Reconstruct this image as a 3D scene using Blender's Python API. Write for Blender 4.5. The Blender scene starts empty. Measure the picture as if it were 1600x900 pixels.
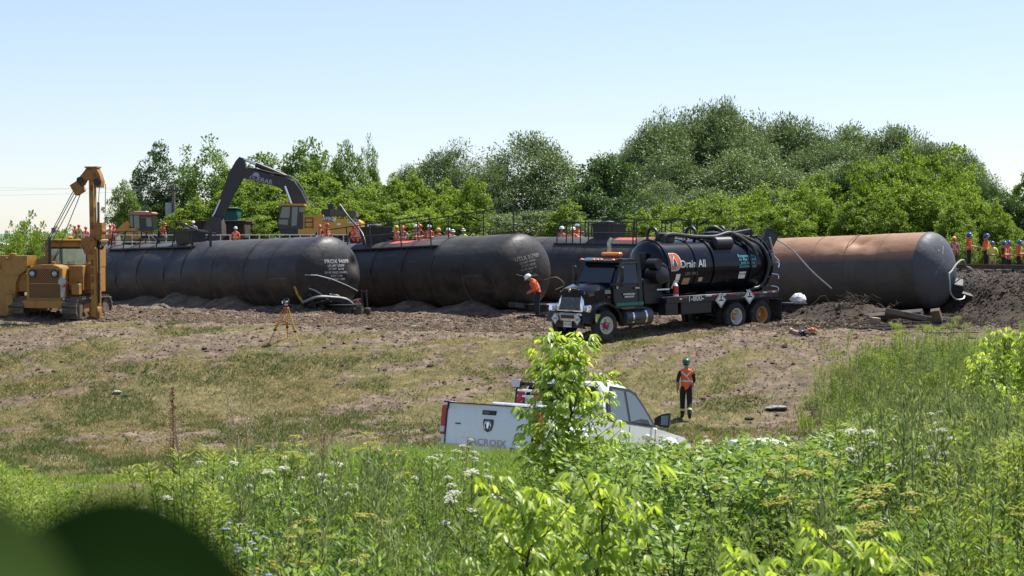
import bpy, math, random
import numpy as np
from mathutils import Vector, Matrix, Euler
rad = math.radians
S = bpy.context.scene
COL = S.collection

# ---------------------------------------------------------------- camera, sky, sun, exposure
F = 2500.0                                   # focal length in photo pixels (photo 1600 px wide)
PITCH = math.atan(80 / F)
cd = bpy.data.cameras.new("camera")
cam = bpy.data.objects.new("camera", cd); COL.objects.link(cam)
cam.location = (0, 0, 0)                     # eye level is z = 0, the view is along +Y
cam.rotation_euler = (math.pi / 2 - PITCH, 0, 0)
cd.sensor_width = 36.0; cd.lens = 36.0 * F / 1600; cd.clip_start = 0.05; cd.clip_end = 20000
cd.dof.use_dof = True; cd.dof.focus_distance = 50.0; cd.dof.aperture_fstop = cd.lens / 1000 / 0.0060
S.camera = cam
SUN_EL, SUN_AZ = rad(61), rad(50)            # azimuth measured from +Y towards +X
w = bpy.data.worlds.new("World"); S.world = w; w.use_nodes = True
nt = w.node_tree; bg = nt.nodes["Background"]
sky = nt.nodes.new("ShaderNodeTexSky"); sky.sky_type = 'NISHITA'; sky.sun_disc = False
sky.sun_elevation = SUN_EL; sky.sun_rotation = SUN_AZ; sky.altitude = 100
sky.air_density = 1.0; sky.dust_density = 0.25; sky.ozone_density = 1.5
tint = nt.nodes.new("ShaderNodeVectorMath"); tint.operation = 'MULTIPLY'; tint.inputs[1].default_value = (1.03, 1.055, 1.185)     # one white balance for the whole sky
hz = nt.nodes.new("ShaderNodeGamma"); hz.inputs["Gamma"].default_value = .70       # summer haze evens out the whole sky
nt.links.new(sky.outputs[0], hz.inputs["Color"]); nt.links.new(hz.outputs[0], tint.inputs[0]); nt.links.new(tint.outputs[0], bg.inputs[0]); bg.inputs[1].default_value = 0.125
sl = bpy.data.lights.new("sun", 'SUN'); sun = bpy.data.objects.new("sun", sl); COL.objects.link(sun)
sl.energy = 5.0; sl.angle = rad(0.53); sl.color = (1.0, 0.955, 0.88)
SD = Vector((math.cos(SUN_EL) * math.sin(SUN_AZ), math.cos(SUN_EL) * math.cos(SUN_AZ), math.sin(SUN_EL)))
sun.rotation_euler = (-SD).to_track_quat('-Z', 'Y').to_euler(); sun.location = (40, 60, 90)
S.view_settings.view_transform = 'Standard'; S.view_settings.look = 'None'
S.view_settings.exposure = 0.92; S.view_settings.gamma = 1.0
try:
    S.cycles.max_bounces = 8; S.cycles.transparent_max_bounces = 8
except Exception: pass

def world(px, py, d):
    """the point at depth d (metres along +Y) seen at photo pixel (px, py)"""
    v = (450 - py) / F; cy = math.cos(PITCH) + v * math.sin(PITCH); cz = v * math.cos(PITCH) - math.sin(PITCH)
    return Vector(((px - 800) / F / cy * d, d, cz / cy * d))

# ---------------------------------------------------------------- helpers: materials
MATS = {}
def N(t, kind, **kw):
    n = t.nodes.new(kind)
    for k, v in kw.items(): setattr(n, k, v)
    return n
def mat(name, col, rough=0.6, metal=0.0, var=0.12, scale=6.0, bump=0.0, bscale=30.0, dirt=None, dirt_amt=0.0, dscale=1.5, spec=0.5, coat=0.0, emit=None, trans=0.0):
    """Principled paint / metal / cloth with noise in its colour, optional dirt patches and fine relief"""
    if name in MATS: return MATS[name]
    m = bpy.data.materials.new(name); m.use_nodes = True; t = m.node_tree; b = t.nodes["Principled BSDF"]
    tc = N(t, "ShaderNodeTexCoord"); nz = N(t, "ShaderNodeTexNoise"); nz.inputs["Scale"].default_value = scale; nz.inputs["Detail"].default_value = 6
    t.links.new(tc.outputs["Object"], nz.inputs["Vector"])
    mr = N(t, "ShaderNodeMapRange"); mr.inputs["From Min"].default_value = .3; mr.inputs["From Max"].default_value = .7
    mr.inputs["To Min"].default_value = 1 - var; mr.inputs["To Max"].default_value = 1 + var
    t.links.new(nz.outputs["Fac"], mr.inputs["Value"])
    mx = N(t, "ShaderNodeVectorMath", operation='SCALE'); mx.inputs[0].default_value = col[:3]
    t.links.new(mr.outputs[0], mx.inputs["Scale"]); out = mx.outputs[0]
    b.inputs["Roughness"].default_value = rough
    if dirt:
        n2 = N(t, "ShaderNodeTexNoise"); n2.inputs["Scale"].default_value = dscale; n2.inputs["Detail"].default_value = 9; n2.inputs["Roughness"].default_value = .68
        t.links.new(tc.outputs["Object"], n2.inputs["Vector"])
        r2 = N(t, "ShaderNodeMapRange"); r2.inputs["From Min"].default_value = .62 - .4 * dirt_amt; r2.inputs["From Max"].default_value = .82 - .3 * dirt_amt
        t.links.new(n2.outputs["Fac"], r2.inputs["Value"])
        mm = N(t, "ShaderNodeMix", data_type='RGBA'); t.links.new(r2.outputs[0], mm.inputs["Factor"])
        t.links.new(out, mm.inputs["A"]); mm.inputs["B"].default_value = (*dirt, 1); out = mm.outputs["Result"]
        rr = N(t, "ShaderNodeMapRange"); rr.inputs["To Min"].default_value = rough; rr.inputs["To Max"].default_value = max(rough, .85)
        t.links.new(r2.outputs[0], rr.inputs["Value"]); t.links.new(rr.outputs[0], b.inputs["Roughness"])
    t.links.new(out, b.inputs["Base Color"])
    b.inputs["Metallic"].default_value = metal; b.inputs["Specular IOR Level"].default_value = spec
    b.inputs["Coat Weight"].default_value = coat; b.inputs["Transmission Weight"].default_value = trans
    if emit: b.inputs["Emission Color"].default_value = (*emit, 1); b.inputs["Emission Strength"].default_value = 1
    if bump:
        n3 = N(t, "ShaderNodeTexNoise"); n3.inputs["Scale"].default_value = bscale; n3.inputs["Detail"].default_value = 4
        t.links.new(tc.outputs["Object"], n3.inputs["Vector"])
        bp = N(t, "ShaderNodeBump"); bp.inputs["Strength"].default_value = bump; bp.inputs["Distance"].default_value = .02
        t.links.new(n3.outputs["Fac"], bp.inputs["Height"]); t.links.new(bp.outputs[0], b.inputs["Normal"])
    MATS[name] = m; return m

def leaf_mat(name, stops, transl=0.38, rough=0.45, spec=0.4, tint=None):
    """leaf: colour from the per-leaf attribute 'var', thin translucency"""
    if name in MATS: return MATS[name]
    m = bpy.data.materials.new(name); m.use_nodes = True; t = m.node_tree; b = t.nodes["Principled BSDF"]; o = t.nodes["Material Output"]
    at = N(t, "ShaderNodeAttribute", attribute_name="var"); oi = N(t, "ShaderNodeObjectInfo")
    ad = N(t, "ShaderNodeMath", operation='MULTIPLY_ADD'); ad.inputs[1].default_value = .22; t.links.new(oi.outputs["Random"], ad.inputs[0])
    sb = N(t, "ShaderNodeMath", operation='SUBTRACT'); sb.inputs[1].default_value = .11; t.links.new(at.outputs["Fac"], sb.inputs[0]); t.links.new(sb.outputs[0], ad.inputs[2])
    cr = N(t, "ShaderNodeValToRGB"); e = cr.color_ramp.elements
    for i, (p, c) in enumerate(stops):
        if i < 2: e[i].position = p
        else: e.new(p)
    for i, (p, c) in enumerate(stops): e[i].color = (*c, 1)
    t.links.new(ad.outputs[0], cr.inputs[0]); t.links.new(cr.outputs[0], b.inputs["Base Color"])
    b.inputs["Roughness"].default_value = rough; b.inputs["Specular IOR Level"].default_value = spec
    tr = N(t, "ShaderNodeBsdfTranslucent"); tm = N(t, "ShaderNodeMix", data_type='RGBA', blend_type='MULTIPLY'); tm.inputs["Factor"].default_value = 1
    t.links.new(cr.outputs[0], tm.inputs["A"]); tm.inputs["B"].default_value = (*(tint or (1.5, 1.5, .75)), 1)
    t.links.new(tm.outputs["Result"], tr.inputs["Color"])
    mx = N(t, "ShaderNodeMixShader"); mx.inputs[0].default_value = transl
    t.links.new(b.outputs[0], mx.inputs[1]); t.links.new(tr.outputs[0], mx.inputs[2]); t.links.new(mx.outputs[0], o.inputs["Surface"])
    MATS[name] = m; return m

# ---------------------------------------------------------------- helpers: meshes and objects
def frame(d):
    d = Vector(d).normalized(); a = Vector((0, 0, 1)) if abs(d.z) < .93 else Vector((1, 0, 0))
    x = a.cross(d).normalized(); return x, d.cross(x)
class G:
    """collects shapes, links them as ONE mesh object"""
    def __init__(s): s.V = []; s.Fc = []; s.M = []
    def add(s, vs, fs, m=0, T=None):
        o = len(s.V)
        s.V += [tuple(T @ Vector(v)) if T else tuple(v) for v in vs]
        s.Fc += [tuple(i + o for i in f) for f in fs]; s.M += [m] * len(fs); return s
    def box(s, c, d, m=0, b=0.0, R=None):
        c = Vector(c); h = [x / 2 for x in d]; b = min(b, min(h) * .9)
        T = Matrix.Translation(c) @ (R.to_4x4() if R else Matrix())
        if b <= 0:
            vs = [(x * h[0], y * h[1], z * h[2]) for x in (-1, 1) for y in (-1, 1) for z in (-1, 1)]
            return s.add(vs, [(0, 1, 3, 2), (4, 6, 7, 5), (0, 4, 5, 1), (2, 3, 7, 6), (0, 2, 6, 4), (1, 5, 7, 3)], m, T)
        vs = []; idx = {}
        for x in (-1, 1):
            for y in (-1, 1):
                for z in (-1, 1):
                    for k in range(3):
                        p = [x * (h[0] - b), y * (h[1] - b), z * (h[2] - b)]; sg = (x, y, z); p[k] = sg[k] * h[k]
                        idx[(x, y, z, k)] = len(vs); vs.append(tuple(p))
        fs = []
        for k in range(3):
            a, c2 = [i for i in range(3) if i != k]
            for sg in (-1, 1):
                q = []
                for (i, j) in ((-1, -1), (1, -1), (1, 1), (-1, 1)):
                    t = [0, 0, 0]; t[k] = sg; t[a] = i; t[c2] = j; q.append(idx[(*t, k)])
                fs.append(tuple(q if (sg > 0) == (k != 1) else q[::-1]))
        for k in range(3):
            a, c2 = [i for i in range(3) if i != k]
            for i in (-1, 1):
                for j in (-1, 1):
                    t0 = [0, 0, 0]; t1 = [0, 0, 0]; t0[a] = t1[a] = i; t0[c2] = t1[c2] = j; t0[k] = -1; t1[k] = 1
                    q = [idx[(*t0, a)], idx[(*t1, a)], idx[(*t1, c2)], idx[(*t0, c2)]]
                    fs.append(tuple(q if (i * j > 0) == (k != 1) else q[::-1]))
        for x in (-1, 1):
            for y in (-1, 1):
                for z in (-1, 1):
                    q = [idx[(x, y, z, k)] for k in range(3)]
                    fs.append(tuple(q if x * y * z > 0 else q[::-1]))
        return s.add(vs, fs, m, T)
    def cyl(s, p0, p1, r0, r1=None, n=12, m=0, caps=True):
        p0, p1 = Vector(p0), Vector(p1); r1 = r0 if r1 is None else r1; x, y = frame(p1 - p0); vs = []
        for p, r in ((p0, r0), (p1, r1)):
            for i in range(n):
                a = 2 * math.pi * i / n; vs.append(p + x * (r * math.cos(a)) + y * (r * math.sin(a)))
        fs = [(i, (i + 1) % n, n + (i + 1) % n, n + i) for i in range(n)]
        if caps: fs += [tuple(range(n - 1, -1, -1)), tuple(range(n, 2 * n))]
        return s.add(vs, fs, m)
    def tube(s, pts, r, n=6, m=0, closed=False):
        pts = [Vector(p) for p in pts]; L = len(pts); rr = r if isinstance(r, (list, tuple)) else [r] * L; vs = []
        d0 = (pts[1] - pts[0]).normalized(); x, y = frame(d0)
        for i, p in enumerate(pts):
            if closed: d = pts[(i + 1) % L] - pts[i - 1]
            else: d = pts[min(i + 1, L - 1)] - pts[max(i - 1, 0)]
            d.normalize(); q = d0.rotation_difference(d); x = q @ x; y = q @ y; d0 = d
            for k in range(n):
                a = 2 * math.pi * k / n; vs.append(p + x * (rr[i] * math.cos(a)) + y * (rr[i] * math.sin(a)))
        fs = []
        for i in range(L if closed else L - 1):
            j = (i + 1) % L
            for k in range(n): fs.append((i * n + k, i * n + (k + 1) % n, j * n + (k + 1) % n, j * n + k))
        if not closed: fs += [tuple(range(n - 1, -1, -1)), tuple(range((L - 1) * n, L * n))]
        return s.add(vs, fs, m)
    def lathe(s, prof, o=(0, 0, 0), d=(0, 0, 1), n=24, m=0, caps=True):
        """prof = [(distance along d, radius)]"""
        o = Vector(o); d = Vector(d).normalized(); x, y = frame(d); vs = []; L = len(prof)
        for a_, r in prof:
            for k in range(n):
                a = 2 * math.pi * k / n; vs.append(o + d * a_ + x * (r * math.cos(a)) + y * (r * math.sin(a)))
        fs = [(i * n + k, i * n + (k + 1) % n, (i + 1) * n + (k + 1) % n, (i + 1) * n + k) for i in range(L - 1) for k in range(n)]
        if caps: fs += [tuple(range(n - 1, -1, -1)), tuple(range((L - 1) * n, L * n))]
        return s.add(vs, fs, m)
    def prism(s, poly, o, ax, ay, depth, m=0):
        """polygon in the plane (ax, ay) at o, pushed along ax x ay by depth (both ways by half)"""
        o, ax, ay = Vector(o), Vector(ax).normalized(), Vector(ay).normalized(); nz = ax.cross(ay) * (depth / 2); n = len(poly)
        vs = [o + ax * p[0] + ay * p[1] - nz for p in poly] + [o + ax * p[0] + ay * p[1] + nz for p in poly]
        fs = [tuple(range(n - 1, -1, -1)), tuple(range(n, 2 * n))] + [(i, (i + 1) % n, n + (i + 1) % n, n + i) for i in range(n)]
        return s.add(vs, fs, m)
    def loft(s, rings, m=0, caps=True):
        """rings: list of equal-length point loops"""
        n = len(rings[0]); vs = [p for r in rings for p in r]
        fs = [(i * n + k, i * n + (k + 1) % n, (i + 1) * n + (k + 1) % n, (i + 1) * n + k) for i in range(len(rings) - 1) for k in range(n)]
        if caps: fs += [tuple(range(n - 1, -1, -1)), tuple(range((len(rings) - 1) * n, len(rings) * n))]
        return s.add(vs, fs, m)
    def ball(s, c, r, n=10, m=0, top=1.0, bot=-1.0):
        rx, ry, rz = r if isinstance(r, (tuple, list)) else (r, r, r); c = Vector(c); k = max(4, n // 2); rings = []
        a0, a1 = math.asin(bot), math.asin(top)
        for i in range(k + 1):
            a = a0 + (a1 - a0) * i / k; cr = max(math.cos(a), .02)
            rings.append([c + Vector((rx * cr * math.cos(2 * math.pi * j / n), ry * cr * math.sin(2 * math.pi * j / n), rz * math.sin(a))) for j in range(n)])
        return s.loft(rings, m)
    def build(s, name, mats, parent=None, ang=38, kind=None, fix=True):
        me = bpy.data.meshes.new(name); me.from_pydata([tuple(v) for v in s.V], [], s.Fc)
        for m_ in (mats if isinstance(mats, (list, tuple)) else [mats]): me.materials.append(m_)
        me.polygons.foreach_set("material_index", s.M)
        me.polygons.foreach_set("use_smooth", [True] * len(s.Fc))
        if fix:
            import bmesh
            bm = bmesh.new(); bm.from_mesh(me); bmesh.ops.recalc_face_normals(bm, faces=bm.faces); bm.to_mesh(me); bm.free()
        me.set_sharp_from_angle(angle=rad(ang)); me.update()
        o = bpy.data.objects.new(name, me); COL.objects.link(o)
        if parent: o.parent = parent
        if kind: o["kind"] = kind
        return o
def tag(o, label, cat, group=None):
    o["label"] = label; o["category"] = cat
    if group: o["group"] = group
    return o
def thing(name, label, cat, loc=(0, 0, 0), rot=(0, 0, 0), group=None, scale=1.0):
    o = bpy.data.objects.new(name, None); o.empty_display_size = .3; COL.objects.link(o)
    o.location = loc; o.rotation_euler = rot if isinstance(rot, (tuple, list, Euler)) else (0, 0, rot)
    o.scale = (scale,) * 3 if not isinstance(scale, (tuple, list)) else scale
    return tag(o, label, cat, group)
def kids(o): return KID.get(o.name, None) or [c for c in o.children]
KID = {}
def dup(o, parent=None):
    c = o.copy(); COL.objects.link(c); c.parent = parent
    for ch in list(o.children): dup(ch, c)
    return c
_txt = {}
def text_2d(body, bold=0.0):
    """outline of a word: 2D vertices and faces, cap height about 0.7"""
    if (body, bold) not in _txt:
        c = bpy.data.curves.new("lettering", 'FONT'); c.body = body; c.align_x = 'CENTER'; c.align_y = 'CENTER'; c.resolution_u = 2; c.offset = bold
        o = bpy.data.objects.new("lettering", c); COL.objects.link(o)
        dg = bpy.context.evaluated_depsgraph_get(); me = bpy.data.meshes.new_from_object(o.evaluated_get(dg))
        _txt[(body, bold)] = ([tuple(v.co) for v in me.vertices], [tuple(p.vertices) for p in me.polygons])
        bpy.data.objects.remove(o); bpy.data.curves.remove(c); bpy.data.meshes.remove(me)
    return _txt[(body, bold)]
def lettering(body, size, fmap, m, parent, rot=0.0, bold=0.0, sx=1.0, name="lettering"):
    vs, fs = text_2d(body, bold); c, s_ = math.cos(rot), math.sin(rot); g = G()
    g.add([fmap((x * c * sx - y * s_) * size, (x * s_ * sx + y * c) * size) for x, y, z in vs], fs)
    return g.build(name, m, parent, fix=False)
def flat(o, ax, ay):
    o, ax, ay = Vector(o), Vector(ax).normalized(), Vector(ay).normalized(); return lambda u, v: o + ax * u + ay * v
def grid_map(fmap, u0, u1, v0, v1, nu=8, nv=6):
    vs = [fmap(u0 + (u1 - u0) * i / nu, v0 + (v1 - v0) * j / nv) for j in range(nv + 1) for i in range(nu + 1)]
    return vs, [(j * (nu + 1) + i, j * (nu + 1) + i + 1, (j + 1) * (nu + 1) + i + 1, (j + 1) * (nu + 1) + i) for j in range(nv) for i in range(nu)]
def cells(i, j, seed):
    h = (i * 374761393 + j * 668265263 + seed * 974711) & 0x7fffffff
    h = ((h ^ (h >> 13)) * 1274126177) & 0x7fffffff
    return ((h ^ (h >> 16)) & 0xffff) / 65535.0
def noise(x, y, seed=0):
    x = np.asarray(x, float); y = np.asarray(y, float); i = np.floor(x).astype(np.int64); j = np.floor(y).astype(np.int64)
    u = x - i; v = y - j; u = u * u * (3 - 2 * u); v = v * v * (3 - 2 * v)
    a, b, c, d = cells(i, j, seed), cells(i + 1, j, seed), cells(i, j + 1, seed), cells(i + 1, j + 1, seed)
    return (a * (1 - u) + b * u) * (1 - v) + (c * (1 - u) + d * u) * v
def fbm(x, y, seed=0, oct=4, g=.5):
    s = 0; a = 1; n = 0
    for k in range(oct):
        s = s + a * noise(np.asarray(x) * 2 ** k + 17.3 * k, np.asarray(y) * 2 ** k + 9.1 * k, seed + k); n += a; a *= g
    return s / n
def sstep(a, b, x):
    t = np.clip((np.asarray(x, float) - a) / (b - a), 0, 1); return t * t * (3 - 2 * t)
# ---------------------------------------------------------------- the ground
_ny = np.array([-60, 0, 8, 16, 22, 26, 32, 36, 42, 47, 50.5, 54, 57, 63, 66, 71, 79, 95, 120, 200, 4000.])
_nz = np.array([-1.7, -1.75, -2.3, -3.0, -3.55, -4.0, -5.0, -5.45, -5.6, -5.3, -4.5, -3.55, -3.3, -3.14, -3.33, -3.55, -3.6, -3.4, -2.3, -2.0, -2.0])
_ty = np.linspace(-60, 260, 3201); _tz = np.interp(_ty, _ny, _nz)
_k = np.exp(-np.linspace(-2, 2, 31) ** 2); _tz = np.convolve(np.pad(_tz, 15, mode='edge'), _k / _k.sum(), mode='valid')
TA, TD = Vector((19.8, 66.0)), Vector((-.732, .681))            # a point on the track's centre line and its direction
def track_off(X, Y):                                           # signed distance from the track, + towards the camera
    return (X - TA.x) * -TD.y + (Y - TA.y) * TD.x
def tank_axes():
    return [((-7.28, 63.0), 46, 18.5), ((.33, 63.5), 46, 13.5), ((7.9, 69.5), 46, 17), ((16.65, 63.2), 42, 7)]
def base_h(X, Y):
    X = np.asarray(X, float); Y = np.asarray(Y, float)
    z = np.interp(Y, _ty, _tz)
    z = z + .022 * np.clip(-X, 0, 24) * sstep(40, 58, Y)
    z = z + 1.15 * sstep(9, 17, X) * sstep(26, 34, Y) * (1 - sstep(46, 55, Y))
    z = z + .35 * (fbm(X * .07, Y * .07, 5, 3) - .5)
    t = track_off(X, Y); emb = sstep(6.4, 2.6, t) * sstep(-9, -4.2, t) * sstep(22, 60, Y) * (1 - .95 * np.exp(-(((X - 16.1) / 2.1) ** 2 + ((Y - 62.2) / 2.4) ** 2) ** 2))
    emb = np.where(t < 0, sstep(22, 60, Y), emb)
    top = -1.62 + .62 * sstep(-4.2, -6.5, t) * sstep(15, 6, X) + .16 * np.exp(-(t / 2.0) ** 4)
    z = z + (np.maximum(z, top) - z) * emb
    return z
def mounds(X, Y):
    """heaps of dug earth pushed against the tank cars"""
    X = np.asarray(X, float); Y = np.asarray(Y, float); z = np.zeros_like(X + Y); dark = np.zeros_like(z)
    for (ax, ay), th, L in tank_axes():
        c, s_ = math.cos(rad(th)), math.sin(rad(th))
        u = (X - ax) * -c + (Y - ay) * s_                       # along the car, away from the near end
        v = (X - ax) * -s_ + (Y - ay) * -c                      # across, + towards the camera
        e = sstep(-2.0, .8, u) * (1 - sstep(L - 1, L + 2, u))
        b = (.45 if th == 42 else 1) * np.exp(-((v - 1.0) / .75) ** 2) * e * (.0 + .62 * fbm(u * .35, v * .5, int(ax * 10) + 40, 3))
        z += b; dark += b * .9
    for (px, d, r, h) in ((300, 68.4, 1.3, .55), (245, 71, 1.2, .35), (380, 65.6, .9, .3), (650, 66.9, 1.0, .4), (750, 64.2, .8, .3), (1310, 60.3, 1.5, .42), (1265, 60.8, 1.0, .2), (1365, 59.6, 1.2, .25), (1420, 60, 1.3, .15), (1530, 58.5, 1.4, .18), (1450, 57, 1.2, .12)):
        cx = (px - 800) / F * d; g = np.exp(-(((X - cx) / (r * 1.2)) ** 2 + ((Y - d) / r) ** 2)); z += h * g * (.7 + .6 * fbm(X * .9, Y * .9, 71, 3)); dark += g * .6
    rim = np.exp(-((Y - 59.8 + .6 * (fbm(X * .25, Y * 0, 33, 2) - .5) * 6) / .8) ** 2) * sstep(16, 8, X)
    z += .07 * rim * fbm(X * .8, Y * .8, 12, 2); 
    return z, np.clip(dark, 0, 1)
def rut(X, Y):
    a = rad(33); u = X * math.cos(a) + Y * math.sin(a); v = -X * math.sin(a) + Y * math.cos(a)
    return fbm(u * .15 + 3, v * .95, 8, 5, .55), fbm(u * .6, v * 2.8, 81, 3)
def bare(X, Y):
    """0 = turf, 1 = churned earth"""
    r1, r2 = rut(X, Y); n = fbm(X * 1.5, Y * 1.5, 21, 5, .62)
    b = sstep(.507, .615, .46 * r1 + .34 * n + .20 * r2 + .30 * sstep(54.5, 58.5, Y) + .04 * sstep(50, 54, Y) - .10 * (1 - sstep(37, 41, Y)) - .015)
    b = np.maximum(b, .75 * np.exp(-((X - 8.3 - .12 * (Y - 47)) / 1.6) ** 2) * sstep(.4, .6, n + .1) * sstep(40, 45, Y))
    return np.clip(b, 0, 1)
def ground_h(X, Y, detail=True):
    X = np.asarray(X, float); Y = np.asarray(Y, float); z = base_h(X, Y); m, dk = mounds(X, Y); z = z + m
    if detail:
        b = bare(X, Y); near = sstep(36, 40, Y) * (1 - sstep(75, 90, Y))
        z = z + near * (b * (.16 * (fbm(X * 1.6, Y * 1.6, 3, 4) - .5) + .07 * (fbm(X * 5, Y * 5, 4, 2) - .5)) + .05 * (fbm(X * 2.2, Y * 2.2, 6, 3) - .5))
        cl = sstep(57.4, 59.2, Y) * (1 - sstep(70, 76, Y)); z = z + cl * .24 * np.maximum(fbm(X * 1.3, Y * 1.3, 91, 4, .6) - .47, -.05) + cl * .09 * (fbm(X * 4.5, Y * 4.5, 92, 2) - .5)
    return z
def gz(x, y): return float(ground_h(np.array([x]), np.array([y]))[0])
def gpt(px, d):
    x = (px - 800) / F * d; return Vector((x, d, gz(x, d)))

def np_mesh(name, V, T, mats, mi=None, attrs=None, smooth=False, normals=None):
    me = bpy.data.meshes.new(name); n = len(V); k = T.shape[1]; m = len(T)
    me.vertices.add(n); me.vertices.foreach_set("co", np.ascontiguousarray(V, np.float32).ravel())
    me.loops.add(m * k); me.loops.foreach_set("vertex_index", np.ascontiguousarray(T, np.int32).ravel())
    me.polygons.add(m); me.polygons.foreach_set("loop_start", np.arange(0, m * k, k, dtype=np.int32))
    try: me.polygons.foreach_set("loop_total", np.full(m, k, np.int32))
    except Exception: pass
    for q in (mats if isinstance(mats, (list, tuple)) else [mats]): me.materials.append(q)
    if mi is not None: me.polygons.foreach_set("material_index", np.ascontiguousarray(mi, np.int32))
    me.polygons.foreach_set("use_smooth", np.full(m, smooth, bool))
    for an, av in (attrs or {}).items():
        a = me.attributes.new(an, 'FLOAT', 'POINT'); a.data.foreach_set("value", np.ascontiguousarray(av, np.float32))
    me.update(calc_edges=True); me.validate(); return me
def link(me, name, parent=None, kind=None):
    o = bpy.data.objects.new(name, me); COL.objects.link(o); o.parent = parent
    if kind: o["kind"] = kind
    return o

def ground_mat():
    m = bpy.data.materials.new("earth_and_turf"); m.use_nodes = True; t = m.node_tree; b = t.nodes["Principled BSDF"]; b.inputs["Roughness"].default_value = .95; b.inputs["Specular IOR Level"].default_value = .15
    tc = N(t, "ShaderNodeTexCoord")
    def nz(sc, det=5, ro=.6, vec=None):
        n = N(t, "ShaderNodeTexNoise"); n.inputs["Scale"].default_value = sc; n.inputs["Detail"].default_value = det; n.inputs["Roughness"].default_value = ro
        t.links.new(vec or tc.outputs["Object"], n.inputs["Vector"]); return n.outputs["Fac"]
    def ramp(v, st):
        r = N(t, "ShaderNodeValToRGB"); e = r.color_ramp.elements
        for i, (p, c) in enumerate(st):
            if i > 1: e.new(p)
            e[i].position = p
        for i, (p, c) in enumerate(st): e[i].color = (*c, 1)
        t.links.new(v, r.inputs[0]); return r.outputs[0]
    def mix(f, a, c):
        x = N(t, "ShaderNodeMix", data_type='RGBA'); t.links.new(f, x.inputs["Factor"]); t.links.new(a, x.inputs["A"]); t.links.new(c, x.inputs["B"]); return x.outputs["Result"]
    def att(n):
        a = N(t, "ShaderNodeAttribute", attribute_name=n); return a.outputs["Fac"]
    dirt = ramp(nz(2.3, 8, .7), [(.32, (.06, .044, .032)), (.48, (.125, .095, .068)), (.66, (.225, .17, .12))])
    turf = ramp(nz(2.2, 8, .75), [(.3, (.06, .06, .022)), (.5, (.115, .10, .042)), (.68, (.23, .175, .085))])
    dark = ramp(nz(5, 8, .7), [(.3, (.020, .015, .012)), (.5, (.043, .033, .025)), (.68, (.09, .07, .052))])
    # edge of bare earth broken up by fine noise
    f = N(t, "ShaderNodeMath", operation='MULTIPLY_ADD'); t.links.new(nz(6, 6, .75), f.inputs[0]); f.inputs[1].default_value = 1.6; 
    s2 = N(t, "ShaderNodeMath", operation='SUBTRACT'); t.links.new(att("bare"), s2.inputs[0]); s2.inputs[1].default_value = .8; t.links.new(s2.outputs[0], f.inputs[2])
    cl = N(t, "ShaderNodeMapRange"); cl.inputs["From Min"].default_value = .35; cl.inputs["From Max"].default_value = .65; t.links.new(f.outputs[0], cl.inputs["Value"])
    c = mix(cl.outputs[0], turf, dirt); c = mix(att("dark"), c, dark)
    far = N(t, "ShaderNodeRGB"); far.outputs[0].default_value = (.10, .13, .05, 1); c = mix(att("far"), c, far.outputs[0])
    t.links.new(c, b.inputs["Base Color"])
    bp = N(t, "ShaderNodeBump"); bp.inputs["Strength"].default_value = .8; bp.inputs["Distance"].default_value = .05
    t.links.new(nz(9, 8, .7), bp.inputs["Height"]); t.links.new(bp.outputs[0], b.inputs["Normal"])
    return m
def make_ground():
    xs = np.concatenate([[-6000, -2500, -900, -400, -200, -110, -70, -50, -40, -34], np.arange(-30, 28.01, .16), [31, 36, 45, 60, 90, 150, 300, 700, 2000, 6000]])
    ys = np.concatenate([[-300, -60, -20], np.arange(-6, 35.9, .7), np.arange(36, 76, .16), np.arange(77, 130, 1.5), [140, 170, 230, 400, 900, 2500, 8000]])
    X, Y = np.meshgrid(xs, ys); Z = ground_h(X, Y); m, dk = mounds(X, Y)
    nx, ny = len(xs), len(ys); i = np.arange(nx - 1)[None, :] + nx * np.arange(ny - 1)[:, None]; i = i.ravel()
    T = np.stack([i, i + 1, i + nx + 1, i + nx], 1)
    t = track_off(X, Y)
    dark = np.clip(dk * sstep(2, 9, X) * 1.4 + .35 * dk + sstep(9, 12, X) * sstep(57.6, 60, Y + .5 * (X - 12) * .2) * .9, 0, 1) * (.65 + .5 * fbm(X * .7, Y * .7, 55, 3))
    dark = np.maximum(dark, .8 * np.exp(-(t / 3.5) ** 2) * sstep(40, 60, Y))
    V = np.stack([X.ravel(), Y.ravel(), Z.ravel()], 1)
    me = np_mesh("ground", V, T, ground_mat(), attrs={"bare": np.maximum(bare(X, Y), sstep(60, 62, Y)).ravel(), "dark": np.clip(dark, 0, 1).ravel(), "far": (sstep(100, 150, Y) + sstep(30, 60, abs(X)) * sstep(60, 90, Y)).clip(0, 1).ravel()}, smooth=True)
    return link(me, "ground", kind="structure")
ground = make_ground()

# low wooded hills at the horizon, left
def make_hills():
    g = G(); xs = np.linspace(-2600, 2600, 90)
    r0 = []; r1 = []; r2 = []
    h = -1 + 10 * fbm(xs * .0025, xs * 0, 44, 4) + 4 * fbm(xs * .03, xs * 0, 45, 3)
    vs = [(x, 2300, -3) for x in xs] + [(x, 2500, float(k)) for x, k in zip(xs, h)] + [(x, 2900, float(k) * .6) for x, k in zip(xs, h)] + [(x, 3400, -3) for x in xs]
    n = len(xs); fs = [(r * n + i, r * n + i + 1, (r + 1) * n + i + 1, (r + 1) * n + i) for r in range(3) for i in range(n - 1)]
    g.add(vs, fs); g.build("hills", mat("distant_woods", (.11, .17, .15), .95, var=.3, scale=.02, spec=.1), kind="structure")  # haze of the distance is put into this bluish grey-green colour
make_hills()

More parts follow.
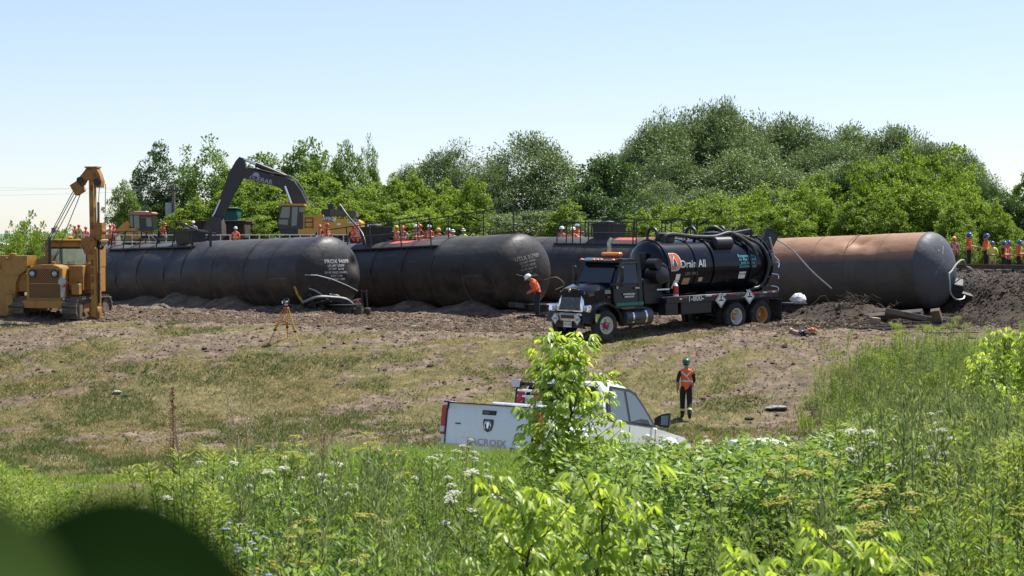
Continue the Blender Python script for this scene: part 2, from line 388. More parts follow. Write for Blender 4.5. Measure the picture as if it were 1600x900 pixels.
# small clods and stones on the churned strips: nobody could count them
def make_clods(name, m_, right, seed, n):
    R = np.random.default_rng(seed)
    px = R.uniform(-40, 1640, n); d = np.where(R.random(n) < .62, R.uniform(56.5, 62.5, n), R.uniform(38, 58, n)); X = (px - 800) / F * d; Y = d
    b = bare(X, Y); dkz = (X > 9.6 + .4 * np.sin(Y * 3)) & (Y > 56.8)
    if right: Y = Y + np.where(Y > 59, 2.5 * R.random(n), 0); keep = dkz
    else: keep = (R.random(n) < np.clip(b, .035, 1) ** 1.3) & ~((X > 9.2) & (Y < 52)) & ~dkz
    X, Y = X[keep], Y[keep]; n = len(X); Z = ground_h(X, Y)
    s = R.uniform(.012, .038, n) * (1 + 2.2 * (R.random(n) ** 12))
    base = np.array([(1, 0, 0), (0, 1, 0), (-1, 0, 0), (0, -1, 0), (0, 0, .9), (.1, .1, -.5)]) ; T0 = np.array([(0, 1, 4), (1, 2, 4), (2, 3, 4), (3, 0, 4), (1, 0, 5), (2, 1, 5), (3, 2, 5), (0, 3, 5)])
    jit = base[None] * s[:, None, None] * R.uniform(.6, 1.35, (n, 6, 1)) * np.array([1.2, 1.2, .8])
    a = R.uniform(0, 6.28, n); c, s_ = np.cos(a)[:, None], np.sin(a)[:, None]
    V = np.stack([jit[..., 0] * c - jit[..., 1] * s_, jit[..., 0] * s_ + jit[..., 1] * c, jit[..., 2]], -1) + np.stack([X, Y, Z + s * .25], -1)[:, None, :]
    T = (T0[None] + 6 * np.arange(n)[:, None, None]).reshape(-1, 3)
    me = np_mesh(name, V.reshape(-1, 3), T, m_); return link(me, name, kind="stuff")
make_clods("soil_clods", mat("clod_soil", (.115, .085, .061), .95, var=.45, scale=2.0, spec=.1), False, 5, 62000)
make_clods("dark_rubble", mat("dark_clod_soil", (.05, .038, .029), .95, var=.5, scale=2.0, spec=.1), True, 6, 70000)
# ---------------------------------------------------------------- vegetation: leaf helpers
LM = {
 'willow': leaf_mat("willow_leaf", [(0, (0.062, 0.098, 0.034)), (.5, (0.141, 0.194, 0.070)), (1, (0.293, 0.349, 0.151))], .22, .5, .3, (1.2, 1.3, .8)),
 'bright': leaf_mat("maple_leaf", [(0, (0.076, 0.129, 0.021)), (.5, (0.153, 0.232, 0.032)), (1, (0.297, 0.370, 0.060))], .36, .5, .25),
 'dark': leaf_mat("dark_leaf", [(0, (0.027, 0.057, 0.018)), (.5, (0.054, 0.102, 0.028)), (1, (0.112, 0.173, 0.051))], .3, .45, .4),
 'mid': leaf_mat("ash_leaf", [(0, (0.060, 0.115, 0.028)), (.5, (0.122, 0.200, 0.048)), (1, (0.242, 0.325, 0.089))], .38, .5, .35),
 'elder': leaf_mat("boxelder_leaf", [(0, (0.165, 0.242, 0.033)), (.5, (0.297, 0.396, 0.061)), (1, (0.473, 0.550, 0.132))], .46, .42, .45),
 'shrub': leaf_mat("dogwood_leaf", [(0, (0.084, 0.148, 0.030)), (.5, (0.168, 0.260, 0.050)), (1, (0.302, 0.395, 0.092))], .36, .45, .25),
 'sage': leaf_mat("wormwood_leaf", [(0, (0.101, 0.140, 0.045)), (.5, (0.202, 0.245, 0.086)), (1, (0.366, 0.394, 0.168))], .28, .6, .3, (1.2, 1.3, .8)),
 'golden': leaf_mat("goldenrod_leaf", [(0, (0.082, 0.137, 0.027)), (.5, (0.164, 0.239, 0.048)), (1, (0.341, 0.383, 0.096))], .38, .55, .2),
 'grass': leaf_mat("grass_blade", [(0, (0.076, 0.136, 0.021)), (.5, (0.174, 0.288, 0.043)), (1, (0.363, 0.423, 0.106))], .4, .5, .2),
 'turf': leaf_mat("turf_blade", [(0, (0.313, 0.244, 0.129)), (.35, (0.221, 0.184, 0.074)), (.6, (0.124, 0.133, 0.039)), (1, (0.078, 0.115, 0.029))], .25, .7, .2, (1.2, 1.2, .8)),
 'yellow': leaf_mat("parsnip_bloom", [(0, (0.208, 0.208, 0.024)), (.5, (0.336, 0.320, 0.040)), (1, (0.440, 0.400, 0.080))], .25, .6, .2),
 'white': leaf_mat("lace_bloom", [(0, (0.357, 0.357, 0.289)), (.5, (0.510, 0.510, 0.442)), (1, (0.612, 0.612, 0.561))], .25, .6, .2),
 'dock': leaf_mat("dock_seed", [(0, (.09, .02, .012)), (.5, (.14, .035, .02)), (1, (.2, .07, .035))], .1, .7, .2),
 'straw': leaf_mat("dead_stalk", [(0, (.32, .24, .15)), (.5, (.42, .33, .22)), (1, (.52, .43, .32))], .1, .8, .2),
 'ray': leaf_mat("yellow_petal", [(0, (.65, .36, .01)), (.5, (.78, .46, .015)), (1, (.85, .55, .03))], .2, .5, .3),
 'blue': leaf_mat("chicory_petal", [(0, (.22, .26, .58)), (.5, (.32, .36, .7)), (1, (.4, .44, .8))], .2, .5, .3),
 'stem': leaf_mat("green_stem", [(0, (0.072, 0.090, 0.030)), (.5, (0.120, 0.144, 0.048)), (1, (0.180, 0.192, 0.072))], .1, .6, .3),
 'bark': leaf_mat("brown_stem", [(0, (.045, .034, .025)), (.5, (.075, .058, .042)), (1, (.11, .09, .07))], .0, .9, .2),
}
def unit(v): return v / np.maximum(np.linalg.norm(v, axis=-1, keepdims=True), 1e-9)
class P:
    """a plant: triangles, material slots and a per-vertex 'var'"""
    def __init__(s, R): s.R = R; s.V = []; s.T = []; s.M = []; s.A = []; s.n = 0; s.mats = []
    def slot(s, k):
        if k not in s.mats: s.mats.append(k)
        return s.mats.index(k)
    def put(s, V, T, k, A):
        s.V.append(V); s.T.append(T + s.n); s.M.append(np.full(len(T), s.slot(k))); s.A.append(A); s.n += len(V)
    def leaves(s, C, D, L, W, k, up=None, fold=.18, var=None):
        """one folded kite of two triangles per leaf"""
        R = s.R; n = len(C); D = unit(D); U = unit(R.normal(size=(n, 3)) * .7 + (np.array([0, 0, 1.2]) if up is None else up))
        S_ = unit(np.cross(D, U)); Nn = np.cross(S_, D); L = np.broadcast_to(L, n)[:, None]; W = np.broadcast_to(W, n)[:, None]
        v = np.stack([C, C + D * L * .45 + S_ * W * .5 + Nn * W * fold, C + D * L, C + D * L * .45 - S_ * W * .5 + Nn * W * fold], 1).reshape(-1, 3)
        t = (np.array([(0, 1, 2), (0, 2, 3)])[None] + 4 * np.arange(n)[:, None, None]).reshape(-1, 3)
        a = np.repeat(R.random(n) if var is None else var, 4); s.put(v, t, k, a)
    def bigleaves(s, C, D, L, W, k, droop=.25, fold=.12):
        """curved leaf of eight triangles"""
        R = s.R; n = len(C); D = unit(D); U = unit(R.normal(size=(n, 3)) * .45 + np.array([0, 0, 1.0])); S_ = unit(np.cross(D, U)); Nn = np.cross(S_, D)
        L = np.broadcast_to(L, n)[:, None]; W = np.broadcast_to(W, n)[:, None]; g = np.array([0, 0, -1.0])
        def at(f, w, q): return C + D * L * f + S_ * W * w + Nn * W * q + g * L * droop * f * f
        v = np.stack([at(0, 0, 0), at(.3, .46, fold), at(.33, 0, 0), at(.3, -.46, fold), at(.64, .40, fold), at(.66, 0, 0), at(.64, -.40, fold), at(1, 0, 0)], 1).reshape(-1, 3)
        t0 = np.array([(0, 1, 2), (0, 2, 3), (1, 4, 5), (1, 5, 2), (2, 5, 6), (2, 6, 3), (4, 7, 5), (5, 7, 6)])
        t = (t0[None] + 8 * np.arange(n)[:, None, None]).reshape(-1, 3); s.put(v, t, k, np.repeat(R.random(n), 8))
    def stem(s, pts, r0, r1, k='stem', n=4):
        pts = np.asarray(pts, float); m = len(pts); d = unit(np.gradient(pts, axis=0)); a = np.array([.31, .95, .0]); x = unit(np.cross(d, a)); y = np.cross(d, x)
        r = np.linspace(r0, r1, m)[:, None, None]; an = 2 * np.pi * np.arange(n) / n
        v = (pts[:, None] + r * (x[:, None] * np.cos(an)[None, :, None] + y[:, None] * np.sin(an)[None, :, None])).reshape(-1, 3); t = []
        for i in range(m - 1):
            for j in range(n):
                p, q = i * n + j, i * n + (j + 1) % n; t += [(p, q, q + n), (p, q + n, p + n)]
        s.put(v, np.array(t), k, np.full(len(v), s.R.random()))
    def disc(s, C, rr, k, up=(0, 0, 1), n=6, dome=.25):
        """small flat florets, each a shallow cone"""
        m = len(C); up = np.broadcast_to(np.asarray(up, float), (m, 3)); up = unit(up + s.R.normal(size=(m, 3)) * .15)
        x = unit(np.cross(up, s.R.normal(size=(m, 3)))); y = np.cross(up, x); an = 2 * np.pi * np.arange(n) / n; rr = np.broadcast_to(rr, m)[:, None, None]
        ring = C[:, None] + rr * (x[:, None] * np.cos(an)[None, :, None] + y[:, None] * np.sin(an)[None, :, None]); top = C[:, None] + up[:, None] * rr * dome
        v = np.concatenate([ring, top], 1).reshape(-1, 3); t0 = np.array([(i, (i + 1) % n, n) for i in range(n)])
        s.put(v, (t0[None] + (n + 1) * np.arange(m)[:, None, None]).reshape(-1, 3), k, np.repeat(s.R.random(m), n + 1))
    def arr(s): return np.concatenate(s.V), np.concatenate(s.T), np.concatenate(s.M), np.concatenate(s.A)
    def mesh(s, name):
        V, T, M_, A = s.arr(); return np_mesh(name, V, T, [LM[k] for k in s.mats], M_, {"var": A})
def replicate(p, name, xyz, rz, sc, tilt=None, vj=None):
    """many copies of a plant joined into one mesh (for what nobody could count)"""
    V, T, M_, A = p.arr(); n = len(xyz); c, s_ = np.cos(rz)[:, None], np.sin(rz)[:, None]; sc = sc[:, None]
    x = (V[None, :, 0] * c - V[None, :, 1] * s_) * sc; y = (V[None, :, 0] * s_ + V[None, :, 1] * c) * sc; z = V[None, :, 2] * sc
    if tilt is not None: x = x + z * tilt[:, :1]; y = y + z * tilt[:, 1:2]
    W = np.stack([x, y, z], -1) + xyz[:, None, :]
    TT = (T[None] + len(V) * np.arange(n)[:, None, None]).reshape(-1, 3)
    AA = np.clip(A[None] + (0 if vj is None else vj[:, None]), 0, 1).ravel()
    me = np_mesh(name, W.reshape(-1, 3), TT, [LM[k] for k in p.mats], np.tile(M_, n), {"var": AA}); return link(me, name, kind="stuff")

# ---------------------------------------------------------------- trees (unit: metres; base at 0)
def crown(kind, seed, H, Rx, base, nclump, per, L, W, leafkind, cr=.8, lobes=5):
    """leaf clumps spread over the uneven outer part of a crown; returns the plant and the clump centres"""
    R = np.random.default_rng(seed); p = P(R); zc = base + (H - base) * .5; rz = (H - base) * .5
    lobes = lobes + (4 if kind == 'maple' else 1); lob = unit(R.normal(size=(lobes, 3)) + np.array([0, 0, .45])); la = R.uniform(.12, .30 if kind == 'willow' else .52, lobes)
    d = unit(R.normal(size=(nclump, 3)) + np.array([0, 0, .18])); bump = 1 + ((np.maximum(d @ lob.T, 0) ** 5) * la).sum(1) - .12
    rr = (R.random(nclump) ** .42) * bump; rr = np.where(R.random(nclump) < .62, bump * R.uniform(.8, 1.04, nclump), rr * .85)
    taper = 1 - .25 * np.clip(d[:, 2], 0, 1) ** 2
    C = np.stack([d[:, 0] * Rx * rr * taper, d[:, 1] * Rx * rr * taper, zc + d[:, 2] * rz * rr], 1)
    n = nclump * per; ci = np.repeat(np.arange(nclump), per); crr = cr * R.uniform(.6, 1.3, nclump)
    o = R.normal(size=(n, 3)) * .5; o = o / np.maximum(1, np.linalg.norm(o, axis=1, keepdims=True)); o[:, 2] *= .75
    pos = C[ci] + o * crr[ci][:, None]
    out = unit(d[ci] + o * 1.4 + R.normal(size=(n, 3)) * .6)
    if kind == 'willow': D = unit(out * .8 + np.array([0, 0, -.15]) + R.normal(size=(n, 3)) * .4)
    elif kind == 'elder': D = unit(out + np.array([0, 0, -.7]))
    else: D = unit(out + R.normal(size=(n, 3)) * .5)
    v = np.clip(.5 + .22 * R.normal(size=n) + (R.random(nclump)[ci] - .5) * .34, 0, 1)
    p.leaves(pos, D, L * R.uniform(.7, 1.3, n), W * R.uniform(.7, 1.3, n), leafkind, up=d[ci] * .9 + np.array([0, 0, .8]), var=v)
    return p, C
def trunk(seed, H, r, C, nl=9):
    R = np.random.default_rng(seed + 900); p = P(R); zt = H * .8
    pts = np.stack([np.cumsum(R.normal(0, .05 * H / 8, 8)), np.cumsum(R.normal(0, .05 * H / 8, 8)), np.linspace(-.6, zt, 8)], 1); p.stem(pts, r, r * .22, 'bark', 7)
    for k in R.choice(len(C), min(nl, len(C)), replace=False):
        q = C[k] * np.array([.85, .85, .97]); z0 = max(H * .12, min(q[2] - .25 * math.hypot(q[0], q[1]) - .4, zt * .8)); i = np.interp(z0, pts[:, 2], np.arange(8)); a = np.array([np.interp(i, np.arange(8), pts[:, j]) for j in range(3)])
        mid = a * .5 + q * .5 + np.array([0, 0, .12 * np.linalg.norm(q - a)]); p.stem([a, a * .7 + mid * .3, mid, q], r * .42, r * .08, 'bark', 5)
    return p
TREES = {}
def tree_proto(key, kind, seed, H, Rx, base, ncl, per, L, W, lk, cr, r):
    p, C = crown(kind, seed, H, Rx, base, ncl, per, L, W, lk, cr); TREES[key] = (p.mesh("crown"), trunk(seed, H, r, C).mesh("trunk"), H, Rx)
for i in range(3): tree_proto(('willow', i), 'willow', 11 + i, 10, 4.6, .2, 420, 62, .34, .12, 'willow', .95, .3)
for i in range(3): tree_proto(('bright', i), 'maple', 31 + i, 6, 2.4, -.3, 260, 46, .25, .17, 'bright', .46, .13)
for i in range(2): tree_proto(('dark', i), 'maple', 51 + i, 9, 3.5, .3, 230, 52, .33, .22, 'dark', .8, .22)
for i in range(3): tree_proto(('mid', i), 'maple', 61 + i, 8, 2.9, .6, 170, 50, .31, .2, 'mid', .72, .18)
tree_proto(('bush', 0), 'maple', 71, 3, 1.9, -.3, 110, 46, .22, .15, 'bright', .5, .06)
tree_proto(('wbush', 0), 'willow', 72, 4, 2.4, -.4, 150, 50, .3, .085, 'willow', .66, .1)
TR = random.Random(4)
def plant_tree(key, px, top, d, wpx, label, group, name, base=None):
    """a tree whose crown stands wpx wide at px with its top at photo row top"""
    cm, tm, H, Rx = TREES[key]; X = (px - 800) / F * d; zb = gz(X, d) if base is None else base; zt = world(px, top, d).z
    t = thing(name, label, "tree", (X, d, zb), (0, 0, TR.uniform(0, 6.28)), group, ((wpx / F * d) / (2 * Rx) / 1.04,) * 2 + ((zt - zb) / H / 1.04,))
    link(cm, "crown", t); link(tm, "trunk", t); return t
WL = ("grey-green willow in the tall stand rising over the right half of the trees", "willows of the tall stand")
for (px, top, d, wp) in ((1015, 192, 150, 130), (1080, 160, 156, 150), (1160, 172, 150, 150), (1235, 184, 154, 150), (1300, 190, 150, 140), (1365, 193, 152, 140), (1425, 205, 148, 130), (1480, 226, 146, 120), (1525, 248, 140, 90),
                          (960, 235, 152, 110), (1050, 225, 140, 150), (1140, 232, 138, 160), (1220, 240, 138, 150), (1290, 245, 136, 150), (1370, 250, 134, 150), (1450, 262, 132, 130), (1020, 275, 130, 110), (1105, 290, 128, 150), (1200, 285, 126, 130), (1045, 172, 152, 120), (1120, 162, 153, 130), (1200, 177, 153, 130), (1268, 186, 152, 130), (1333, 191, 151, 130), (1396, 197, 150, 120), (1452, 214, 147, 110), (1503, 236, 143, 90), (990, 205, 152, 100), (1175, 205, 145, 140), (1255, 215, 144, 140), (1330, 222, 142, 130), (1410, 232, 140, 130)):
    plant_tree(('willow', TR.randrange(3)), px, top + 15 + TR.uniform(-3, 4), d, wp, *WL, "willow_tree")
for (px, top, d, wp, lb) in ((695, 231, 150, 125, "rounded grey-green willow left of the broad willow in the middle"), (838, 221, 142, 170, "broad grey-green willow in the middle of the tree line"), (632, 268, 155, 80, "small pale willow between the excavator and the rounded willow"),
                              (765, 262, 138, 90, "grey-green willow filling the gap beside the broad middle willow"), (505, 262, 150, 130, "pale willow behind the excavator's yellow body")):
    plant_tree(('willow', TR.randrange(3)), px, top, d, wp, lb, "willows of the middle tree line", "willow_tree")
for (px, top, d, wp, lb) in ((945, 243, 128, 100, "tall dark green tree between the middle willow and the tall stand"), (905, 300, 124, 100, "low dark tree under the broad middle willow"), (975, 330, 118, 90, "low dark tree under the left end of the tall willow stand"), (243, 264, 136, 72, "dark tall tree behind the yellow loader"),
                              (232, 318, 134, 100, "dark shrubby tree directly behind the loader cab"), (1325, 252, 112, 70, "dark upright tree rising out of the bright saplings on the right"), (1580, 300, 98, 80, "dark leafy tree at the right edge behind the crew"), (1545, 285, 104, 70, "dark tree behind the blue helmets near the right edge")):
    plant_tree(('dark', TR.randrange(2)), px, top, d, wp, lb, "dark trees behind the tracks", "leafy_tree")
for (px, top, d, wp, lb) in ((195, 293, 126, 44, "thin open tree left of the dark tall tree"), (290, 276, 138, 40, "thin open tree beside the utility pole"), (335, 254, 136, 90, "leafy tree behind the excavator stick"), (478, 234, 142, 90, "tall leafy tree above the excavator boom"), (540, 238, 144, 56, "narrow leafy tree right of the tall one above the boom"),
                              (580, 252, 146, 34, "slender single stem tree sticking out above the excavator"), (420, 262, 140, 110, "leafy tree behind the curve of the excavator boom"), (385, 272, 138, 90, "leafy tree between excavator stick and boom")):
    plant_tree(('mid', TR.randrange(3)), px, top, d, wp, lb, "leafy trees behind the excavator", "leafy_tree")
BL = ("bright green bushy tree in the low row behind the tracks", "bright low trees behind the tracks")
for (px, top, d, wp) in ((365, 305, 130, 90), (425, 300, 128, 100), (300, 322, 128, 80), (520, 295, 128, 100), (575, 300, 126, 110), (620, 300, 124, 90), (655, 292, 126, 80), (700, 300, 122, 90), (745, 288, 120, 60), (600, 330, 118, 90), (660, 330, 116, 90), (720, 335, 114, 80), (490, 330, 122, 90), (385, 345, 122, 70), (880, 330, 114, 60),
                          (1010, 345, 108, 70), (1065, 325, 110, 90), (1110, 318, 108, 90), (1160, 318, 108, 90), (1210, 302, 108, 90), (1265, 300, 106, 90), (1300, 300, 110, 80), (1365, 262, 110, 90), (1415, 255, 110, 90), (1460, 262, 108, 90), (1500, 272, 104, 80), (1390, 300, 100, 90), (1450, 305, 98, 90), (1330, 325, 100, 80), (1520, 318, 94, 90), (1240, 335, 102, 80), (1175, 345, 102, 80), (1560, 335, 92, 60), (1600, 290, 100, 60), (1490, 335, 90, 70), (1050, 355, 104, 90), (1120, 352, 104, 80), (1195, 325, 105, 60), (1285, 322, 103, 70), (1345, 290, 108, 60), (1435, 285, 103, 80), (1475, 300, 101, 60), (1395, 330, 97, 70), (1515, 300, 99, 60), (1030, 335, 112, 60), (1145, 340, 104, 60), (550, 325, 118, 70), (690, 322, 118, 60), (460, 318, 126, 60)):
    plant_tree(('bright', TR.randrange(3)), px, top + TR.uniform(-4, 4), d, wp, *BL, "leafy_tree")
for (px, top, d, wp, lb) in ((38, 366, 100, 60, "bright bush left of the yellow pipelayer's cab"), (15, 378, 98, 40, "low bright bush at the left edge"), (96, 372, 112, 60, "bright bush behind the pipelayer's cab window"), (75, 370, 114, 40, "small bush behind the cables of the pipelayer"), (105, 366, 124, 40, "bush below the group of workers beside the boom mast"), (60, 380, 96, 50, "low bush just above the pipelayer's cab roof"),
                              (1585, 385, 84, 50, "low bright bush behind the crew at the right edge"), (1500, 375, 86, 50, "bright bush behind the worker with a striped vest"), (1550, 385, 84, 40, "bright bush behind the crew in yellow vests")):
    t = plant_tree(('bush', 0), px, top, d, wp, lb, "low bushes by the tracks", "bush"); t["category"] = "bush"
for (px, top, d, wp, lb) in ((840, 330, 116, 110, "low grey-green bush under the broad middle willow"), (790, 335, 118, 90, "low grey-green bush left of the broad middle willow"), (1010, 300, 122, 80, "round grey-green bush at the foot of the tall willow stand"), (930, 345, 112, 80, "grey-green bush behind the three white helmets")):
    t = plant_tree(('wbush', 0), px, top, d, wp, lb, "grey-green bushes", "bush"); t["category"] = "bush"
# ---------------------------------------------------------------- tank cars lying along the track
def tank_mat(name, base, dust, rust=None, rough=.42, amt=.5, spec=.5):
    m = bpy.data.materials.new(name); m.use_nodes = True; t = m.node_tree; b = t.nodes["Principled BSDF"]; tc = N(t, "ShaderNodeTexCoord"); b.inputs["Specular IOR Level"].default_value = spec
    def nz(sc, map_, det=8, ro=.65):
        mp = N(t, "ShaderNodeMapping"); mp.inputs["Scale"].default_value = map_; t.links.new(tc.outputs["Object"], mp.inputs["Vector"])
        n = N(t, "ShaderNodeTexNoise"); n.inputs["Scale"].default_value = sc; n.inputs["Detail"].default_value = det; n.inputs["Roughness"].default_value = ro; t.links.new(mp.outputs[0], n.inputs["Vector"]); return n.outputs["Fac"]
    def mr(v, a, c, lo=0, hi=1):
        r = N(t, "ShaderNodeMapRange"); r.inputs["From Min"].default_value = a; r.inputs["From Max"].default_value = c; r.inputs["To Min"].default_value = lo; r.inputs["To Max"].default_value = hi; t.links.new(v, r.inputs["Value"]); return r.outputs[0]
    def mix(f, a, c):
        x = N(t, "ShaderNodeMix", data_type='RGBA'); t.links.new(f, x.inputs["Factor"])
        for k, v in (("A", a), ("B", c)):
            if isinstance(v, tuple): x.inputs[k].default_value = (*v, 1)
            else: t.links.new(v, x.inputs[k])
        return x.outputs["Result"]
    def mul(a, c):
        x = N(t, "ShaderNodeMath", operation='MULTIPLY'); t.links.new(a, x.inputs[0]); t.links.new(c, x.inputs[1]); return x.outputs[0]
    sep = N(t, "ShaderNodeSeparateXYZ"); t.links.new(tc.outputs["Object"], sep.inputs[0])
    streak = nz(1.3, (.28, 1, 1.6)); blot = nz(.7, (1, 1, 1)); fine = nz(9, (.35, 1, 1), 5)
    f = mr(streak, .40, .72); c = mix(f, base, tuple(.45 * x + .55 * y for x, y in zip(base, dust)))
    low = mr(sep.outputs["Z"], .5, -1.2); c = mix(mul(low, mr(blot, .36, .58, .05, 1.0)), c, tuple(1.35 * x for x in dust))          # mud thrown up on the lower half
    c = mix(mr(fine, .62, .74, 0, .55), c, tuple(1.5 * x for x in dust))
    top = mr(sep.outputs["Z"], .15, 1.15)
    if not rust: c = mix(mul(top, mr(nz(1.0, (.5, 1, 1), 7), .33, .62, .25, 1)), c, (.072, .069, .069))       # grey mixed in patchily, stronger towards the top
    scr = nz(5, (.07, 1.6, 1.3), 4); c = mix(mr(scr, .64, .70, 0, .55), c, (.12, .11, .10)); sc2 = nz(4, (1.6, .35, .12), 4); c = mix(mul(mr(sc2, .66, .71, 0, .6), low), c, (.12, .10, .08))
    if rust:
        hb = mr(sep.outputs["X"], .03, -.02); c = mix(hb, c, mix(mr(blot, .35, .65), (.070, .058, .049), (.10, .082, .068)))
        hi = mr(sep.outputs["Z"], .42, .72); ne = mr(sep.outputs["X"], -7.2, -6.4)
        c = mix(mul(mul(mul(hi, hb), ne), mr(nz(1.6, (1, 1, 1)), .25, .5, .55, 1)), c, mix(nz(3, (.4, 1, 1)), rust, tuple(x * 1.25 for x in rust)))
        c = mix(mul(mr(nz(1.1, (2.2, .5, .5), 5), .60, .66), mr(sep.outputs["X"], -4.8, -5.8)), c, (.012, .012, .014))   # spilled tar
    t.links.new(c, b.inputs["Base Color"]); t.links.new(mr(f, 0, 1, rough, rough + .3), b.inputs["Roughness"])
    bp = N(t, "ShaderNodeBump"); bp.inputs["Strength"].default_value = .5; bp.inputs["Distance"].default_value = .09; t.links.new(nz(1.1, (.5, 1, 1), 3), bp.inputs["Height"]); t.links.new(bp.outputs[0], b.inputs["Normal"])
    return m
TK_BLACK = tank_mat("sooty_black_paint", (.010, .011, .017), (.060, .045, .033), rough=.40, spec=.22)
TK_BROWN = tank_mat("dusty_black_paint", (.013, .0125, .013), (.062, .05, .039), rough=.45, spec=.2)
TK_GREY = tank_mat("scorched_grey_paint", (.062, .07, .088), (.085, .072, .06), rust=(.245, .135, .078), rough=.58, spec=.35)
BLK = mat("black_steel", (.014, .014, .016), .5, var=.3, dirt=(.07, .055, .045), dirt_amt=.25)
WHS = mat("white_stencil_marks", (.42, .42, .40), .7, var=.3, scale=20)
WHT = mat("white_stencil", (.62, .62, .60), .7, var=.2, scale=20)
WHT2 = mat("worn_stencil", (.20, .19, .16), .8, var=.4, scale=25)
GREY = mat("galvanised_steel", (.36, .37, .38), .5, .4, var=.15)
REDP = mat("red_marking_paint", (.45, .06, .05), .7, var=.35, scale=5)
RT = 1.52; DOME = .78
def head_pt(y, z, off=.012): return Vector((DOME * math.sqrt(max(0.02, 1 - (y * y + z * z) / (RT * RT))) + off, y, z))
def tank_shell(L, mat_, parent, seed, dents=(), step=None):
    """L = length between the two head seams; x = 0 at the near seam, the near head bulges to +x"""
    R = np.random.default_rng(seed); prof = []
    for i in range(11): a = math.pi / 2 * i / 10; prof.append((-L - DOME * math.cos(a), RT * max(.004, math.sin(a))))
    nx = int(L / .22); prof += [(-L + L * i / nx, RT) for i in range(1, nx)]
    prof += [(DOME * math.sin(math.pi / 2 * i / 14), RT * max(.004, math.cos(math.pi / 2 * i / 14))) for i in range(15)]
    prof = np.array(prof); n = 96; a = 2 * np.pi * np.arange(n) / n
    X = np.repeat(prof[:, :1], n, 1); r = np.repeat(prof[:, 1:], n, 1)
    A = np.repeat(a[None], len(prof), 0)
    r = r * (1 - (.022 * (fbm(X * .8, A * 1.3, seed, 3) - .5) + .006 * (fbm(X * 3, A * 4, seed + 5, 2) - .5)) * (1 - abs(np.cos(A / 1))) )
    if step: r = r * (1 - np.where((X < step[0]) & (X > step[1]), step[2] * np.clip(np.sin(A), 0, 1) ** .5, 0) )
    Y = r * np.cos(A); Z = r * np.sin(A)
    for (cx, cy, cz, rr, dep, sh) in dents:
        g = np.exp(-(((X - cx) / (rr * sh)) ** 2 + ((Y - cy) / rr) ** 2 + ((Z - cz) / rr) ** 2)); Lr = np.sqrt(Y ** 2 + Z ** 2) + 1e-6
        if cx > 0: X = X - dep * g
        else: Y = Y - dep * g * Y / Lr; Z = Z - dep * g * Z / Lr
    V = np.stack([X, Y, Z], -1).reshape(-1, 3); m = len(prof); i = (np.arange(m - 1)[:, None] * n + np.arange(n)[None]).ravel(); j = (np.arange(m - 1)[:, None] * n + (np.arange(n)[None] + 1) % n).ravel()
    me = np_mesh("tank_shell", V, np.stack([i, i + n, j + n, j], 1)[:, ::-1], mat_, smooth=True); return link(me, "tank_shell", parent)
def seam_rings(xs, parent, m):
    for x in xs:
        g = G(); g.tube([(x, (RT - .006) * math.cos(2 * math.pi * k / 72), (RT - .006) * math.sin(2 * math.pi * k / 72)) for k in range(72)], .022, 5, closed=True); g.build("weld_seam", m, parent)
def walkway(x0, x1, hw, z, parent, posts, rail_h, lean=0.0, rail=True, sides=(-1, 1), bow=None):
    """grating deck either side of the dome with posts and a pipe rail; posts = list of x"""
    for s in sides:
        g = G(); g.box(((x0 + x1) / 2, s * hw, z), (x1 - x0, .28, .045)); 
        for k in range(int((x1 - x0) / .25)): g.box((x0 + .12 + k * .25, s * hw, z + .028), (.03, .26, .014))
        g.build("walkway_deck", BLK, parent)
        tops = []
        for x in posts:
            top = (x + lean * rail_h, s * (hw + .1), z + rail_h + (bow(x) if bow else 0)); tops.append(top); g = G(); g.cyl((x, s * (hw + .1), z - .25), top, .03, n=6); g.box((x, s * (hw + .1), z - .24), (.16, .08, .1)); g.build("rail_post", BLK, parent)
        if rail:
            g = G(); g.tube(tops, .026, 6); g.build("hand_rail", BLK, parent)
            mid = [tuple(.52 * a_ + .48 * b_ for a_, b_ in zip(t_, (x, s * (hw + .1), z))) for t_, x in zip(tops, posts)]; g = G(); g.tube(mid, .018, 5); g.build("hand_rail", BLK, parent)
def hatch(x, z, parent, w=1.15, h=.75, flare=.10, ly=.9, tilt=0):
    g = G(); a, b_ = w / 2 - flare, w / 2; y0, y1 = ly / 2 - flare * .7, ly / 2
    rings = [[(x - q + tilt * zz, -yy, z + zz), (x + q + tilt * zz, -yy, z + zz), (x + q + tilt * zz, yy, z + zz), (x - q + tilt * zz, yy, z + zz)] for q, yy, zz in ((a, y0, -.3), (a, y0, .0), (b_, y1, h), (b_ + .05, y1 + .05, h), (b_ + .05, y1 + .05, h + .07))]
    g.loft(rings); o = g.build("hatch_housing", BLK, parent)
    g = G(); g.lathe([(0, .3), (.05, .3), (.10, .22), (.14, .05)], (x + tilt * h, 0, z + h + .07), n=16); g.build("hatch_lid", BLK, parent); return o
def bent(pts, r, name, m, parent, n=6):
    g = G(); g.tube(pts, r, n); return g.build(name, m, parent)
def curve_pts(P_, k=6):
    """Catmull-Rom through the points"""
    P_ = [Vector(p) for p in P_]; q = [2 * P_[0] - P_[1]] + P_ + [2 * P_[-1] - P_[-2]]; out = []
    for i in range(1, len(q) - 2):
        for j in range(k):
            t = j / k; a, b_, c, d = q[i - 1], q[i], q[i + 1], q[i + 2]
            out.append(.5 * ((2 * b_) + (c - a) * t + (2 * a - 5 * b_ + 4 * c - d) * t * t + (3 * b_ - a - 3 * c + d) * t ** 3))
    return out + [P_[-1]]
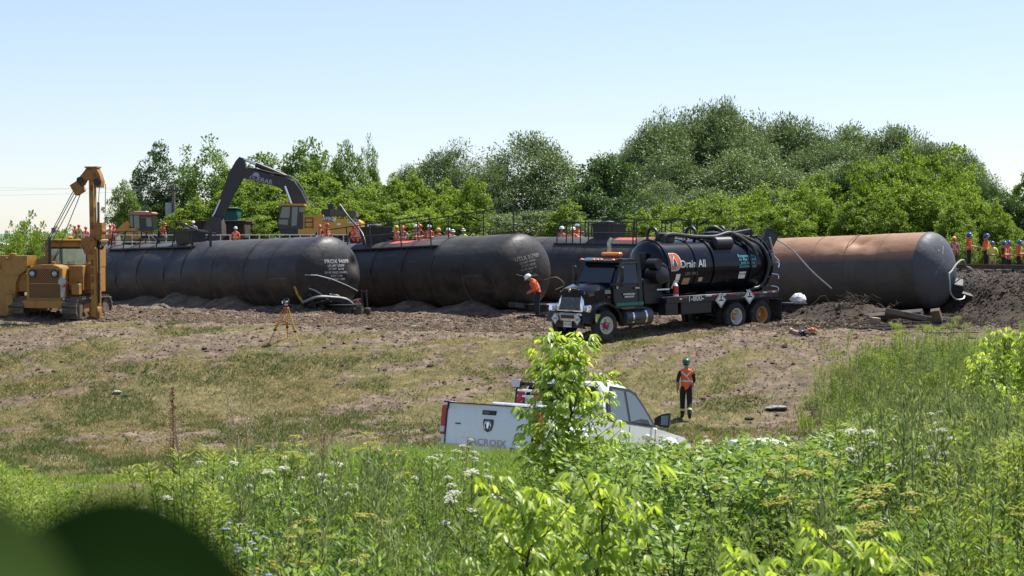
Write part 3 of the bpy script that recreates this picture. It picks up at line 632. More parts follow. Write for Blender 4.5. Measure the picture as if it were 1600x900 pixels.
def stencil(lines, y, z, size, parent, m, rot=0.0, sp=1.7):
    """reporting mark and small data lines on the near head"""
    c, s_ = math.cos(rot), math.sin(rot)
    for i, (tx, k) in enumerate(lines):
        dz = 0 if i == 0 else -size * .75 - (i - 1) * size * .62 * 1.0
        yo = 0 if i == 0 else -size * .35
        lettering(tx, size * k, lambda u, v, dz=dz, yo=yo: head_pt(y + (u + yo) * c - (v + dz) * s_, z + (u + yo) * s_ + (v + dz) * c), m, parent, bold=.02)
def placard(o, ax, ay, s, cols, parent, words=(), name="placard"):
    """square on its corner with a border and print"""
    o, ax, ay = Vector(o), Vector(ax).normalized(), Vector(ay).normalized(); nrm = ax.cross(ay)
    g = G(); q = [(0, -s), (s, 0), (0, s), (-s, 0)]; g.prism(q, o, ax, ay, .012); p = g.build(name, cols[0], parent)
    g = G(); q2 = [(a * .86, b * .86) for a, b in q]; q3 = [(a * .8, b * .8) for a, b in q]; g.add([o + ax * a + ay * b + nrm * .008 for a, b in q2 + q3], [(i, (i + 1) % 4, 4 + (i + 1) % 4, 4 + i) for i in range(4)]); g.build("border", cols[1], p, fix=False)
    for tx, u, v, sz in words: lettering(tx, sz, flat(o + ax * u + ay * v + nrm * .009, ax, ay), cols[1], p, bold=.02)
    return p

# first car
t1 = thing("tank_car", "black tank car farthest left, its dented end lettered PROX, behind the survey tripod", "tank car", (-7.28, 63.0, -1.50), (0, -rad(1.4), -rad(46)), "derailed tank cars")
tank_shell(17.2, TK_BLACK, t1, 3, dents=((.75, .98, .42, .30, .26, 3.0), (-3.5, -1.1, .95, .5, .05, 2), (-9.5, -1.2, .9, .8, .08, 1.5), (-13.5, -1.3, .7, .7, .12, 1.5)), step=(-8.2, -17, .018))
SEAM = tank_mat('dusty_weld_seam', (.03, .028, .028), (.12, .10, .08), rough=.6, spec=.2)
seam_rings((0, -1.9, -3.6, -5.9, -8.2, -9.6, -11.8, -13.6, -15.5), t1, SEAM)
walkway(-15.3, -8.1, .78, 1.29, t1, (-15.1, -14.0, -12.6, -11.2, -9.9), .78, lean=.42)
hatch(-9.75, 1.45, t1, 1.3, .52, .13, .9, tilt=-.12)
bent(curve_pts([(-9.9, -.5, 2.25), (-9.2, -.8, 2.32), (-7.8, -.85, 1.95), (-6.5, -.82, 1.78)]), .05, "fallen_rail", BLK, t1)
for x in (-8.3, -6.9): bent([(x, -.84, 1.0), (x + .05, -.86, 1.98)], .06, "rail_post", BLK, t1)
stencil((("PROX 94099", 1), ("LD LMT 202500", .55), ("LT WT  66100", .55), ("30145 GALS 114109 L", .55), ("DOT 111A", .55), ("W 100W1 1989", .55)), -.05, .52, .215, t1, WHS)
bent([head_pt(y, z, .06) for y, z in ((-1.38, .02), (-1.0, .0), (-.4, -.16), (.35, -.42), (.98, -.62), (1.15, -.66))], .022, "grab_iron", GREY, t1)
bent(curve_pts([head_pt(-1.25, -.5, .1), head_pt(-1.0, -.62, .12), head_pt(-.55, -.92, .12), head_pt(-.35, -1.05, .16)]), .028, "bent_lever", GREY, t1)
bent([head_pt(-.45, -.75, .08), head_pt(-.1, -.8, .12), head_pt(.0, -.88, .14)], .035, "bent_lever", GREY, t1)
YEL = mat("yellow_strip_paint", (.50, .34, .03), .6, var=.3)
bent([(-.12, -1.50, -.42), (-.08, -1.38, -.75), (0, -1.17, -1.08)], .05, "yellow_strip", YEL, t1)
g = G(); g.box((1.0, -.15, -1.42), (1.9, .55, .42), b=.04); g.box((1.1, -.15, -1.18), (1.7, .75, .05)); g.build("draft_sill", BLK, t1)
g = G(); g.box((2.05, -.15, -1.42), (.55, .26, .26), b=.05); g.cyl((2.35, -.3, -1.62), (2.35, -.3, -1.2), .13, n=10); g.box((2.45, .02, -1.42), (.3, .16, .3), b=.05); g.build("coupler", mat("rusty_casting", (.07, .045, .032), .85, var=.4, scale=8), t1)
g = G(); g.box((.5, 0, -1.30), (.26, 2.9, .22), R=Euler((rad(9), 0, rad(8))).to_matrix()); g.box((.35, -1.1, -1.05), (.3, .16, .8), R=Euler((rad(24), 0, 0)).to_matrix()); g.box((.45, -.75, -1.0), (.2, .08, .7), R=Euler((rad(-20), .2, 0)).to_matrix()); g.build("bolster", BLK, t1)
bent(curve_pts([(.4, -1.55, -1.05), (.75, -1.1, -.84), (.95, -.5, -.86), (1.15, .1, -.98), (1.3, .5, -1.42)]), .055, "torn_pipe", mat("bare_torn_steel", (.2, .2, .2), .45, .6, var=.3), t1)
bent(curve_pts([(.5, -1.3, -1.15), (.9, -.6, -.98), (1.2, .2, -1.2), (1.35, .45, -1.5)]), .035, "torn_pipe", BLK, t1)
g = G()
for y in (1.05, 1.28): g.cyl((.95, y, -1.75), (.75, y + .05, -.62), .035, n=6)
g.box((.85, 1.17, -.68), (.1, .32, .05)); g.box((1.0, 1.1, -1.55), (.3, .6, .12)); g.build("brake_frame", BLK, t1)
placard((1.38, .42, -1.18), (.1, 1, 0), (0, 0, 1), .19, (mat("red_placard", (.40, .03, .03), .6), WHT), t1, (("1267", 0, 0, .13),))
g = G(); g.lathe([(-.12, .3), (-.1, .42), (.1, .42), (.12, .3)], (.15, -.55, -1.5), (.2, 1, 0), n=24); g.lathe([(-.07, .12), (.07, .12)], (.15, -.55, -1.5), (.2, 1, 0), n=12); g.build("wheel", mat("rusty_casting", (.07, .045, .032)), t1)

# second car
t2 = thing("tank_car", "black tank car lettered UTLX, second from the left, with a worker stooping at its end", "tank car", (.33, 63.5, -1.39), (0, -rad(2.0), -rad(46)), "derailed tank cars")
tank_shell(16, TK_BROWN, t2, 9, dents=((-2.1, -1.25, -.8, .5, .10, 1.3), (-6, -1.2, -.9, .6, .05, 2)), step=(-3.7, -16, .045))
seam_rings((0, -1.75, -3.7, -5.6, -7.6, -9.6), t2, SEAM)
walkway(-11.2, -3.75, .95, 1.16, t2, (-11, -9.6, -8.0, -6.0, -4.1), 1.0, lean=-.12, bow=lambda x: .05 * (x + 9.4), sides=(-1,))
walkway(-9.6, -1.2, .95, 1.16, t2, (-9.4, -7.4, -5.4, -3.2, -1.4), 1.05, bow=lambda x: .06 * (x + 9.4), sides=(1,))
hatch(-9.0, 1.36, t2, 1.25, .72, .15, .9)
bent(curve_pts([(-10.6, -.7, 3.2), (-9.9, -.75, 2.6), (-8.9, -.9, 1.95), (-8.5, -1.0, 1.45), (-8.45, -1.0, .95)], 5), .036, "bent_rail", BLK, t2)
def top_map(x0, y0, z=.0): return lambda u, v: Vector((x0 + u, y0 + v, math.sqrt(RT * RT * .912 - (y0 + v) ** 2) + .02))
for (x, y, a, b_) in ((-6.7, -.42, 1.3, .34), (-5.6, -.2, .8, .26)):
    g = G(); g.add(*grid_map(top_map(x, y), -a / 2, a / 2, -b_ / 2, b_ / 2, 6, 4)); g.build("red_mark", REDP, t2, fix=False)
stencil((("UTLX 317989", 1), ("LD LMT 193700", .55), ("LT WT  69300", .55), ("26180 GALS  W", .55), ("DOT", .55), ("111A 100W1", .55)), -.25, .56, .22, t2, WHT2, rot=.16)
g = G(); g.box((.9, -.1, -1.42), (1.7, .5, .3), b=.04); g.box((.5, .1, -1.4), (.24, 2.6, .2), R=Euler((rad(-6), 0, rad(6))).to_matrix()); g.build("draft_sill", BLK, t2)
bent(curve_pts([head_pt(.55, -.35, .05), (1.1, .9, -.25), (1.2, 1.25, -.55), (.95, 1.0, -.75)]), .022, "grab_iron", mat("old_bronze_pipe", (.16, .12, .08), .6), t2)
bent(curve_pts([head_pt(-.9, -.1, .05), head_pt(-.5, -.2, .1), head_pt(.1, -.15, .1)]), .018, "grab_iron", BLK, t2)

# third car, behind the vacuum truck
t3 = thing("tank_car", "dusty tank car with red marks and a railed walkway, lying behind the vacuum truck", "tank car", (7.9, 69.5, -1.58), (0, rad(.4), -rad(46)), "derailed tank cars")
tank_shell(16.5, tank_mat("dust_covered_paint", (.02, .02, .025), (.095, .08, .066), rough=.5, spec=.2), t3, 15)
seam_rings((0, -3.2, -5.6, -8.4, -9.5, -10.6, -11.6, -12.6), t3, TK_BROWN)
walkway(-7.6, -.4, .85, 1.22, t3, (-7.4, -6.4, -5.4, -4.1, -2.7), .98, sides=(-1,))
walkway(-7.6, -.4, .85, 1.22, t3, (-7.4, -5.9, -4.3), 1.15, sides=(1,))
for x0, x1, h in ((-2.6, -.9, 1.1), (-.6, .1, 1.15), (-6.9, -6.0, .95)):
    for s in (-.85, .85): bent(curve_pts([(x0, s, 1.2), (x0 + .02, s, 1.2 + h - .12), (x0 + .15, s, 1.2 + h), (x1 - .15, s, 1.2 + h), (x1 - .02, s, 1.2 + h - .12), (x1, s, 1.2)], 4), .028, "hand_rail", BLK, t3)
for x in (-2.3, -1.7): bent(curve_pts([(x, -.95, 1.1), (x + .35, -.9, 1.45), (x + .5, -.88, 1.9), (x + .9, -.88, 2.0)], 4), .022, "bent_rail", BLK, t3)
hatch(-5.0, 1.42, t3, 1.25, .66, .05, .9)
def top3(x0, y0): return lambda u, v: Vector((x0 + u, y0 + v, math.sqrt(RT * RT - (y0 + v) ** 2) + .015))
for (x, y, a, b_) in ((-3.5, -.45, 1.2, .34), (-2.3, -.2, .8, .3)):
    g = G(); g.add(*grid_map(top3(x, y), -a / 2, a / 2, -b_ / 2, b_ / 2, 6, 4)); g.build("red_mark", REDP, t3, fix=False)

# fourth car, burnt brown on top
t4 = thing("tank_car", "grey tank car with a rusty dented top, farthest right beside the track", "tank car", (16.55, 63.2, -1.33), (0, -rad(2.1), -rad(42)), "derailed tank cars")
tank_shell(7.2, TK_GREY, t4, 21, dents=((-2.7, -.75, 1.28, .42, .24, .9), (-3.2, -.6, 1.35, .5, .12, 2.0), (-1.9, -1.05, 1.05, .3, .10, .8), (-3.9, -1.05, 1.1, .25, .06, 1)))
seam_rings((0, -1.6, -3.1, -4.6, -6.0), t4, TK_GREY)
stencil((("GATX 5707", 1), ("LD LMT", .5), ("LT WT", .5)), -.62, .12, .17, t4, mat("faded_stencil", (.17, .18, .20), .8, var=.3), rot=.75)
for y0, z0, y1, z1 in ((-.55, .75, .05, 1.2), (-.35, .62, -.1, .95)): bent([head_pt(y0, z0, .005), head_pt(y1, z1, .005)], .012, "scratch", mat("bare_scratch", (.4, .4, .4), .5), t4)
bent(curve_pts([(.55, 1.95, .12), (.75, 1.3, .38), (.85, .6, .28), (.9, -.05, -.05), (.95, -.35, -.15), (1.0, -.4, -.5), (1.0, -.35, -.9), (1.1, -.1, -1.15), (1.15, .35, -1.15), (1.1, .6, -1.05)]), .032, "bent_grab_rail", GREY, t4)
bent(curve_pts([(.55, 1.95, .12), (.6, 2.3, .0), (.7, 2.5, -.4)]), .03, "bent_grab_rail", GREY, t4)
g = G(); g.box((.6, .95, -.7), (.5, .9, .5), b=.05, R=Euler((.3, .2, .5)).to_matrix()); g.box((.8, .7, -.95), (1.4, .3, .2), R=Euler((.2, .3, .3)).to_matrix()); g.build("draft_sill", BLK, t4)
for k in range(6):
    a = k * .9; bent(curve_pts([(.7 + .1 * k, 1.1 + .12 * k, -1.2), (.9 + .05 * k, 1.2 + .1 * k, -.8 + .1 * math.sin(a)), (1.0, 1.4 + .1 * k, -.6 + .2 * math.cos(a))], 4), .04 - .003 * k, "torn_pipe", BLK if k % 2 else GREY, t4)
# ---------------------------------------------------------------- the black vacuum truck
TB = mat("black_truck_paint", (.007, .008, .013), .2, var=.2, dirt=(.05, .042, .034), dirt_amt=.0, coat=.1, spec=.22)
TD2 = mat("matt_black_fitting", (.012, .012, .014), .45, var=.3, dirt=(.05, .042, .035), dirt_amt=.15)
CHR = mat("chrome", (.75, .75, .76), .10, 1.0, var=.05)
RUB = mat("tyre_rubber", (.018, .018, .019), .85, var=.25, dirt=(.09, .07, .052), dirt_amt=.3, dscale=4)
GLS = mat("dark_window_glass", (.008, .012, .018), .04, var=.05, spec=.5)
AMB = mat("amber_lens", (.75, .22, .02), .25, var=.1)
RED = mat("red_lens", (.45, .02, .02), .25, var=.1)
WPT = mat("white_wheel_paint", (.62, .6, .56), .5, var=.1, dirt=(.2, .16, .12), dirt_amt=.35, dscale=6)
ORW = mat("orange_wheel_paint", (.48, .22, .05), .6, var=.2, dirt=(.12, .09, .07), dirt_amt=.35, dscale=6)
PIN = mat("red_hub_paint", (.28, .05, .06), .6, var=.3)
SGN = mat("white_sign", (.72, .72, .70), .5, var=.06)
INK = mat("black_print", (.02, .02, .02), .7)
GRN = mat("green_stripe", (.02, .17, .13), .4)
def wheel(parent, c, r, w, side, rim, hub, deep=.0, dual=False, treads=0):
    """side = +1: outer face towards +y"""
    wh = bpy.data.objects.new("wheel", None); COL.objects.link(wh); wh.parent = parent; wh.location = c; rr = r * .58
    def tyre(y0):
        g = G(); g.lathe([(-w / 2, rr), (-w / 2, r * .82), (-w * .42, r * .965), (-w * .3, r), (w * .3, r), (w * .42, r * .965), (w / 2, r * .82), (w / 2, rr), (w * .42, rr * .97), (-w * .42, rr * .97), (-w / 2, rr)], (0, y0, 0), (0, 1, 0), n=36, caps=False)
        for k in range(treads):
            a = 2 * math.pi * k / treads; g.box((r * math.cos(a), y0, r * math.sin(a)), (.025, w * .62, .03), R=Euler((0, -a, 0)).to_matrix())
        g.build("tyre", RUB, wh)
    tyre(0)
    if dual: tyre(-side * (w + .07))
    g = G(); s = side; e = w / 2
    g.lathe([(s * e * .98, rr * 1.02), (s * e * .98, rr * .93), (s * (e * .8 - .02), rr * .86), (s * (e * .3 - deep), rr * .80), (s * (e * .3 - deep - .01), rr * .3)] , (0, 0, 0), (0, 1, 0), n=32, caps=False)
    for k in range(5):
        a = 2 * math.pi * k / 5 + .3; g.cyl((rr * .6 * math.cos(a), s * (e * .3 - deep - .002), rr * .6 * math.sin(a)), (rr * .6 * math.cos(a), s * (e * .3 - deep + .006), rr * .6 * math.sin(a)), rr * .10, n=10, m=1)
    g.build("rim", [rim, BLK], wh)
    g = G(); g.lathe([(s * (e * .3 - deep - .02), rr * .42), (s * (e * .3 - deep + .05), rr * .42), (s * (e * .3 - deep + .06), rr * .3), (s * (e * .6 - deep + .06), rr * .26), (s * (e * .6 - deep + .07), .01)], (0, 0, 0), (0, 1, 0), n=20)
    for k in range(10):
        a = 2 * math.pi * k / 10; g.cyl((rr * .36 * math.cos(a), s * (e * .3 - deep + .05), rr * .36 * math.sin(a)), (rr * .36 * math.cos(a), s * (e * .3 - deep + .085), rr * .36 * math.sin(a)), .014, n=6)
    g.build("hub", hub, wh); return wh
vt = thing("vacuum_truck", "black vacuum tanker truck lettered Drain All with an amber light bar", "truck", (8.45, 59.61, -3.36), Euler((0, rad(1.1), rad(218))))
RW = .51
for u in (0, 1.33):
    wheel(vt, (u, 1.06, RW), RW, .27, 1, WPT if u else ORW, ORW, deep=.13, dual=True); wheel(vt, (u, -1.06, RW), RW, .27, -1, WPT, ORW, deep=.13, dual=True)
for s in (1, -1): wheel(vt, (7.56, s * 1.02, RW), RW, .29, s, WPT, PIN, deep=-.03)
g = G()
for s in (.42, -.42): g.box((3.4, s, .92), (8.6, .09, .27))
for u in (-.8, .65, 2.2, 3.6, 5.2): g.box((u, 0, .9), (.12, .8, .2))
for u in (0, 1.33, 7.56): g.cyl((u, -.9, RW), (u, .9, RW), .09, n=10)
g.build("chassis", TD2, vt)
# deck rail along the side with tape, lettering and placards
g = G(); g.box((1.95, 1.17, 1.24), (5.7, .06, .24), b=.01); g.box((1.95, -1.17, 1.24), (5.7, .06, .24), b=.01); g.box((1.95, 0, 1.17), (5.7, 2.28, .07)); g.box((-.88, 0, 1.2), (.06, 2.4, .2)); g.build("deck", TD2, vt)
SIDE = lambda u, z: flat((u, 1.205, z), (-1, 0, 0), (0, 0, 1))
RTP = mat("red_tape", (.42, .03, .04), .4); WTP = mat("white_tape", (.66, .66, .64), .4)
for (u, z, l, m_) in ((3.9, 1.30, .2, RTP), (2.75, 1.32, .3, WTP), (2.45, 1.32, .3, RTP), (1.95, 1.32, .16, WTP), (1.55, 1.32, .36, RTP), (.30, 1.32, .5, RTP), (.62, 1.32, .12, WTP), (-.42, 1.32, .28, RTP), (-.16, 1.32, .22, WTP), (-.78, 1.31, .16, RTP), (-.62, 1.33, .16, WTP), (4.12, 1.26, .1, WTP)):
    g = G(); g.box((u, 1.202, z), (l, .006, .055)); g.build("reflective_tape", m_, vt)
lettering("1-800-", .30, SIDE(3.38, 1.25), WHT, vt, bold=.02)
for (u, z, l) in ((1.18, 1.30, .3), (.95, 1.31, .2), (.85, 1.2, .38), (-.02, 1.30, .26), (-.02, 1.2, .26)):
    g = G()
    for k in range(int(l / .05)): g.box((u + l / 2 - k * .05, 1.203, z), (.034, .005, .05))
    g.build("lettering", WHT2, vt, kind="stuff")
for u, z in ((2.17, 1.13), (.70, 1.2)):
    placard((u, 1.235, z), (-1, 0, 0), (0, 0, 1), .27, (mat("placard_grey", (.5, .5, .5), .5), INK), vt, (("8" if u > 1 else "3", 0, -.16, .11),))
    g = G(); g.prism([(0, -.2), (.2, 0), (0, .2), (-.2, 0)], (u, 1.246, z), (-1, 0, 0), (0, 0, 1), .006); g.build("placard_face", SGN, vt); g = G(); g.box((u, 1.25, z + .1), (.06, .006, .13)); g.box((u, 1.25, z), (.24, .006, .05)); g.build("print", INK, vt)
g = G(); g.box((-.93, 1.0, .62), (.03, .6, .85)); g.build("mud_flap", RUB, vt); g = G(); g.box((-.93, -1.0, .62), (.03, .6, .85)); g.build("mud_flap", RUB, vt)
g = G()
for s in (1, -1):
    g = G()
    for uc in (0, 1.33): g.tube([(uc + .66 * math.cos(a), s * 1.05, RW + .62 * math.sin(a)) for a in np.linspace(.5, 2.6, 8)], .012, 4)
    g.build("wheel_guard", TD2, vt, kind="stuff")
g = G(); g.box((3.3, .95, .95), (1.5, .4, .5), b=.02); g.build("side_box", TD2, vt); g = G(); g.box((4.5, .95, 1.0), (.6, .4, .6), b=.02); g.build("side_box", TD2, vt)
# the tank
TZ, TRD = 2.33, .98
g = G(); g.lathe([(-.95, .9), (-.72, .985), (-.6, TRD)] + [(.2 * k, TRD) for k in range(-2, 23)] + [(4.55 + .34 * math.sin(a), TRD * math.cos(a)) for a in np.linspace(.1, 1.5, 7)], (0, 0, TZ), (1, 0, 0), n=56); g.build("tank_barrel", TB, vt)
for u, rr_, w_ in ((4.48, .05, .10), (3.12, .03, .05), (2.2, .05, .10), (.35, .05, .09), (-.5, .08, .09), (-.68, .10, .06)):
    g = G(); g.lathe([(-w_ / 2, TRD - .01), (-w_ / 2, TRD + rr_), (w_ / 2, TRD + rr_), (w_ / 2, TRD - .01)], (u, 0, TZ), (1, 0, 0), n=56, caps=False); g.build("tank_band", TB, vt)
g = G()
for k in range(14):
    a = 2 * math.pi * k / 14; g.box((-.66, (TRD + .07) * math.cos(a), TZ + (TRD + .07) * math.sin(a)), (.34, .07, .07)); g.cyl((-.9, (TRD + .07) * math.cos(a), TZ + (TRD + .07) * math.sin(a)), (-.45, (TRD + .07) * math.cos(a), TZ + (TRD + .07) * math.sin(a)), .022, n=6)
g.build("door_clamps", TD2, vt)
def barrel(u0, a0):
    """map lettering onto the side of the tank: u0 along, a0 = angle above the horizontal"""
    return lambda u, v: Vector((u0 - u, (TRD + .012) * math.cos(a0 + v / TRD), TZ + (TRD + .012) * math.sin(a0 + v / TRD)))
lettering("Drain", .38, barrel(3.50, .13), WHT, vt, sx=.9, bold=.01); lettering("All", .38, barrel(2.83, .13), WHT, vt, sx=.9, bold=.01)
OGL = mat("orange_logo", (.62, .13, .03), .4); BLL = mat("blue_drop", (.01, .10, .17), .4)
def patch(fmap, poly, m_, off, name, parent=vt):
    """flat print: a polygon laid on the curved side"""
    n_ = len(poly); cx = sum(p[0] for p in poly) / n_; cy = sum(p[1] for p in poly) / n_; vs = [fmap(cx, cy)] + [fmap(*p) for p in poly]
    g = G(); ctr = Vector((vs[0].x, 0, TZ)); vs = [v + (v - Vector((v.x, 0, TZ))).normalized() * off for v in vs]; g.add(vs, [(0, i + 1, (i + 1) % n_ + 1) for i in range(n_)]); return g.build(name, m_, parent, fix=False)
Dp = [(-.2, -.3)] + [(-.2 + .02 * k, -.3) for k in range(1, 11)] + [(.0 + .25 * math.cos(a), .3 * math.sin(a)) for a in np.linspace(-1.5, 1.5, 16)] + [(-.02 * k, .3) for k in range(0, 11)] + [(-.2 - .02 * 0, .25 - .05 * k) for k in range(11)]
DM = barrel(4.14, .24)
patch(DM, [(a * 1.12, b * 1.1) for a, b in Dp], WHT, .002, "emblem_border"); patch(DM, Dp, OGL, .006, "emblem")
drop = [(-.02, .25)] + [(-.02 + .13 * math.cos(a) * (1.0 if a < 0 else 1 - a / 3.3), -.08 + .13 * math.sin(a)) for a in np.linspace(.7, -3.84, 16)]
patch(DM, drop, WHT, .010, "drop_mark"); patch(DM, [(a * .72 - .005, b * .72 - .05) for a, b in drop], BLL, .014, "drop_mark")
lettering("UN 1993", .17, barrel(3.35, -.22), WHT2, vt, bold=.02)
for i, tx in enumerate(("Responsibility", "to the Client", "and to the", "Environment")): lettering(tx, .17, barrel(.50, .36 - i * .13), mat("teal_print", (.12, .38, .42), .5), vt, bold=.01)
for (u, a0, w_, h_, m_) in ((4.0, -.32, .2, .22, SGN), (4.02, -.62, .22, .34, SGN), (3.55, -.5, .34, .26, mat("tan_decal", (.42, .27, .14), .6)), (2.85, -.45, .2, .16, mat("cream_decal", (.48, .42, .32), .6)), (.75, -.36, .34, .26, SGN)):
    patch(barrel(u, a0), [(-w_ / 2, -h_ / 2), (w_ / 2, -h_ / 2), (w_ / 2, h_ / 2), (-w_ / 2, h_ / 2)], m_, .004, "decal")
lettering("VACUUM", .07, lambda u, v: barrel(.75, -.32)(u, v) + Vector((0, .006, 0)), INK, vt, bold=.02)
g = G(); g.cyl((4.25, 1.08, 1.72), (4.25, 1.08, 1.42), .1, n=12); g.build("fire_extinguisher", RED, vt); g = G(); g.cyl((4.25, 1.08, 1.42), (4.25, 1.08, 1.30), .102, n=12); g.lathe([(0, .09), (.06, .06), (.1, .02)], (4.25, 1.08, 1.72), n=10); g.build("extinguisher_base", WTP, vt)
# fittings on top
for u in (4.35, 2.45, .95):
    g = G(); g.tube([(u, .02 + .26 * math.cos(a), TZ + TRD + .18 + .26 * math.sin(a)) for a in np.linspace(-.9, math.pi + .9, 14)], .06, 6); g.build("lifting_hoop", TD2, vt)
for u in (3.7, 1.35):
    g = G(); g.lathe([(0, .34), (.22, .34), (.24, .38), (.30, .38), (.34, .2)], (u, 0, TZ + TRD - .06), n=20); g.build("manhole", TD2, vt)
g = G(); g.tube(curve_pts([(4.1, .32, TZ + .85), (4.0, .32, TZ + 1.12), (3.6, .34, TZ + 1.18), (2.6, .36, TZ + 1.08), (1.6, .4, TZ + 1.06), (.95, .42, TZ + 1.18), (.6, .5, TZ + 1.1), (.2, .85, TZ + .75), (.05, 1.02, TZ + .35)]), .075, 8); g.build("suction_boom_hose", TD2, vt)
g = G(); g.tube(curve_pts([(.62, .35, TZ + 1.16), (.1, .55, TZ + 1.0), (-.3, .9, TZ + .7), (-.45, 1.12, TZ + .2), (-.4, 1.12, TZ - .3), (-.1, 1.06, TZ - .75), (.6, .98, TZ - .95)]), .06, 8); g.build("rear_hose", TD2, vt)
g = G(); g.lathe([(0, .16), (.06, .24), (.85, .24), (.91, .16)], (1.05, .62, TZ + .82), (1, 0, 0), n=20); g.box((1.5, .62, TZ + .55), (.5, .12, .4)); g.build("silencer", TD2, vt)
g = G(); g.tube(curve_pts([(1.5, -.1, TZ + .95), (1.5, -.1, TZ + 1.3), (1.3, .1, TZ + 1.38), (1.1, .3, TZ + 1.2)]), .09, 8); g.build("vent_elbow", TD2, vt)
g = G()
for k, (a_, b_) in enumerate((((.7, .2, TZ + 1.15), (-.55, .1, TZ + 1.28)), ((.5, -.3, TZ + .95), (-.5, -.2, TZ + 1.45)), ((.2, .3, TZ + 1.0), (-.7, .3, TZ + 1.05)), ((-.3, .4, TZ + .9), (-.3, .4, TZ + 1.3)), ((-.1, -.4, TZ + .9), (-.1, -.3, TZ + 1.42)))): g.cyl(a_, b_, .05, n=8)
g.box((-.1, .05, TZ + 1.12), (.9, .5, .16)); g.build("boom_cradle", TD2, vt)
g = G(); g.tube(curve_pts([(.6, -.1, TZ + 1.2), (.1, -.2, TZ + 1.6), (-.3, -.2, TZ + 1.62), (-.55, -.2, TZ + 1.2)]), .02, 6); g.build("whip_hose", TD2, vt)
g = G(); g.lathe([(0, .26), (.04, .30), (.62, .27), (.64, .2)], (-1.05, .35, TZ + .62), (-.45, .15, .75), n=22); g.lathe([(.63, .29), (.67, .29)], (-1.05, .35, TZ + .62), (-.45, .15, .75), n=22); g.build("cyclone_drum", mat("worn_black_drum", (.04, .038, .036), .6, var=.4), vt)
g = G(); g.tube(curve_pts([(-1.3, .5, TZ + 1.0), (-1.9, .9, TZ + .55), (-2.6, 1.3, TZ - .3), (-3.6, 1.4, TZ - 1.0)]), .03, 6); g.build("drain_hose", GREY, vt)
g = G(); g.tube([(-.5, 1.14, TZ + 1.0 - .2 * k * 0 - k * .0) for k in (0,)] + [(-.75, 1.12, TZ + .3), (-.95, 1.18, TZ + .1)], .03, 5); g.build("clamp_chain", GREY, vt)
for k in range(3): bent(curve_pts([(-.75, 1.05 - .06 * k, TZ + .1 - .45 * k), (-1.0, 1.12 - .05 * k, TZ + .05 - .45 * k), (-.95, 1.15, TZ - .12 - .42 * k)], 4), .02, "clamp_handle", CHR, vt)
# gear between cab and tank
g = G(); g.lathe([(0, .2), (.05, .3), (.65, .3), (.7, .2)], (5.0, .55, 2.12), (0, 1, 0), n=20); g.box((5.1, .3, 1.55), (.9, 1.1, .9), b=.05); g.lathe([(0, .18), (.5, .18)], (5.2, .75, 2.52), (0, 1, 0), n=16); g.lathe([(0, .13), (.6, .13)], (5.0, .2, 2.3), n=14); g.build("vacuum_blower", TD2, vt)
g = G(); g.tube(curve_pts([(5.2, 1.0, 2.5), (4.95, 1.05, 2.5), (4.72, 1.05, 2.4), (4.62, 1.05, 2.05), (4.62, 1.05, 1.5)]), .07, 8); g.build("blower_pipe", TD2, vt)
g = G(); g.tube([(5.2, 1.12, 1.62 + 0 * k) for k in (0,)] + [(4.6, 1.12, 1.62)], .03, 6); g.build("grab_bar", CHR, vt)
g = G(); g.lathe([(0, .06), (.02, .27), (.07, .28), (.09, .2)], (5.0, 1.0, 2.12), (0, 1, 0), n=24, caps=False); g.build("filter_cover", TD2, vt)
g = G(); g.cyl((5.62, -.85, 1.2), (5.62, -.85, 3.05), .09, n=12); g.tube(curve_pts([(5.62, -.85, 3.0), (5.62, -.85, 3.25), (5.5, -.85, 3.4)]), .075, 10); g.build("exhaust_stack", mat("hazed_steel", (.42, .40, .33), .35, .7, var=.2), vt)
# fuel tank, steps
g = G(); g.lathe([(0, .2), (.03, .3), (1.25, .3), (1.28, .2)], (5.4, .92, .72), (1, 0, 0), n=24); g.build("fuel_tank", mat("painted_tank", (.05, .055, .065), .35, var=.2, dirt=(.09, .07, .055), dirt_amt=.3), vt)
for u in (5.75, 6.35):
    g = G(); g.lathe([(-.035, .306), (.035, .306)], (u, .92, .72), (1, 0, 0), n=24, caps=False); g.build("tank_strap", CHR, vt)
g = G(); g.box((6.3, 1.1, 1.03), (1.1, .24, .05)); g.box((6.3, 1.15, .62), (.5, .2, .04)); g.build("cab_step", TD2, vt)
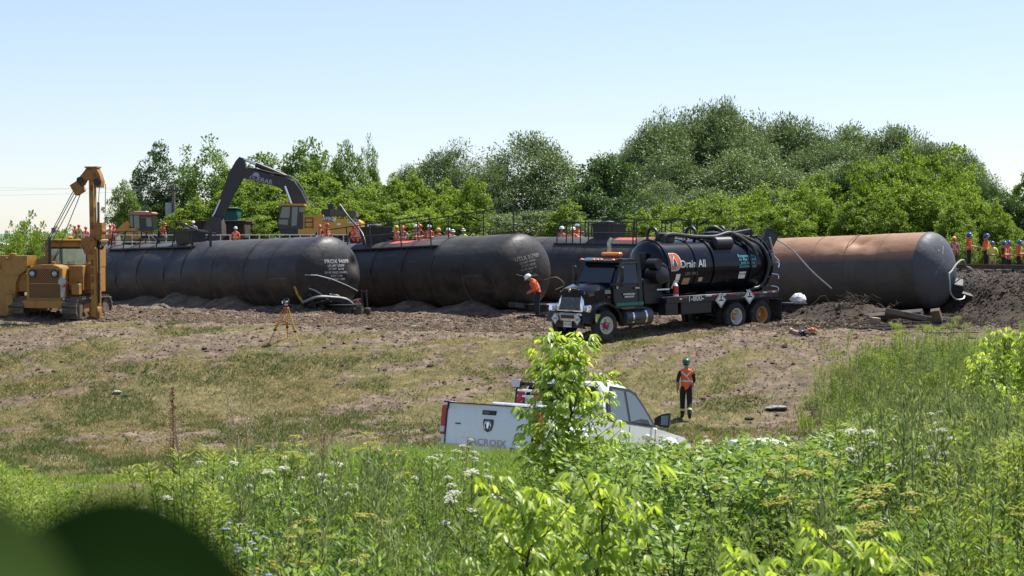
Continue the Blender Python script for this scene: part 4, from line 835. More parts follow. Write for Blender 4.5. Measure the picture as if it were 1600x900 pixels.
# the cab
CW = 1.0
prof = [(5.72, 1.05), (7.02, 1.05), (7.12, 1.45), (7.08, 1.86), (6.72, 2.62), (6.55, 2.72), (5.9, 2.72), (5.72, 2.6)]
def crown_y(z): return CW - (max(0, z - 1.86) / .86) * .13
g = G(); rings = [[(u, s * crown_y(z) if True else 0, z) for u, z in prof] for s in (-1, 1)]; g.loft(rings); g.build("cab_body", TB, vt)
g = G(); q = [(7.075, -.86, 1.92), (7.075, .86, 1.92), (6.745, .78, 2.56), (6.745, -.78, 2.56)]; n_ = Vector((.9, 0, .42)); g.add([Vector(p) + n_ * .022 for p in q], [(0, 1, 2, 3)]); g.build("windshield", GLS, vt, fix=False)
for s in (1, -1):
    y = lambda z: s * (crown_y(z) + .012)
    g = G(); g.add([(6.98, y(1.92), 1.92), (6.68, y(2.52), 2.52), (5.98, y(2.52), 2.52), (5.95, y(1.88), 1.88)], [(0, 1, 2, 3)]); g.build("side_window", GLS, vt, fix=False)
    g = G(); P0 = [(7.03, 1.12), (7.08, 1.5), (7.05, 1.9), (6.72, 2.58), (5.92, 2.58), (5.90, 1.12)]
    for i in range(6):
        a_, b_ = P0[i], P0[(i + 1) % 6]; g.cyl((a_[0], y(a_[1]) , a_[1]), (b_[0], y(b_[1]), b_[1]), .010, n=5)
    g.build("door", TD2, vt)
    g = G(); g.box((6.02, s * 1.02, 1.72), (.2, .03, .05)); g.build("door_handle", CHR, vt)
    g = G(); g.box((6.92, s * 1.24, 2.22), (.10, .2, .52), b=.04); g.box((6.95, s * 1.24, 1.9), (.09, .18, .16), b=.03); g.tube([(6.95, s * .98, 2.5), (6.95, s * 1.22, 2.5), (6.95, s * 1.22, 1.82), (6.95, s * .99, 1.82)], .018, 6); g.build("wing_mirror", TD2, vt)
DOOR = lambda u, z: flat((u, 1.018, z), (-1, 0, 0), (0, 0, 1))
g = G(); g.box((6.35, 1.013, 1.18), (1.25, .008, .10)); g.build("door_stripe", GRN, vt)
for (u, z, l, h) in ((6.35, 1.52, .56, .055), (6.33, 1.43, .48, .055)):
    g = G()
    for k in range(int(l / .055)): g.box((u + l / 2 - k * .055, 1.016, z), (.038, .006, h))
    g.build("lettering", WHT, vt, kind="stuff")
lettering("212", .14, flat((7.32, .985, 1.62), (-1, .1, 0), (0, 0, 1)), WHT, vt, bold=.02)
g = G(); g.box((6.93, 1.02, 1.76), (.07, .012, .08)); g.build("sticker", mat("yellow_sticker", (.6, .6, .06), .5), vt)
# visor, lamps
g = G(); g.loft([[(6.80, y, 2.60), (7.0, y, 2.62), (6.98, y, 2.68), (6.6, y, 2.76), (6.6, y, 2.68)] for y in (-.92, -.5, 0, .5, .92)]); g.build("sun_visor", TB, vt)
for y in (-.82, -.2, 0, .2, .82):
    g = G(); g.ball((6.93, y, 2.70), (.06, .075, .045), 10); g.build("marker_lamp", AMB, vt)
g = G(); g.box((6.3, .05, 2.78), (.2, .3, .09), b=.01); g.build("light_bar_base", TD2, vt); g = G(); g.box((6.3, .05, 2.87), (.26, .92, .15), b=.05); g.build("light_bar", AMB, vt)
# hood
def hood_ring(u, hw, z0, z1, b_):
    return [(u, -hw, z0), (u, -hw, z1 - b_), (u, -hw + b_ * 1.3, z1), (u, 0, z1 + .03), (u, hw - b_ * 1.3, z1), (u, hw, z1 - b_), (u, hw, z0)]
g = G(); g.loft([hood_ring(7.0, .92, 1.0, 1.92, .12), hood_ring(7.5, .86, .95, 1.86, .14), hood_ring(8.0, .76, .92, 1.74, .15), hood_ring(8.12, .70, .95, 1.66, .15)]); g.build("hood", TB, vt)
for s in (1, -1):
    g = G(); rings = []
    for a in np.linspace(.05, math.pi - .1, 13):
        cu, cz, r0 = 7.56, .56, .64
        ro = r0 + .1
        rings.append([(cu + r0 * math.cos(a), s * .62, cz + r0 * math.sin(a)), (cu + ro * math.cos(a) * 1.02, s * .62, cz + ro * math.sin(a) + .04), (cu + ro * math.cos(a) * 1.02, s * 1.08, cz + ro * math.sin(a)), (cu + ro * math.cos(a), s * 1.17, cz + (ro - .05) * math.sin(a)), (cu + r0 * math.cos(a), s * 1.17, cz + r0 * math.sin(a))])
    g.loft(rings); g.loft([[(8.05, s * .6, .78), (8.22, s * .6, .8), (8.2, s * 1.12, .8), (8.05, s * 1.14, .78)], [(8.0, s * .6, 1.2), (8.12, s * .6, 1.22), (8.05, s * 1.05, 1.18), (7.9, s * 1.1, 1.18)]]); g.build("fender", TB, vt)
    g = G(); g.box((8.16, s * .86, 1.08), (.12, .5, .28), b=.05, R=Euler((0, -.12, s * -.22)).to_matrix()); g.build("headlight_bezel", CHR, vt)
    g = G(); g.box((8.2, s * .80, 1.08), (.1, .24, .18), b=.04, R=Euler((0, -.12, s * -.22)).to_matrix()); g.build("headlight", mat("lamp_glass", (.35, .37, .4), .08, .3), vt)
    g = G(); g.box((8.17, s * 1.02, 1.08), (.08, .14, .16), b=.03, R=Euler((0, -.12, s * -.3)).to_matrix()); g.build("turn_lamp", mat("amber_clear", (.4, .25, .12), .15), vt)
    g = G(); g.ball((7.25, s * .95, 1.45), (.09, .03, .03), 8); g.build("marker_lamp", RED, vt)
    # stripes on the hood side
    for z, m_, k in ((1.60, GRN, .05), (1.54, mat("orange_stripe", (.5, .12, .03), .4), .025)):
        g = G(); g.add([(7.2, s * .906, z + .07 + k), (8.0, s * .765, z - .03 + k * .4), (8.0, s * .765, z - .03 - k * .4), (7.2, s * .906, z + .07 - k)], [(0, 1, 2, 3)]); g.build("hood_stripe", m_, vt, fix=False)
# grille
g = G(); zz = [(-.66, .98), (.66, .98), (.62, 1.66), (.3, 1.76), (-.3, 1.76), (-.62, 1.66)]; zi = [(-.54, 1.03), (.54, 1.03), (.51, 1.55), (.27, 1.6), (-.27, 1.6), (-.51, 1.55)]
outer = [(8.20 - .22 * (z - 1.0), y, z) for y, z in zz]; inner = [(8.225 - .2 * (z - 1.0), y, z) for y, z in zi]; back = [(8.08, y * 1.02, z) for y, z in zz]; g.add(outer + inner + back, [(i, (i + 1) % 6, 6 + (i + 1) % 6, 6 + i) for i in range(6)] + [(12 + i, 12 + (i + 1) % 6, (i + 1) % 6, i) for i in range(6)]); g.build("grille_surround", CHR, vt, fix=False)
g = G(); g.add([(8.15 - .2 * (z - 1.0), y, z) for y, z in zi], [(0, 1, 2, 3, 4, 5)]); g.build("grille_back", BLK, vt, fix=False)
for k in range(17):
    y = -.50 + k * .0625; g = G(); g.box((8.135, y, 1.3), (.03, .016, .54 - (.05 if abs(y) > .4 else 0)), R=Euler((0, -.2, 0)).to_matrix()); g.build("grille_bar", mat("dull_chrome", (.28, .28, .29), .25, 1.0, var=.1), vt)
g = G(); g.lathe([(0, .06), (.03, .055)], (8.19, 0, 1.69), (1, 0, 0), n=16); g.build("hood_emblem", CHR, vt)
# bumper, plates
g = G(); g.loft([[(8.25 - .18 * abs(y) ** 3 * .6, y, .62), (8.32 - .2 * abs(y) ** 3, y, .66), (8.32 - .2 * abs(y) ** 3, y, .88), (8.25 - .18 * abs(y) ** 3 * .6, y, .92), (8.15 - .2 * abs(y) ** 3, y, .9), (8.15 - .2 * abs(y) ** 3, y, .64)] for y in np.linspace(-1.16, 1.16, 13)]); g.build("bumper", CHR, vt)
g = G(); g.box((8.31, 0, .80), (.04, .66, .12)); g.build("bumper_slot", BLK, vt)
g = G(); g.box((8.2, 0, .52), (.05, 1.5, .2)); g.build("valance", TD2, vt)
g = G(); g.box((8.27, -.05, .53), (.02, .42, .18)); g.build("license_plate", SGN, vt); lettering("170 14V", .13, flat((8.285, -.05, .53), (0, 1, 0), (0, 0, 1)), mat("blue_ink", (.03, .06, .2), .6), vt)
for y in (-.62, .55): placard((8.35, y, .72), (0, 1, 0), (0, 0, 1), .19, (SGN, INK), vt, (("1268", 0, 0, .1),))
# ---------------------------------------------------------------- yellow pipelayer (side-boom tractor), facing the camera
YEL_P = mat("worn_yellow_paint", (.34, .175, .028), .5, var=.14, scale=3, dirt=(.16, .095, .04), dirt_amt=.38, dscale=3)
YEL_D = mat("rusty_yellow_paint", (.33, .15, .028), .65, var=.25, scale=4, dirt=(.10, .045, .025), dirt_amt=.45, dscale=4)
MUD = mat("muddy_steel", (.07, .06, .05), .7, .2, var=.35, scale=6, dirt=(.16, .125, .09), dirt_amt=.6, dscale=5)
ROPE = mat("steel_rope", (.10, .105, .12), .5, .5, var=.2)
SKYG = mat("cab_glass", (.40, .50, .50), .08, .75, var=.25, scale=2)
pl = thing("pipelayer", "old yellow pipelayer tractor with a tall side boom, facing the camera at the left edge", "tractor", (-16.62, 56.6, -2.97), (0, 0, -rad(9)))
shoe = None
def track(cx, w, ln, h, parent, n=34):
    """crawler track: each shoe a part; returns the track"""
    tk = bpy.data.objects.new("crawler_track", None); COL.objects.link(tk); tk.parent = parent; tk.location = (cx, ln / 2, h / 2); r = h / 2 - .05; a_ = ln - 2 * r; per = 2 * a_ + 2 * math.pi * r; pitch = per / n
    g = G(); g.box((0, 0, 0), (w * .94, pitch * .96, .05)); g.box((0, -pitch * .34, .045), (w * .98, .035, .06)); first = g.build("track_shoe", MUD, tk)
    for k in range(n):
        s = k * pitch
        if s < a_: y, z, a = -a_ / 2 + s, r, 0
        elif s < a_ + math.pi * r: q = (s - a_) / r; y, z, a = a_ / 2 + r * math.sin(q), r * math.cos(q), -q
        elif s < 2 * a_ + math.pi * r: y, z, a = a_ / 2 - (s - a_ - math.pi * r), -r, math.pi
        else: q = (s - 2 * a_ - math.pi * r) / r; y, z, a = -a_ / 2 - r * math.sin(q), -r * math.cos(q), math.pi - q
        o = first if k == 0 else first.copy()
        if k: COL.objects.link(o); o.parent = tk
        o.location = (0, y, z); o.rotation_euler = (a, 0, 0)
    g = G(); g.box((0, 0, 0), (w * .5, a_, r * 1.0), b=.05); g.build("track_frame", YEL_D, tk)
    for y in (-a_ / 2, a_ / 2): g = G(); g.cyl((-w * .35, y, 0), (w * .35, y, 0), r * .9, n=20); g.build("idler", MUD, tk)
    for k in range(5): g = G(); y = -a_ / 2 + a_ * (k + .5) / 5; g.cyl((-w * .3, y, -r * .75), (w * .3, y, -r * .75), .13, n=12); g.build("roller", MUD, tk)
    return tk
track(-1.0, .58, 3.1, .82, pl); track(1.0, .58, 3.1, .82, pl)
# hood, grille, bumper (front is -y)
g = G(); rings = []
for y, k in ((.22, .94), (.28, 1), (1.9, 1)):
    rings.append([(-.64 * k, y, .78), (-.64 * k, y, 1.82 * k ** .3), (-.56 * k, y, 1.93 * k ** .2), (-.3, y, 1.98), (.3, y, 1.98), (.56 * k, y, 1.93 * k ** .2), (.64 * k, y, 1.82 * k ** .3), (.64 * k, y, .78)])
g.loft(rings); g.build("hood", YEL_P, pl)
def grille_mat():
    m = bpy.data.materials.new("perforated_guard"); m.use_nodes = True; t = m.node_tree; b = t.nodes["Principled BSDF"]; tc = N(t, "ShaderNodeTexCoord")
    v = N(t, "ShaderNodeTexVoronoi"); v.inputs["Scale"].default_value = 17; v.inputs["Randomness"].default_value = 0; mp = N(t, "ShaderNodeMapping"); mp.inputs["Scale"].default_value = (1, 0, 1); mp.inputs["Rotation"].default_value = (0, rad(45), 0)
    t.links.new(tc.outputs["Object"], mp.inputs["Vector"]); t.links.new(mp.outputs[0], v.inputs["Vector"])
    r = N(t, "ShaderNodeMapRange"); r.inputs["From Min"].default_value = .36; r.inputs["From Max"].default_value = .44; t.links.new(v.outputs["Distance"], r.inputs["Value"])
    x = N(t, "ShaderNodeMix", data_type='RGBA'); t.links.new(r.outputs[0], x.inputs["Factor"]); x.inputs["A"].default_value = (.02, .015, .012, 1); x.inputs["B"].default_value = (.25, .115, .025, 1); t.links.new(x.outputs["Result"], b.inputs["Base Color"]); b.inputs["Roughness"].default_value = .7; return m
g = G(); g.box((0, .2, 1.58), (1.12, .05, .5), b=.01); g.build("grille_guard", grille_mat(), pl); g = G(); g.box((0, .2, 1.03), (1.12, .05, .54), b=.01); g.build("grille_guard", MATS.get("x") or bpy.data.materials["perforated_guard"], pl)
g = G(); g.box((0, .195, 1.31), (1.2, .06, .035)); g.box((-.62, .2, 1.3), (.1, .07, 1.1)); g.box((.62, .2, 1.3), (.1, .07, 1.1)); g.box((0, .195, .76), (1.3, .08, .06)); g.build("grille_frame", YEL_P, pl)
for x in (-.44, .40):
    g = G(); g.lathe([(-.02, .13), (.05, .14), (.06, .11)], (x, .17, 1.66), (0, -1, 0), n=18); g.build("headlight", BLK, pl)
    g = G(); g.lathe([(0, .10), (.02, .06)], (x, .115, 1.66), (0, -1, 0), n=16); g.build("lens", mat("lamp_glass", (.35, .37, .4)), pl)
g = G(); g.loft([[(x, .25 - .16 * (1 - (abs(x) / .9) ** 4), .42 + .06 * abs(x)), (x, .12 - .16 * (1 - (abs(x) / .9) ** 4), .45), (x, .12 - .16 * (1 - (abs(x) / .9) ** 4), .70), (x, .25 - .16 * (1 - (abs(x) / .9) ** 4), .74)] for x in np.linspace(-.88, .84, 11)]); g.build("bumper", YEL_P, pl)
g = G(); g.lathe([(-.05, .13), (.08, .14), (.09, .10)], (.72, .1, 1.38), (0, -1, .1), n=18); g.box((.72, .12, 1.05), (.16, .14, .5), b=.03); g.build("work_lamp", GREY, pl)
bent(curve_pts([(.62, .12, 1.25), (.78, .05, 1.2), (.86, .1, 1.35), (1.0, .2, 1.3)]), .025, "hydraulic_hose", RED, pl)
g = G(); g.box((1.05, .5, 1.1), (.28, .3, .4), b=.03); g.build("tool_box", YEL_P, pl); g = G(); g.box((-1.0, .7, 1.35), (.72, .8, .7), b=.05); g.build("side_tank", YEL_D, pl)
g = G(); g.box((.95, .9, 1.5), (.55, .5, .9), b=.03); g.build("control_box", YEL_D, pl)
# cab
g = G(); x0, x1, zt = -.56, 1.26, 2.80
for (c, d) in (((.35, 2.0, 1.45), (1.8, 1.2, 1.0)), ((x0 + .09, 2.0, 2.3), (.18, 1.25, .9)), ((x1 - .09, 2.0, 2.3), (.18, 1.25, .9)), ((.35, 1.42, 2.70), (1.5, .08, .22)), ((.35, 2.6, 2.6), (1.6, .06, .3))): g.box(c, d, b=.03)
g.build("cab", YEL_P, pl)
g = G(); g.box((.35, 2.0, 2.84), (1.96, 1.5, .09), b=.04); g.build("cab_roof", YEL_P, pl)
def rrect(hw, hh, r, n=5): return [(sx * (hw - r) + r * math.cos(a0 + .5 * math.pi * k / n), sy * (hh - r) + r * math.sin(a0 + .5 * math.pi * k / n)) for sx, sy, a0 in ((1, 1, 0), (-1, 1, math.pi / 2), (-1, -1, math.pi), (1, -1, 1.5 * math.pi)) for k in range(n + 1)]
g = G(); o_ = rrect(.73, .325, .13); i_ = rrect(.69, .285, .11); nn = len(o_)
g.add([(.34 + a, 1.375, 2.25 + b_) for a, b_ in o_] + [(.34 + a, 1.365, 2.25 + b_) for a, b_ in i_], [(i, (i + 1) % nn, nn + (i + 1) % nn, nn + i) for i in range(nn)]); g.build("window_seal", BLK, pl, fix=False)
g = G(); g.add([(.34 + a, 1.37, 2.25 + b_) for a, b_ in i_], [tuple(range(nn))]); g.build("window_pane", SKYG, pl, fix=False)
g = G(); g.cyl((-.14, .9, 1.9), (-.14, .9, 2.85), .06, n=12); g.tube(curve_pts([(-.14, .9, 2.8), (-.14, .92, 2.92), (-.14, 1.0, 2.98)]), .05, 8); g.build("exhaust_stack", BLK, pl)
g = G(); g.lathe([(0, .08), (.1, .08), (.12, .02)], (.1, .7, 1.97), n=12); g.cyl((.3, .8, 1.95), (.3, .8, 2.12), .02, n=6); g.build("filler_cap", YEL_D, pl)
g = G(); g.ball((.42, 1.4, 2.93), (.12, .08, .06), 10); g.build("beacon", AMB, pl)
# counterweight on its arm
cw = [(-.66, 2.30), (-.66, 1.98), (-.72, 1.80), (-.95, 1.62), (-1.08, 1.35), (-1.12, .95), (-1.14, .15), (-2.0, .15), (-2.0, 2.30)]
g = G(); g.prism(cw, (0, .55, 0), (1, 0, 0), (0, 0, 1), .75); g.build("counterweight", YEL_P, pl)
g = G(); g.box((-1.12, .4, 1.25), (.10, .3, .55), b=.02); g.lathe([(0, .11), (.05, .11)], (-1.75, .17, 1.9), (0, -1, 0), n=16); g.lathe([(0, .05), (.08, .05)], (-1.42, .17, 2.2), (0, -1, 0), n=12); g.box((-1.35, .5, 2.34), (.25, .2, .08), b=.02); g.build("weight_bracket", YEL_D, pl)
g = G(); g.box((-1.28, .1, .55), (.26, .2, .75), b=.05); g.build("weight_arm", YEL_P, pl)
# boom on the other side
BX = 1.62
g = G(); g.box((BX, .7, 2.75), (.19, .24, 5.3), b=.02, R=Euler((0, rad(-.6), 0)).to_matrix()); g.build("boom", YEL_P, pl)
for z in (1.0, 1.45, 1.75, 2.05, 3.35, 3.8, 4.7): g = G(); g.box((BX - .005 + .0105 * (2.75 - z) * 0, .572, z), (.10, .01, .22)); g.build("rust_patch", mat("rust_red", (.22, .06, .03), .8, var=.4), pl)
g = G(); g.box((BX + .17, .75, 2.4), (.05, .1, 3.6)); g.build("boom_brace", BLK, pl); g = G(); g.box((BX + .13, .8, .95), (.13, .2, 1.5), b=.02); g.box((BX + .02, .8, .25), (.4, .35, .5), b=.06); g.build("boom_foot", YEL_D, pl)
g = G(); g.prism([(-.50, 5.04), (-.30, 5.26), (-.18, 5.42), (.18, 5.42), (.30, 5.2), (.38, 4.92), (.35, 4.72), (.12, 4.72), (.12, 5.0), (-.12, 5.0), (-.26, 4.98), (-.36, 4.80)], (BX, .7, 0), (1, 0, 0), (0, 0, 1), .3); g.build("boom_head", YEL_D, pl)
g = G(); g.box((BX, .7, 5.44), (.46, .4, .05)); g.build("head_plate", YEL_D, pl)
for (x, z, r) in ((BX + .22, 4.92, .13), (BX - .42, 4.98, .12)): g = G(); g.cyl((x, .5, z), (x, .9, z), r, n=20); g.build("sheave", BLK, pl)
g = G(); g.prism([(-.16, -.3), (.18, -.3), (.2, 0), (.18, .12), (-.16, .12)], (BX - .62, .7, 4.78), (.85, 0, .5), (-.5, 0, .85), .3); g.build("sheave_block", YEL_D, pl)
g = G(); g.prism([(-.14, .32), (.13, .32), (.16, .08), (.11, -.24), (-.08, -.3), (-.16, -.08)], (BX + .25, .7, 3.15), (1, 0, 0), (0, 0, 1), .34); g.cyl((BX + .27, .5, 3.18), (BX + .27, .9, 3.18), .15, n=18); g.build("hook_block", YEL_D, pl)
bent(curve_pts([(BX + .25, .7, 2.8), (BX + .2, .7, 2.62), (BX + .3, .7, 2.55), (BX + .36, .7, 2.66)]), .05, "hook", BLK, pl)
g = G(); g.prism([(-.28, 2.9), (-.04, 2.98), (.16, 2.93), (.2, 2.7), (.1, 2.4), (-.14, 2.35), (-.24, 2.6)], (BX - .05, .62, 0), (1, 0, 0), (0, 0, 1), .5); g.build("boom_collar", YEL_D, pl)
g = G()
for x, z in ((-.28, 2.6), (.18, 2.55), (0, 2.85)): g.cyl((BX + x, .3, z), (BX + x, .4, z), .06, n=10)
g.build("collar_bolts", YEL_D, pl)
for k, dx in enumerate((-.03, .03, .12, .22)): bent([(BX - .68 + dx * .9, .62 + .04 * k, 4.6 - dx * .3), (-.55 + .32 * dx * (k + 1), 1.1 + .1 * k, 2.45 - (.45 if k == 3 else 0))], .016, "wire_rope", ROPE, pl, 5)
for x0_, x1_ in ((BX + .47, BX + .43), (BX + .24, BX + .14)): bent([(x0_, .7, 4.85), (x1_, .7, 3.4)], .014, "wire_rope", ROPE, pl, 5)
g = G(); g.cyl((-.9, 1.5, 1.9), (-.35, 1.5, 1.9), .3, n=18); g.build("winch_drum", YEL_D, pl)
for x in (1.36, 1.46): g = G(); g.cyl((x, 1.2, 1.2), (x, 1.2, 2.55), .035, n=8); g.build("hydraulic_pipe", CHR if x < 1.4 else YEL_D, pl)
g = G(); g.box((1.3, 1.1, 1.55), (.3, .3, 1.0), b=.04); g.build("winch_housing", YEL_D, pl)

# ---------------------------------------------------------------- tracked excavator behind the cars (side view, facing left)
DY = mat("construction_yellow", (.52, .27, .035), .45, var=.08, dirt=(.25, .16, .06), dirt_amt=.2)
EXB = mat("black_boom_paint", (.017, .018, .024), .4, var=.15, dirt=(.06, .055, .05), dirt_amt=.15)
ex = thing("excavator", "large yellow and black tracked excavator with its boom raised, behind the tank cars", "excavator", (-13.2, 115.0, -1.25), (0, 0, 0))
EZ = .0
def ep(px, py): v = world(px, py, 115.0); return (v.x + 13.2, v.z + 1.25)
for y in (-1.5, 1.5):
    tk = track(0, .75, 5.2, 1.05, ex, 36); tk.rotation_euler = (0, 0, math.pi / 2); tk.location = (.3, y, .52)
g = G(); g.lathe([(0, 1.1), (.25, 1.1)], (.3, 0, .95), n=24); g.box((.3, 0, .6), (2.4, 2.3, .5)); g.build("undercarriage", EXB, ex)
def eprism(pts, y0, y1, name, m_, b=0):
    g = G(); g.prism([ep(*p) for p in pts], (0, (y0 + y1) / 2, 0), (1, 0, 0), (0, 0, 1), abs(y1 - y0)); return g.build(name, m_, ex)
eprism([(470, 337), (508, 336), (510, 341), (560, 343), (567, 348), (567, 366), (470, 366)], -1.5, 1.5, "engine_body", DY)
eprism([(440, 355), (568, 362), (566, 370), (442, 365)], -1.45, 1.45, "turntable_deck", EXB)
eprism([(504, 327), (518, 327), (518, 338), (504, 338)], -.7, .9, "engine_cover", EXB); eprism([(518, 327), (558, 330), (559, 338), (518, 337)], -1.2, .9, "engine_cover", mat("dusty_black_cover", (.07, .065, .06), .6, var=.3))
eprism([(529, 323), (537, 322.5), (537, 328), (529, 328)], -.3, .1, "muffler", EXB); eprism([(512, 319), (521, 318), (522, 326), (514, 328)], -.3, .1, "air_cleaner", EXB)
eprism([(444, 320), (478, 320), (478, 358), (440, 358), (437.5, 352)], -1.52, -.35, "cab", mat("cab_dark_frame", (.02, .022, .026), .3))
eprism([(443, 318.5), (480, 319), (480, 322), (443, 321.5)], -1.56, -.3, "cab_roof", DY)
for pts in ([(446, 324), (458, 324), (456.5, 341), (442, 340.5)], [(461, 324), (470, 324), (468, 352), (460, 354)], [(472, 324.5), (481, 324.5), (480, 332), (472, 332)], [(441, 343.5), (455, 343.5), (454, 352), (440, 350)]):
    g = G(); g.add([(ep(*p)[0], -1.535, ep(*p)[1]) for p in pts], [(0, 1, 2, 3)]); g.build("cab_window", mat("green_tint_glass", (.05, .10, .09), .05, var=.2, scale=1, spec=.9), ex, fix=False)
for x in (481, 493):
    a = ep(x, 340); b_ = ep(x, 357); g = G(); g.cyl((a[0], -1.53, a[1]), (b_[0], -1.53, b_[1]), .03, n=6); g.build("ladder_rail", EXB, ex)
for yy in (341, 347.5, 355): a = ep(481, yy); b_ = ep(493, yy); g = G(); g.cyl((a[0], -1.53, a[1]), (b_[0], -1.53, b_[1]), .03, n=6); g.build("ladder_rung", EXB, ex)
def sticker(pts, m_, off=-1.507): g = G(); g.add([(ep(*p)[0], off, ep(*p)[1]) for p in pts], [(0, 1, 2, 3)]); return g.build("decal", m_, ex, fix=False)
sticker([(509, 338.5), (524, 339), (524, 346.5), (509, 346)], mat("grey_decal", (.06, .07, .08), .5)); sticker([(525, 341), (528, 341), (528, 346), (525, 346)], SGN); sticker([(546, 341.5), (564, 343), (564, 349), (546, 348)], SGN); sticker([(530, 349), (536, 349), (536, 352), (530, 352)], SGN)
a = ep(516.5, 342.5); lettering("470G", .34, flat((a[0], -1.512, a[1]), (1, 0, -.03), (0, 0, 1)), WHT, ex, bold=.02)
a = ep(555, 345.2); lettering("DEERE", .27, flat((a[0], -1.512, a[1]), (1, 0, -.06), (0, 0, 1)), INK, ex, bold=.04)
boom_t = [(378, 262), (400, 266), (425, 273), (447, 277), (460, 284), (470, 297), (480, 319), (470, 323), (459, 320), (452, 306), (444, 297), (430, 291), (400, 284), (377, 277)]
eprism(boom_t, -.1, .5, "boom", EXB)
eprism([(374, 245), (380, 247), (383, 254), (384, 266), (378, 281), (366, 302), (352, 330), (345, 346), (330, 346), (333, 332), (346, 303), (351, 288), (358, 270), (368, 252)], -.05, .45, "stick", EXB)
a, b_ = ep(381, 249), ep(400, 257); g = G(); g.cyl((a[0], .2, a[1]), (b_[0], .2, b_[1]), .10, n=10); g.build("cylinder_rod", CHR, ex)
a, b_ = ep(399, 256.5), ep(446, 276); g = G(); g.cyl((a[0], .2, a[1]), (b_[0], .2, b_[1]), .19, n=12); g.build("stick_cylinder", EXB, ex)
a, b_ = ep(446, 291), ep(456, 318); g = G(); g.cyl((a[0], -.2, a[1]), (b_[0], -.2, b_[1]), .10, n=10); g.build("cylinder_rod", CHR, ex)
a, b_ = ep(338, 328), ep(329, 348); g = G(); g.cyl((ep(345, 312)[0], -.1, ep(345, 312)[1]), (b_[0], -.1, b_[1]), .07, n=8); g.build("bucket_cylinder", CHR, ex)
for k in range(3):
    pts = [ep(*p) for p in ((386, 263 + k), (404, 265.5 + k), (425, 271 + k), (445, 274.5 + k * .5), (461, 281), (472, 295), (480, 312), (490, 325))]; bent(curve_pts([(p[0], -.05 + .2 * k, p[1] + .05) for p in pts]), .04, "hydraulic_hose", BLK if k else mat("worn_hose", (.10, .095, .09), .5), ex, 5)
eprism([(334, 338), (345, 340), (349, 352), (350, 368), (343, 376), (322, 374), (318, 362), (324, 350)], -.8, 1.0, "bucket", mat("worn_bucket_steel", (.055, .045, .042), .65, .2, var=.3))
a = ep(408, 281.5); lettering("CRERAR", .46, flat((a[0], -.112, a[1]), (1, 0, -.23), (.23, 0, 1)), mat("boom_print", (.28, .30, .36), .5), ex, bold=.02)
g = G(); a = ep(400, 275); g.lathe([(0, .26), (.012, .24)], (a[0], -.1, a[1]), (0, -1, 0), n=14); g.build("emblem", mat("boom_print", (.28, .30, .36)), ex)

# ---------------------------------------------------------------- yellow loader with its arm lowered
ld = thing("backhoe_loader", "yellow backhoe loader with a red-trimmed cab roof, behind the left end of the tank cars", "loader", (-29.0, 121.0, -1.35), (0, 0, 0))
LP = mat("loader_orange_yellow", (.50, .24, .045), .5, var=.1, dirt=(.3, .2, .1), dirt_amt=.2)
def lp(px, py): v = world(px, py, 121.0); return (v.x + 29.0, v.z + 1.35)
def lprism(pts, y0, y1, name, m_):
    g = G(); g.prism([lp(*p) for p in pts], (0, (y0 + y1) / 2, 0), (1, 0, 0), (0, 0, 1), abs(y1 - y0)); return g.build(name, m_, ld)
lprism([(206, 335), (241, 335), (243, 358), (232, 361), (208, 359)], -.8, .8, "cab", mat("cab_dark_frame", (.02, .022, .026)))
lprism([(205, 332), (209, 331), (240, 331.5), (243, 333.5), (242, 336), (206, 335.5)], -.9, .9, "cab_roof", mat("dull_red_roof", (.42, .16, .10), .5)); lprism([(212, 329.8), (230, 329.8), (230, 331.5), (212, 331.5)], -.5, .5, "roof_lamps", SGN)
for pts in ([(207, 337), (211, 337), (212, 355), (207, 353)], [(213, 337), (221, 337), (222, 357), (214, 357)], [(232, 341), (240, 341), (241, 354), (233, 354)]):
    g = G(); g.add([(lp(*p)[0], -.81, lp(*p)[1]) for p in pts], [(0, 1, 2, 3)]); g.build("cab_window", bpy.data.materials["green_tint_glass"], ld, fix=False)
lprism([(224, 339), (240, 339.5), (240, 341), (224, 340.5)], -.86, -.8, "roof_trim", mat("red_trim", (.5, .05, .04), .4))
lprism([(203, 345), (208, 350), (205, 358), (196, 364), (180, 374), (176, 372), (184, 362), (196, 350)], -.9, -.6, "loader_arm", LP)
lprism([(205, 356), (216, 357), (230, 364), (236, 376), (226, 378), (214, 372), (200, 366)], -.85, -.55, "loader_arm", LP)
lprism([(198, 360), (236, 360), (238, 376), (196, 376)], -.55, .55, "chassis", LP); lprism([(170, 368), (182, 366), (184, 382), (168, 382)], -1.1, 1.1, "bucket", mat("pale_worn_steel", (.25, .23, .2), .6, .3))
g = G(); a = lp(216, 366); lettering("JCB", .3, flat((a[0], -.858, a[1]), (1, 0, -.3), (.3, 0, 1)), INK, ld, bold=.03)
for x, r in ((203, .5), (234, .75)):
    for s in (-1, 1): a = lp(x, 380); wheel(ld, (a[0], s * .9, r), r, .35, s, LP, LP)

